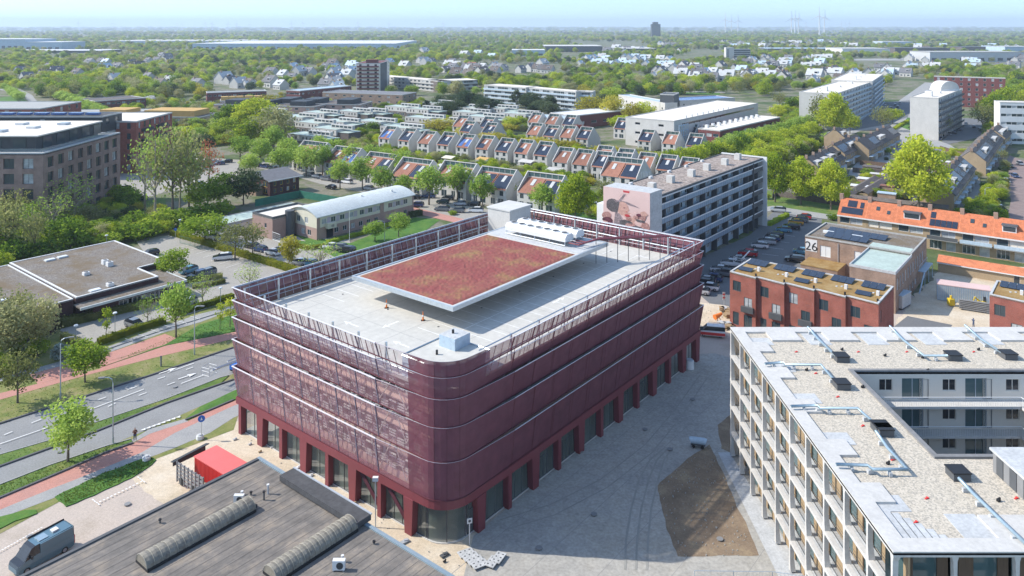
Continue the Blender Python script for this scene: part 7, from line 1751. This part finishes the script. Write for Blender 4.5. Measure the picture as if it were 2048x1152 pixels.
skin_fig('jacket', [(0,0,.88),(0,0,1.15),(0,0,1.38),(0,0,1.49),(.2,0,1.40),(.255,.06,1.16),(.15,.2,1.33),(-.2,0,1.40),(-.265,.05,1.15),(-.15,.2,1.31)], [(0,1),(1,2),(2,3),(2,4),(4,5),(5,6),(2,7),(7,8),(8,9)], [.18,.17,.20,.09,.09,.065,.05,.09,.065,.05], 'jacket', pe, 1)
skin_fig('trousers', [(0,0,.95),(.10,0,.86),(.11,.05,.50),(.12,0,.12),(-.10,0,.86),(-.11,-.02,.50),(-.12,-.1,.12)], [(0,1),(1,2),(2,3),(0,4),(4,5),(5,6)], [.165,.115,.085,.07,.115,.085,.07], 'jeans', pe)
skin_fig('hair', [(0,-.03,1.66),(0,-.02,1.76)], [(0,1)], [.10,.085], 'hair', pe)
# second person far away in the construction yard
x, y = P(1947,656); p2 = thing('person','person in dark clothes standing in the sandy yard behind the gravel roof','person',(x,y,.1),R(90))
skin_fig('body', V_, E_, [.16,.15,.18,.06,.085,.08,.10,.08,.055,.05,.10,.08,.055,.05,.085,.06,.04,.035,.085,.06,.04,.035], 'jeans', p2)
# red container in its tipper body
x, y = P(440,950); rc = thing('red_container','red corrugated container with a paler red top beside the dark hall','container',(x+.6,y-1.2,.1),R(-36.5))
RL_, RW_, RH_ = 6.6, 2.9, 2.3
MB().box(-RL_/2,-RW_/2,.1,RL_/2,RW_/2,RH_).build('body', M['red_box'], rc)
mb = MB()
for k in range(26): mb.box(-RL_/2+.1+k*.275,-RW_/2-.06,.2,-RL_/2+.22+k*.275,-RW_/2,RH_-.1); 
for k in range(11): mb.box(-RL_/2-.06,-RW_/2+.15+k*.29,.2,-RL_/2,-RW_/2+.27+k*.29,RH_-.1)
mb.build('ribs', M['red_box'], rc); mat('red_tarp',(.72,.15,.14),.6,.06,.6); MB().box(-RL_/2-.08,-RW_/2-.08,RH_,RL_/2+.08,RW_/2+.08,RH_+.1).build('top', M['red_tarp'], rc)
x, y = P(385,952); tk = thing('lorry_tailgate','grey framed open lorry body with a dark raised sheet beside the red container','lorry body',(x,y,.1),R(-36.5))
mb = MB(); 
for k in range(5): mb.box(-.2,-1.9+k*0,.35+k*.45,5.4,-1.8,.6+k*.45)
for k in range(8): mb.box(-.2+k*.78,-1.96,.1,-.08+k*.78,-1.78,2.5)
mb.build('side_boards', M['midgrey'], tk); mb = MB(); mb.slab([(-1.0,-2.2,2.3),(-.3,-2.2,2.5),(-.3,2.4,2.7),(-1.0,2.4,2.5)],.1); mb.box(-.9,-2.0,1.7,-.8,2.2,2.4); mb.build('sheet', M['dark'], tk)
for a in (.8,3.6): MB().tube([(a,-1.95,.45),(a,-1.65,.45)], .45, 14).build('wheel', M['rubber'], tk)
# white bag tank and blue compressor on the yard
x, y = P(1380,738); t = thing('white_tank','round white big bag standing by the end of the maroon garage','big bag',(x,y,.08),0); MB().cyl(0,0,0,1.3,.68,16,0,.6).build('body', M['white'], t); MB().cyl(0,0,1.3,1.45,.5,16).build('rim', M['steel'], t)
x, y = P(1396,895); t = thing('roll_trailer','small pale blue trailer unit at the tip of the soil bed','trailer',(x,y,.08),R(-15))
MB().tube([(-.95,0,.75),(-.85,0,.8),(.85,0,.8),(.95,0,.75)], .42, 12).build('tank', M['sheet_blue'], t); MB().box(-.9,-.4,.35,.9,.4,.45).build('chassis', M['darkgrey'], t)
for a in (-.55,.55):
    for w in (-.42,.42): MB().tube([(a,w-.06,.22),(a,w+.06,.22)], .22, 10).build('wheel', M['rubber'], t)
# boom lift on the road behind the garage corner
x, y = P(452,752); t = thing('boom_lift','white and blue boom lift on the road beside the garage corner','boom lift',(x+1,y+.5,.15),UA+R(12))
MB().box(0,-.9,.5,3.2,.9,1.3).build('chassis', M['blue_sign'], t); mb = MB(); mb.bar((2.6,0,1.5),(-4.2,0,2.2),.3); mb.bar((2.6,.3,1.9),(-1,.3,2.2),.18); mb.build('boom', M['white'], t)
mb = MB()
for a, b_ in (((-5.4,-.8),(-4.0,-.8)),((-5.4,.8),(-4.0,.8)),((-5.4,-.8),(-5.4,.8)),((-4,-.8),(-4,.8))):
    for z in (1.9,2.5,3.0): mb.bar((*a,z),(*b_,z),.05)
    mb.bar((*a,1.9),(*a,3.0),.05)
mb.build('basket', M['white'], t)
for a in (.6,2.6):
    for w in (-.95,.95): MB().tube([(a,w-.12,.45),(a,w+.12,.45)], .45, 12).build('wheel', M['rubber'], t)
# second lift seen over the brick row, at the car park
x, y = P(1492,530); t = thing('boom_lift','white boom lift basket and arm showing over the new red brick row','boom lift',(x,y,.1),UA)
mb = MB(); mb.bar((0,0,1),(-2,0,1.9),.3); mb.bar((-2,0,1.9),(3,.4,2.3),.25); mb.build('boom', M['white'], t); MB().box(-1,-1,.4,1.4,1,1.2).build('chassis', M['midgrey'], t)
mb = MB()
for z in (1.6,2.2,2.7): mb.bar((-5,-.9,z),(-3,-.9,z),.07); mb.bar((-5,.9,z),(-3,.9,z),.07); mb.bar((-5,-.9,z),(-5,.9,z),.07)
for a in (-5,-4,-3): mb.bar((a,-.9,1.6),(a,-.9,2.7),.07); mb.bar((a,.9,1.6),(a,.9,2.7),.07)
mb.build('basket', M['white'], t)
# orange cement mixer and red white marker
x, y = P(1436,644); t = thing('cement_mixer','orange cement mixer among rubble by the brick row','cement mixer',(x,y,.1),.5); MB().tube([(-.8,0,.9),(-.3,0,1.0),(.4,0,1.15),(.9,0,1.3)], .5, 12, 0, .25).build('drum', M['orange'], t); mb = MB(); mb.bar((-.6,-.4,0),(0,0,1),.08); mb.bar((.6,-.4,0),(0,0,1),.08); mb.bar((0,.6,0),(0,0,1),.08); mb.build('stand', M['midgrey'], t)
for k in range(7):
    x, y = P(1452+rnd.uniform(-12,10), 640+rnd.uniform(-22,18)); t = thing('rubble_pile', None, 'rubble', (x,y,.08), rnd.random()*3, 'pallets and rubble by the brick row'); mb = MB()
    for q in range(4): mb.rbox(rnd.uniform(-.5,.5),rnd.uniform(-.4,.4),q*.18,1.3,.9,q*.18+.14,rnd.random()*.6)
    mb.build('boards', M['tilepale' if k%2 else 'wood'], t); auto(t, 'small pile of boards and rubble')
x, y = P(1448,612); t = thing('striped_marker','red and white striped marker post at the sandy street end','marker post',(x,y,.08),0); MB().cyl(0,0,0,2.6,.05,8).build('post', M['steel'], t)
for k in range(5): MB().box(-.22,-.04,1.1+k*.3,.22,.04,1.4+k*.3).build('stripe', M['red_box' if k%2 else 'white'], t)
# construction yard
x, y = P(1895,600); t = thing('site_container','weathered site container with a faded red and white top in the sandy yard','container',(x-2,y,.1),VA+R(12)); MB().box(0,0,0,9,3.2,3).build('body', M['sheet_blue'], t); MB().box(-.1,-.1,3,9.1,3.3,3.15).build('top', M['pink_wall'], t)
mb = MB()
for k in range(24): mb.box(.2+k*.37,-.07,.2,.34+k*.37,0,2.9)
mb.build('ribs', M['galv'], t)
x, y = P(1906,612); t = thing('board_stack','stack of grey boards leaning before the weathered site container','stack of boards',(x,y-2,.1),VA+R(10)); mb = MB()
for k in range(6): mb.box(0,k*.1,.2+k*.28,5,.6+k*.1,.34+k*.28)
mb.build('boards', M['midgrey'], t); MB().box(.5,.1,0,.7,.7,.2).box(4.2,.1,0,4.4,.7,.2).build('bearers', M['midgrey'], t)
x, y = P(1815,622); t = thing('box_trailer','small closed grey box beside the brown brick building','box container',(x-1,y,.1),UA-R(10)); MB().box(0,0,.3,4.2,2.2,2.6).build('body', M['tilepale'], t); MB().box(-.05,-.05,2.6,4.25,2.25,2.72).build('top', M['sheet_blue'], t); MB().box(.2,.1,0,4,2.1,.3).build('frame', M['darkgrey'], t)
x, y = P(1966,612); t = thing('yellow_excavator','small yellow excavator bucket unit in the sandy yard','excavator',(x,y,.1),R(20)); MB().box(-.9,-.6,.3,1.1,.6,.9).build('body', M['yellow'], t); MB().box(-.2,-.5,.9,.7,.5,1.8).build('cab', M['glass_dark'], t); mb = MB(); mb.bar((-.8,0,.9),(-2.2,0,1.9),.2); mb.bar((-2.2,0,1.9),(-2.9,0,.6),.18); mb.build('arm', M['yellow'], t); MB().box(-1,-.75,0,1.1,-.45,.35).box(-1,.45,0,1.1,.75,.35).build('tracks', M['rubber'], t)
x, y = P(1893,606); t = thing('yellow_skip','small yellow machine beside the stack of boards','machine',(x,y-1.5,.1),0); MB().box(-.5,-.5,.1,.5,.5,1.3).build('body', M['yellow'], t); MB().cyl(0,0,1.3,1.9,.2,8).build('mast', M['yellow'], t)
for k,(a,b,w) in enumerate(((2032,590,1),(2044,596,1))):
    x, y = P(a-3,b-9); t = thing('green_bin', None, 'bin', (x,y,.1), 0, 'green bins by the shed wall'); MB().box(0,0,.1,.9,.8,1.1).build('body', M['green_fence'], t); MB().box(-.03,-.05,1.1,.93,.85,1.2).build('lid', M['orange' if k else 'green_fence'], t); auto(t, 'green wheeled bin with an orange lid' if k else 'green wheeled bin')
# builders' fences
def mesh_fence(pts, h, label, m='galv', step=3.4, cat='fence', nm='site_fence'):
    q = [P(*p) for p in pts]; t = thing(nm, label, cat, (*q[0],.08), 0); ox, oy = q[0]; fr, ms = MB(), MB()
    for (x0,y0),(x1,y1) in zip(q,q[1:]):
        L = math.hypot(x1-x0,y1-y0); n = max(1,round(L/step))
        for k in range(n):
            a = (x0+(x1-x0)*k/n-ox, y0+(y1-y0)*k/n-oy); b = (x0+(x1-x0)*(k+1)/n-ox, y0+(y1-y0)*(k+1)/n-oy)
            p = MB(); p.bar((*a,0),(*a,h),.06); p.bar((*a,h),(*b,h),.05); p.bar((*a,.15),(*b,.15),.05); p.bar((*b,0),(*b,h),.05)
            for j in range(1,12): f = j/12; p.bar((a[0]+(b[0]-a[0])*f,a[1]+(b[1]-a[1])*f,.15),(a[0]+(b[0]-a[0])*f,a[1]+(b[1]-a[1])*f,h),.012)
            for j in range(1,4): p.bar((*a,h*j/4),(*b,h*j/4),.012)
            p.build('fence_panel', M[m], t)
    return t
mesh_fence([(1389,1185),(1545,1187),(1640,1200)],2.0,'builders mesh fence at the bottom edge beside the soil bed')
mesh_fence([(360,487),(380,492),(400,500)],1.8,'green wire fence behind the hedge of the large car park','green_fence')
mesh_fence([(545,480),(560,486)],2,'steel mesh gate beside the vaulted building','galv')
q = P(612,400); o = MB().box(0,-.05,0,30,.05,2.2).build('green_fence', M['green_fence']); o.location = (*P(600,395),0); o.rotation_euler[2] = VZ; tag(o,'long green screen fence beyond the vaulted building','fence')
o = MB().box(0,-.05,0,16,.05,2.2).build('green_fence', M['green_fence']); o.location = (*P(600,395),0); o.rotation_euler[2] = UA+math.pi; tag(o,'shorter green screen fence running off from the dark roofed house','fence')
# loose things on the sand beside the garage
for k,(a,b,w,m) in enumerate(((621,953,.6,'white'),(597,936,.7,'white'),(889,1112,.9,'darkgrey'),(889,1125,.3,'black'),(810,1085,.9,'steel'),(545,896,.5,'tilepale'),(500,890,.4,'tilepale'),(470,880,.5,'tilepale'),(520,905,.4,'wood'),(708,1009,.5,'wood'))):
    x, y = P(a,b); o = MB().rbox(0,0,0,w,w*.5,.12,.7).rbox(.1,.1,.12,w*.5,w*.3,.2,.3).build('loose_board', M[m]); o.location = (x,y,.07); tag(o,None,'rubble','loose bits on the sand strip'); auto(o, 'small loose piece of building material on the sand')
for k in range(6):
    x, y = P(932+k*9 if k < 4 else 985+(k-4)*12, 1108+k*8 if k < 4 else 1128-(k-4)*8); t = thing('perforated_plate', None, 'plate', (x,y,.09+.03*k), .5 if k < 4 else 1.1, 'perforated plates at the garage corner'); MB().box(-.8,-.5,0,.8,.5,.08).build('plate', M['tilepale'], t)
    mb = MB()
    for i in range(3):
        for j in range(2): mb.rbox(-.5+i*.5,-.25+j*.5,.081,.16,.16,.09)
    mb.build('studs', M['darkgrey'], t); auto(t, 'grey plate with dark studs lying at the garage corner')

# ================================================================ loose stones and grass tufts
def spill(name, label, cat, m, polys, n, sz, tuft=False):
    rg = random.Random(n); mb = MB(); k = 0; mid = P(*polys[0][0])
    for poly in polys:
        q = [P(*p) for p in poly]; xs = [p[0] for p in q]; ys = [p[1] for p in q]; c = 0
        while c < n//len(polys):
            c += 1; x, y = rg.uniform(min(xs),max(xs)), rg.uniform(min(ys),max(ys)); ins = False; j = len(q)-1
            for i in range(len(q)):
                if (ys[i] > y) != (ys[j] > y) and x < (xs[j]-xs[i])*(y-ys[i])/(ys[j]-ys[i])+xs[i]: ins = not ins
                j = i
            if not ins: continue
            s = sz*rg.uniform(.4,1.4)
            if tuft: leafq(mb, Vector((x,y,.13+s*.25)), s, rg)
            else: a = rg.random()*6; mb.tube([(x,y,.03),(x,y,.06+s*.3),(x,y,.06+s*.5)], s*.5, 5, 0, s*.2)
    tag(mb.build(name, M[m]), label, cat, kind='stuff')
spill('loose_stones','loose stones and clods strewn over the soil bed and the sandy strips','stones','concrete',[[(1419,889),(1314,971),(1356,1114),(1519,1111),(1471,1004)],[(500,880),(560,930),(700,1040),(860,1130),(930,1140),(880,1090),(700,1000),(540,900)],[(1400,605),(1458,612),(1470,690),(1399,660)]],800,.12)
spill('grass_tufts','uneven grass tufts on the verges and grass islands along the road','grass','tuft_leaf',[[(112,994),(205,948),(300,914),(312,921),(275,949),(132,1014)],[(0,971),(100,932),(212,894),(262,880),(212,905),(0,996)],[(0,911),(187,848),(440,757),(330,808),(0,934)],[(0,850),(150,798),(466,690),(466,680),(165,755),(0,802)],[(200,734),(330,690),(467,664),(467,630),(330,680)]],22000,.13,True)
# ================================================================ woods: far masses of trees nobody could count
bpy.context.view_layer.update()
occ = set(); CELL = 6.0
for o in list(C.objects):
    if o.type == 'MESH' and o.name.split('.')[0] not in ('crown','trunk','blade','tower','ground') and o.get('kind') != 'structure':
        w = [o.matrix_world @ Vector(c) for c in o.bound_box]; x0, x1 = min(v.x for v in w), max(v.x for v in w); y0, y1 = min(v.y for v in w), max(v.y for v in w)
        if y1 < 380 or (x1-x0)*(y1-y0) > 60000 or x1-x0 < 2: continue
        m_ = 3 if y1 < 1500 else 4; fr_ = 10 if x1-x0 < 40 else 16
        for i in range(int((x0-m_)//CELL), int((x1+m_)//CELL)+1):
            for j in range(int((y0-fr_)//CELL), int((y1+m_)//CELL)+1): occ.add((i,j))
src = bpy.data.collections.new('woodland_crowns')
for k in ('green','green2','olive','olive2','lime','fresh','dark','yellow','poplar','green','olive','dark'):
    pass
seen = set(); order = []
for t in TREES:
    for ch in t.children:
        if ch.name.startswith('crown') and ch.data.name not in seen and ch.data in [PROTO[k][0] for k in ('green','green2','olive','olive2','lime','lime2','fresh','dark','yellow','willow')]:
            seen.add(ch.data.name); src.objects.link(ch)
from mathutils import noise
rw = random.Random(99); pts = []; scl = []; rots = []
def addt(px, py, s0, s1, flat_=1.):
    x, y = P(px, py)
    if (int(x//CELL), int(y//CELL)) in occ: return
    s = rw.uniform(s0, s1); pts.append((x, y, -1.2*s)); scl.append((s*flat_*rw.uniform(.9,1.2), s*flat_*rw.uniform(.9,1.2), s)); rots.append((0,0,rw.random()*6.28))
def band(y0, y1, n, s0, s1, f=1., thr=-.25, nx=.0045, x0=-120, x1=2170):
    for _ in range(n):
        px, py = rw.uniform(x0,x1), rw.uniform(y0,y1)
        if noise.noise(Vector((px*nx, py*.05, y0*.7))) < thr: continue
        addt(px, py, s0, s1, f)
band(57.5,62,900,3.5,6,2.2,-9); band(62,70,2600,1.9,2.8,1.5,-9); band(70,84,3600,1.4,2.1,1.2,-9); band(84,100,3000,1.1,1.7,1.,-.4)
band(56.0,57.6,500,7,9,3,-9); band(100,120,2900,.95,1.4,1.,-.12,.006); band(120,150,2700,.8,1.25,1.,-.15,.007); band(150,182,1400,.75,1.15,1.,-.2,.008)
band(104,128,500,1.2,1.7,1.,-9,x0=380,x1=1120); band(160,196,260,1.0,1.5,1.,-9,x0=880,x1=1560); band(140,200,330,1.0,1.6,1.,-9,x0=80,x1=420); band(108,150,420,1.,1.5,1.,-9,x0=-60,x1=420)
band(186,216,60,1.3,1.6,1.,-9,x0=2010,x1=2160); band(150,178,60,1.3,1.7,1.,-9,x0=1960,x1=2170)
for k in range(120): addt(rw.uniform(730,1240), rw.uniform(178,215) , .9, 1.2) if rw.random() < .25 else None
def scatter(name, label, cat):
    wm = bpy.data.meshes.new(name); wm.from_pydata(pts, [], [])
    for nm, dat in (('sc',scl),('rt',rots)):
        a = wm.attributes.new(nm, 'FLOAT_VECTOR', 'POINT'); a.data.foreach_set('vector', [c for v in dat for c in v])
    o = bpy.data.objects.new(name, wm); C.objects.link(o); return tag(o, label, cat, kind='stuff')
wo_ = scatter('woodland', 'hazy mass of tree crowns between the far houses and along the horizon', 'woodland')
pts, scl, rots = [], [], []
def shrubs(n, s0, s1, *poly, z=-.3):
    xs = [p[0] for p in poly]; ys = [p[1] for p in poly]; k = 0
    while k < n:
        k += 1; px, py = rw.uniform(min(xs),max(xs)), rw.uniform(min(ys),max(ys)); ins = False; j = len(poly)-1
        for i in range(len(poly)):
            if (ys[i] > py) != (ys[j] > py) and px < (xs[j]-xs[i])*(py-ys[i])/(ys[j]-ys[i])+xs[i]: ins = not ins
            j = i
        x, y = P(px, py)
        if not ins or (int(x//2.5), int(y//2.5)) in occ2: continue
        s = rw.uniform(s0, s1); pts.append((x, y, -2.0*s)); scl.append((s*1.2, s*1.2, s)); rots.append((0,0,rw.random()*6.28))
occ2 = set()
for o in list(C.objects):
    if o.type == 'MESH' and o.name.split('.')[0] not in ('crown','trunk','blade','tower','ground','haze') and o.get('kind') not in ('structure','stuff'):
        w = [o.matrix_world @ Vector(c) for c in o.bound_box]; x0, x1 = min(v.x for v in w), max(v.x for v in w); y0, y1 = min(v.y for v in w), max(v.y for v in w)
        if y1 < 170 or (x1-x0)*(y1-y0) > 350 or x1-x0 < 1 or y1 > 900: continue
        for i in range(int(x0//2.5), int(x1//2.5)+1):
            for j in range(int((y0-1)//2.5), int(y1//2.5)+1): occ2.add((i,j))
shrubs(2800,.2,.55,(640,300),(900,258),(1180,300),(1420,330),(1260,350),(1230,375),(1000,360),(700,330))
shrubs(1700,.2,.6,(470,290),(560,190),(1000,215),(1060,260),(900,290),(640,300))
shrubs(1300,.14,.42,(1690,400),(1700,350),(1800,300),(1960,300),(1965,340),(1935,440),(1860,400))
shrubs(500,.2,.5,(1940,440),(2000,330),(2015,330),(2000,450))
shrubs(260,.14,.3,(1870,500),(2048,520),(2048,545),(1880,520)) if 0 else None
shrubs(500,.25,.6,(0,600),(0,440),(230,410),(330,430),(340,470),(210,485),(20,520))
shrubs(300,.2,.5,(1060,420),(1230,440),(1225,400),(1080,395)); shrubs(350,.25,.55,(1530,400),(1690,415),(1690,400),(1540,380))
shrubs(700,.3,.9,(170,260),(310,190),(560,215),(470,290),(300,300)); shrubs(500,.3,.9,(1420,330),(1620,280),(1660,290),(1560,330)); shrubs(400,.3,.9,(1560,230),(1600,200),(1630,270),(1560,250))
shrubs(200,.2,.45,(60,650),(0,760),(0,640),(100,620)); shrubs(300,.3,.7,(1950,300),(1985,230),(2048,240),(2048,290)); shrubs(260,.3,.8,(1180,230),(1290,255),(1290,215),(1180,215))
gs_ = scatter('garden_shrubs', 'low green shrubs and garden planting between the houses', 'shrubs')
ng = bpy.data.node_groups.new('woods', 'GeometryNodeTree'); ng.interface.new_socket('Geometry', in_out='INPUT', socket_type='NodeSocketGeometry'); ng.interface.new_socket('Geometry', in_out='OUTPUT', socket_type='NodeSocketGeometry')
N_in = ng.nodes.new('NodeGroupInput'); N_out = ng.nodes.new('NodeGroupOutput'); ip = ng.nodes.new('GeometryNodeInstanceOnPoints'); ci = ng.nodes.new('GeometryNodeCollectionInfo'); ci.inputs['Collection'].default_value = src
ci.inputs['Separate Children'].default_value = True; ci.inputs['Reset Children'].default_value = True; ip.inputs['Pick Instance'].default_value = True
rv = ng.nodes.new('FunctionNodeRandomValue'); rv.data_type = 'INT'; rv.inputs[4].default_value = 0; rv.inputs[5].default_value = 60
ng.links.new(N_in.outputs[0], ip.inputs['Points']); ng.links.new(ci.outputs[0], ip.inputs['Instance']); ng.links.new(rv.outputs[2], ip.inputs['Instance Index'])
for nm, ty, sock in (('sc','FLOAT_VECTOR','Scale'),('rt','FLOAT_VECTOR','Rotation')):
    na = ng.nodes.new('GeometryNodeInputNamedAttribute'); na.data_type = ty; na.inputs['Name'].default_value = nm; ng.links.new(na.outputs[0], ip.inputs[sock])
ng.links.new(ip.outputs[0], N_out.inputs[0])
for q in (wo_, gs_): md = q.modifiers.new('woods','NODES'); md.node_group = ng

# ================================================================ haze: one closed box of even air
hz = MB().box(-9500,-150,-1,9500,16500,215).mesh('haze', [])
hm = bpy.data.materials.new('haze_air'); hm.use_nodes = True; hm.node_tree.nodes.clear(); ho = hm.node_tree.nodes.new('ShaderNodeOutputMaterial'); pv = hm.node_tree.nodes.new('ShaderNodeVolumePrincipled')
pv.inputs['Density'].default_value = HAZE; pv.inputs['Color'].default_value = (.74,.87,1,1); pv.inputs['Anisotropy'].default_value = .1; hm.node_tree.links.new(pv.outputs[0], ho.inputs['Volume'])
hz.materials.append(hm); tag(obj('haze', hz), 'pale blue haze over the distant woods and houses', 'haze', kind='stuff')
# ================================================================ labels: what each thing looks like and what it stands by
LM = [('the maroon garage',920,800),('the mural',1260,410),('the gallery flats',1420,390),('the vaulted office',700,420),('the flat roofed school',150,560),('the mauve brick block',120,340),
 ('the orange terrace',1850,440),('the brown brick building 26',1740,500),('the new red brick row',1620,580),('the white concrete building',1700,900),('the dual carriageway',230,830),
 ('the big lime tree',1838,360),('the white school',1420,225),('the white slab flats',1690,180),('the dark galleried slab',1880,240),('the tower block',748,140),('the dark conifers',900,200),
 ('the ochre roofed rows',400,215),('the far left warehouses',60,95),('the wide warehouse',600,92),('the dark glassy hall',1150,98),('the cream office tower',1475,108),('the lone dark tower',1312,60),
 ('the far right hall',1940,112),('the dark roofed house',560,370),('the white flat houses',760,250),('the leafy avenue',120,220),('the yellow trees',1230,240),('the right hand street',2020,380),('the left end of the horizon',250,50),
 ('the hall roof',500,1050),('the upper brick rows',560,185),('the white gable houses',900,315),('the far centre housing',1250,130),('the long middle row',1400,150),('the right edge block',2030,240),('the centre of the horizon',800,50),('the left corner trees',330,400)]
pos = []
for o, look in LAB:
    x, y, z = o.location; h = 1.5
    if y > 5: px, py = pix(x, y, z+h)
    else: px, py = -500, 1200
    best = min(LM, key=lambda l: (l[1]-px)**2+((l[2]-py)*2.2)**2)
    dx, dy = px-best[1], py-best[2]
    rel = ('left of' if dx < 0 else 'right of') if abs(dx) > abs(dy)*1.3 else ('beyond' if dy < 0 else 'in front of')
    pos.append([o, look, rel, best[0], px, py])
grp = {}
for p in pos: grp.setdefault((p[1],p[2],p[3]), []).append(p)
ORD = ['first','second','third','fourth','fifth','sixth','seventh','eighth','ninth','tenth','eleventh','twelfth','thirteenth','fourteenth','fifteenth','sixteenth','seventeenth','eighteenth','nineteenth','twentieth']
NUM = ['','one','two','three','four','five','six','seven','eight','nine','ten','eleven','twelve','thirteen','fourteen','fifteen','sixteen','seventeen','eighteen','nineteen','twenty']
cnt = {}
for p in pos: cnt[p[1]] = cnt.get(p[1], 0)+1
def short(s):
    for a, b in ((' in young leaf',''),(' with a pointed crown',''),('round ',''),(' with the ',' with '),(' parked',''),(' small units','')):
        if len(s.split()) > 16: s = s.replace(a, b, 1)
    while len(s.split()) > 16 and ' the ' in s: s = s[:s.rindex(' the ')]+' '+s[s.rindex(' the ')+5:]
    while len(s.split()) > 16: w = s.split(); s = ' '.join(w[:3]+w[4:])
    return s
for (look, rel, lm), ps in grp.items():
    ps.sort(key=lambda p: p[4]); n = len(ps)
    for i, p in enumerate(ps):
        many = NUM[n] if n <= 20 else 'many'
        if cnt[look] == 1 and len(look.split()) > 5: s = look
        elif n == 1: s = f'{look} {rel} {lm}'
        elif i == 0: s = f'{look} {rel} {lm}, leftmost of {many}'
        elif i == n-1: s = f'{look} {rel} {lm}, rightmost of {many}'
        else: s = f'{look} {rel} {lm}, {ORD[i] if i < 20 else str(i+1)+"th"} from left'
        p[0]['label'] = short(s)
for o in C.objects:
    if not o.parent and o.get('label') and len(o['label'].split()) > 16: o['label'] = short(o['label'])

# pieces of a part go one level deeper: what sits on the roof belongs to the roof, a dormer's window to the dormer
UNDER = {'chimney':'roof','solar_panel':'roof','rooflight':'roof','vent':'roof','roof_vent':'roof','roof_house':'roof','roof_edge':'roof','gutter':'roof','tile_rolls':'roof','verge':'roof','roof_seams':'roof','vent_stack':'roof','vent_cowl':'roof','drain':'roof','slab':'roof','paving_slab':'roof','roof_unit':'roof','clerestory_sill':'clerestory','dormer_window':'dormer','dormer_roof':'dormer','strip_window':'raised_strip','wing_roof':'side_wing','red_band':'body','mirror':'body','headlight':'body','tail_light':'body','canopy_edge':'canopy','canopy_post':'canopy','sedum_planting':'canopy','plant_platform':'canopy','deck_markings':'roof_deck','deck_joints':'roof_deck','drain_covers':'roof_deck','stair_head_trim':'stair_head','parapet_joints':'gallery_parapet','extension_roof':'front_extension','annex_edge':'annex_roof','shaft_lid':'shaft','upstand_trim':'roof_upstand','penthouse_window':'penthouse_wall','mural_paint':'mural_wall'}
for o in [q for q in C.objects if not q.parent]:
    ch = list(o.children); first = {}
    for c in ch: first.setdefault(c.name.split('.')[0], c)
    for c in ch:
        p = first.get(UNDER.get(c.name.split('.')[0], ''))
        if p and p is not c and p.location.length < 1e-6: c.parent = p
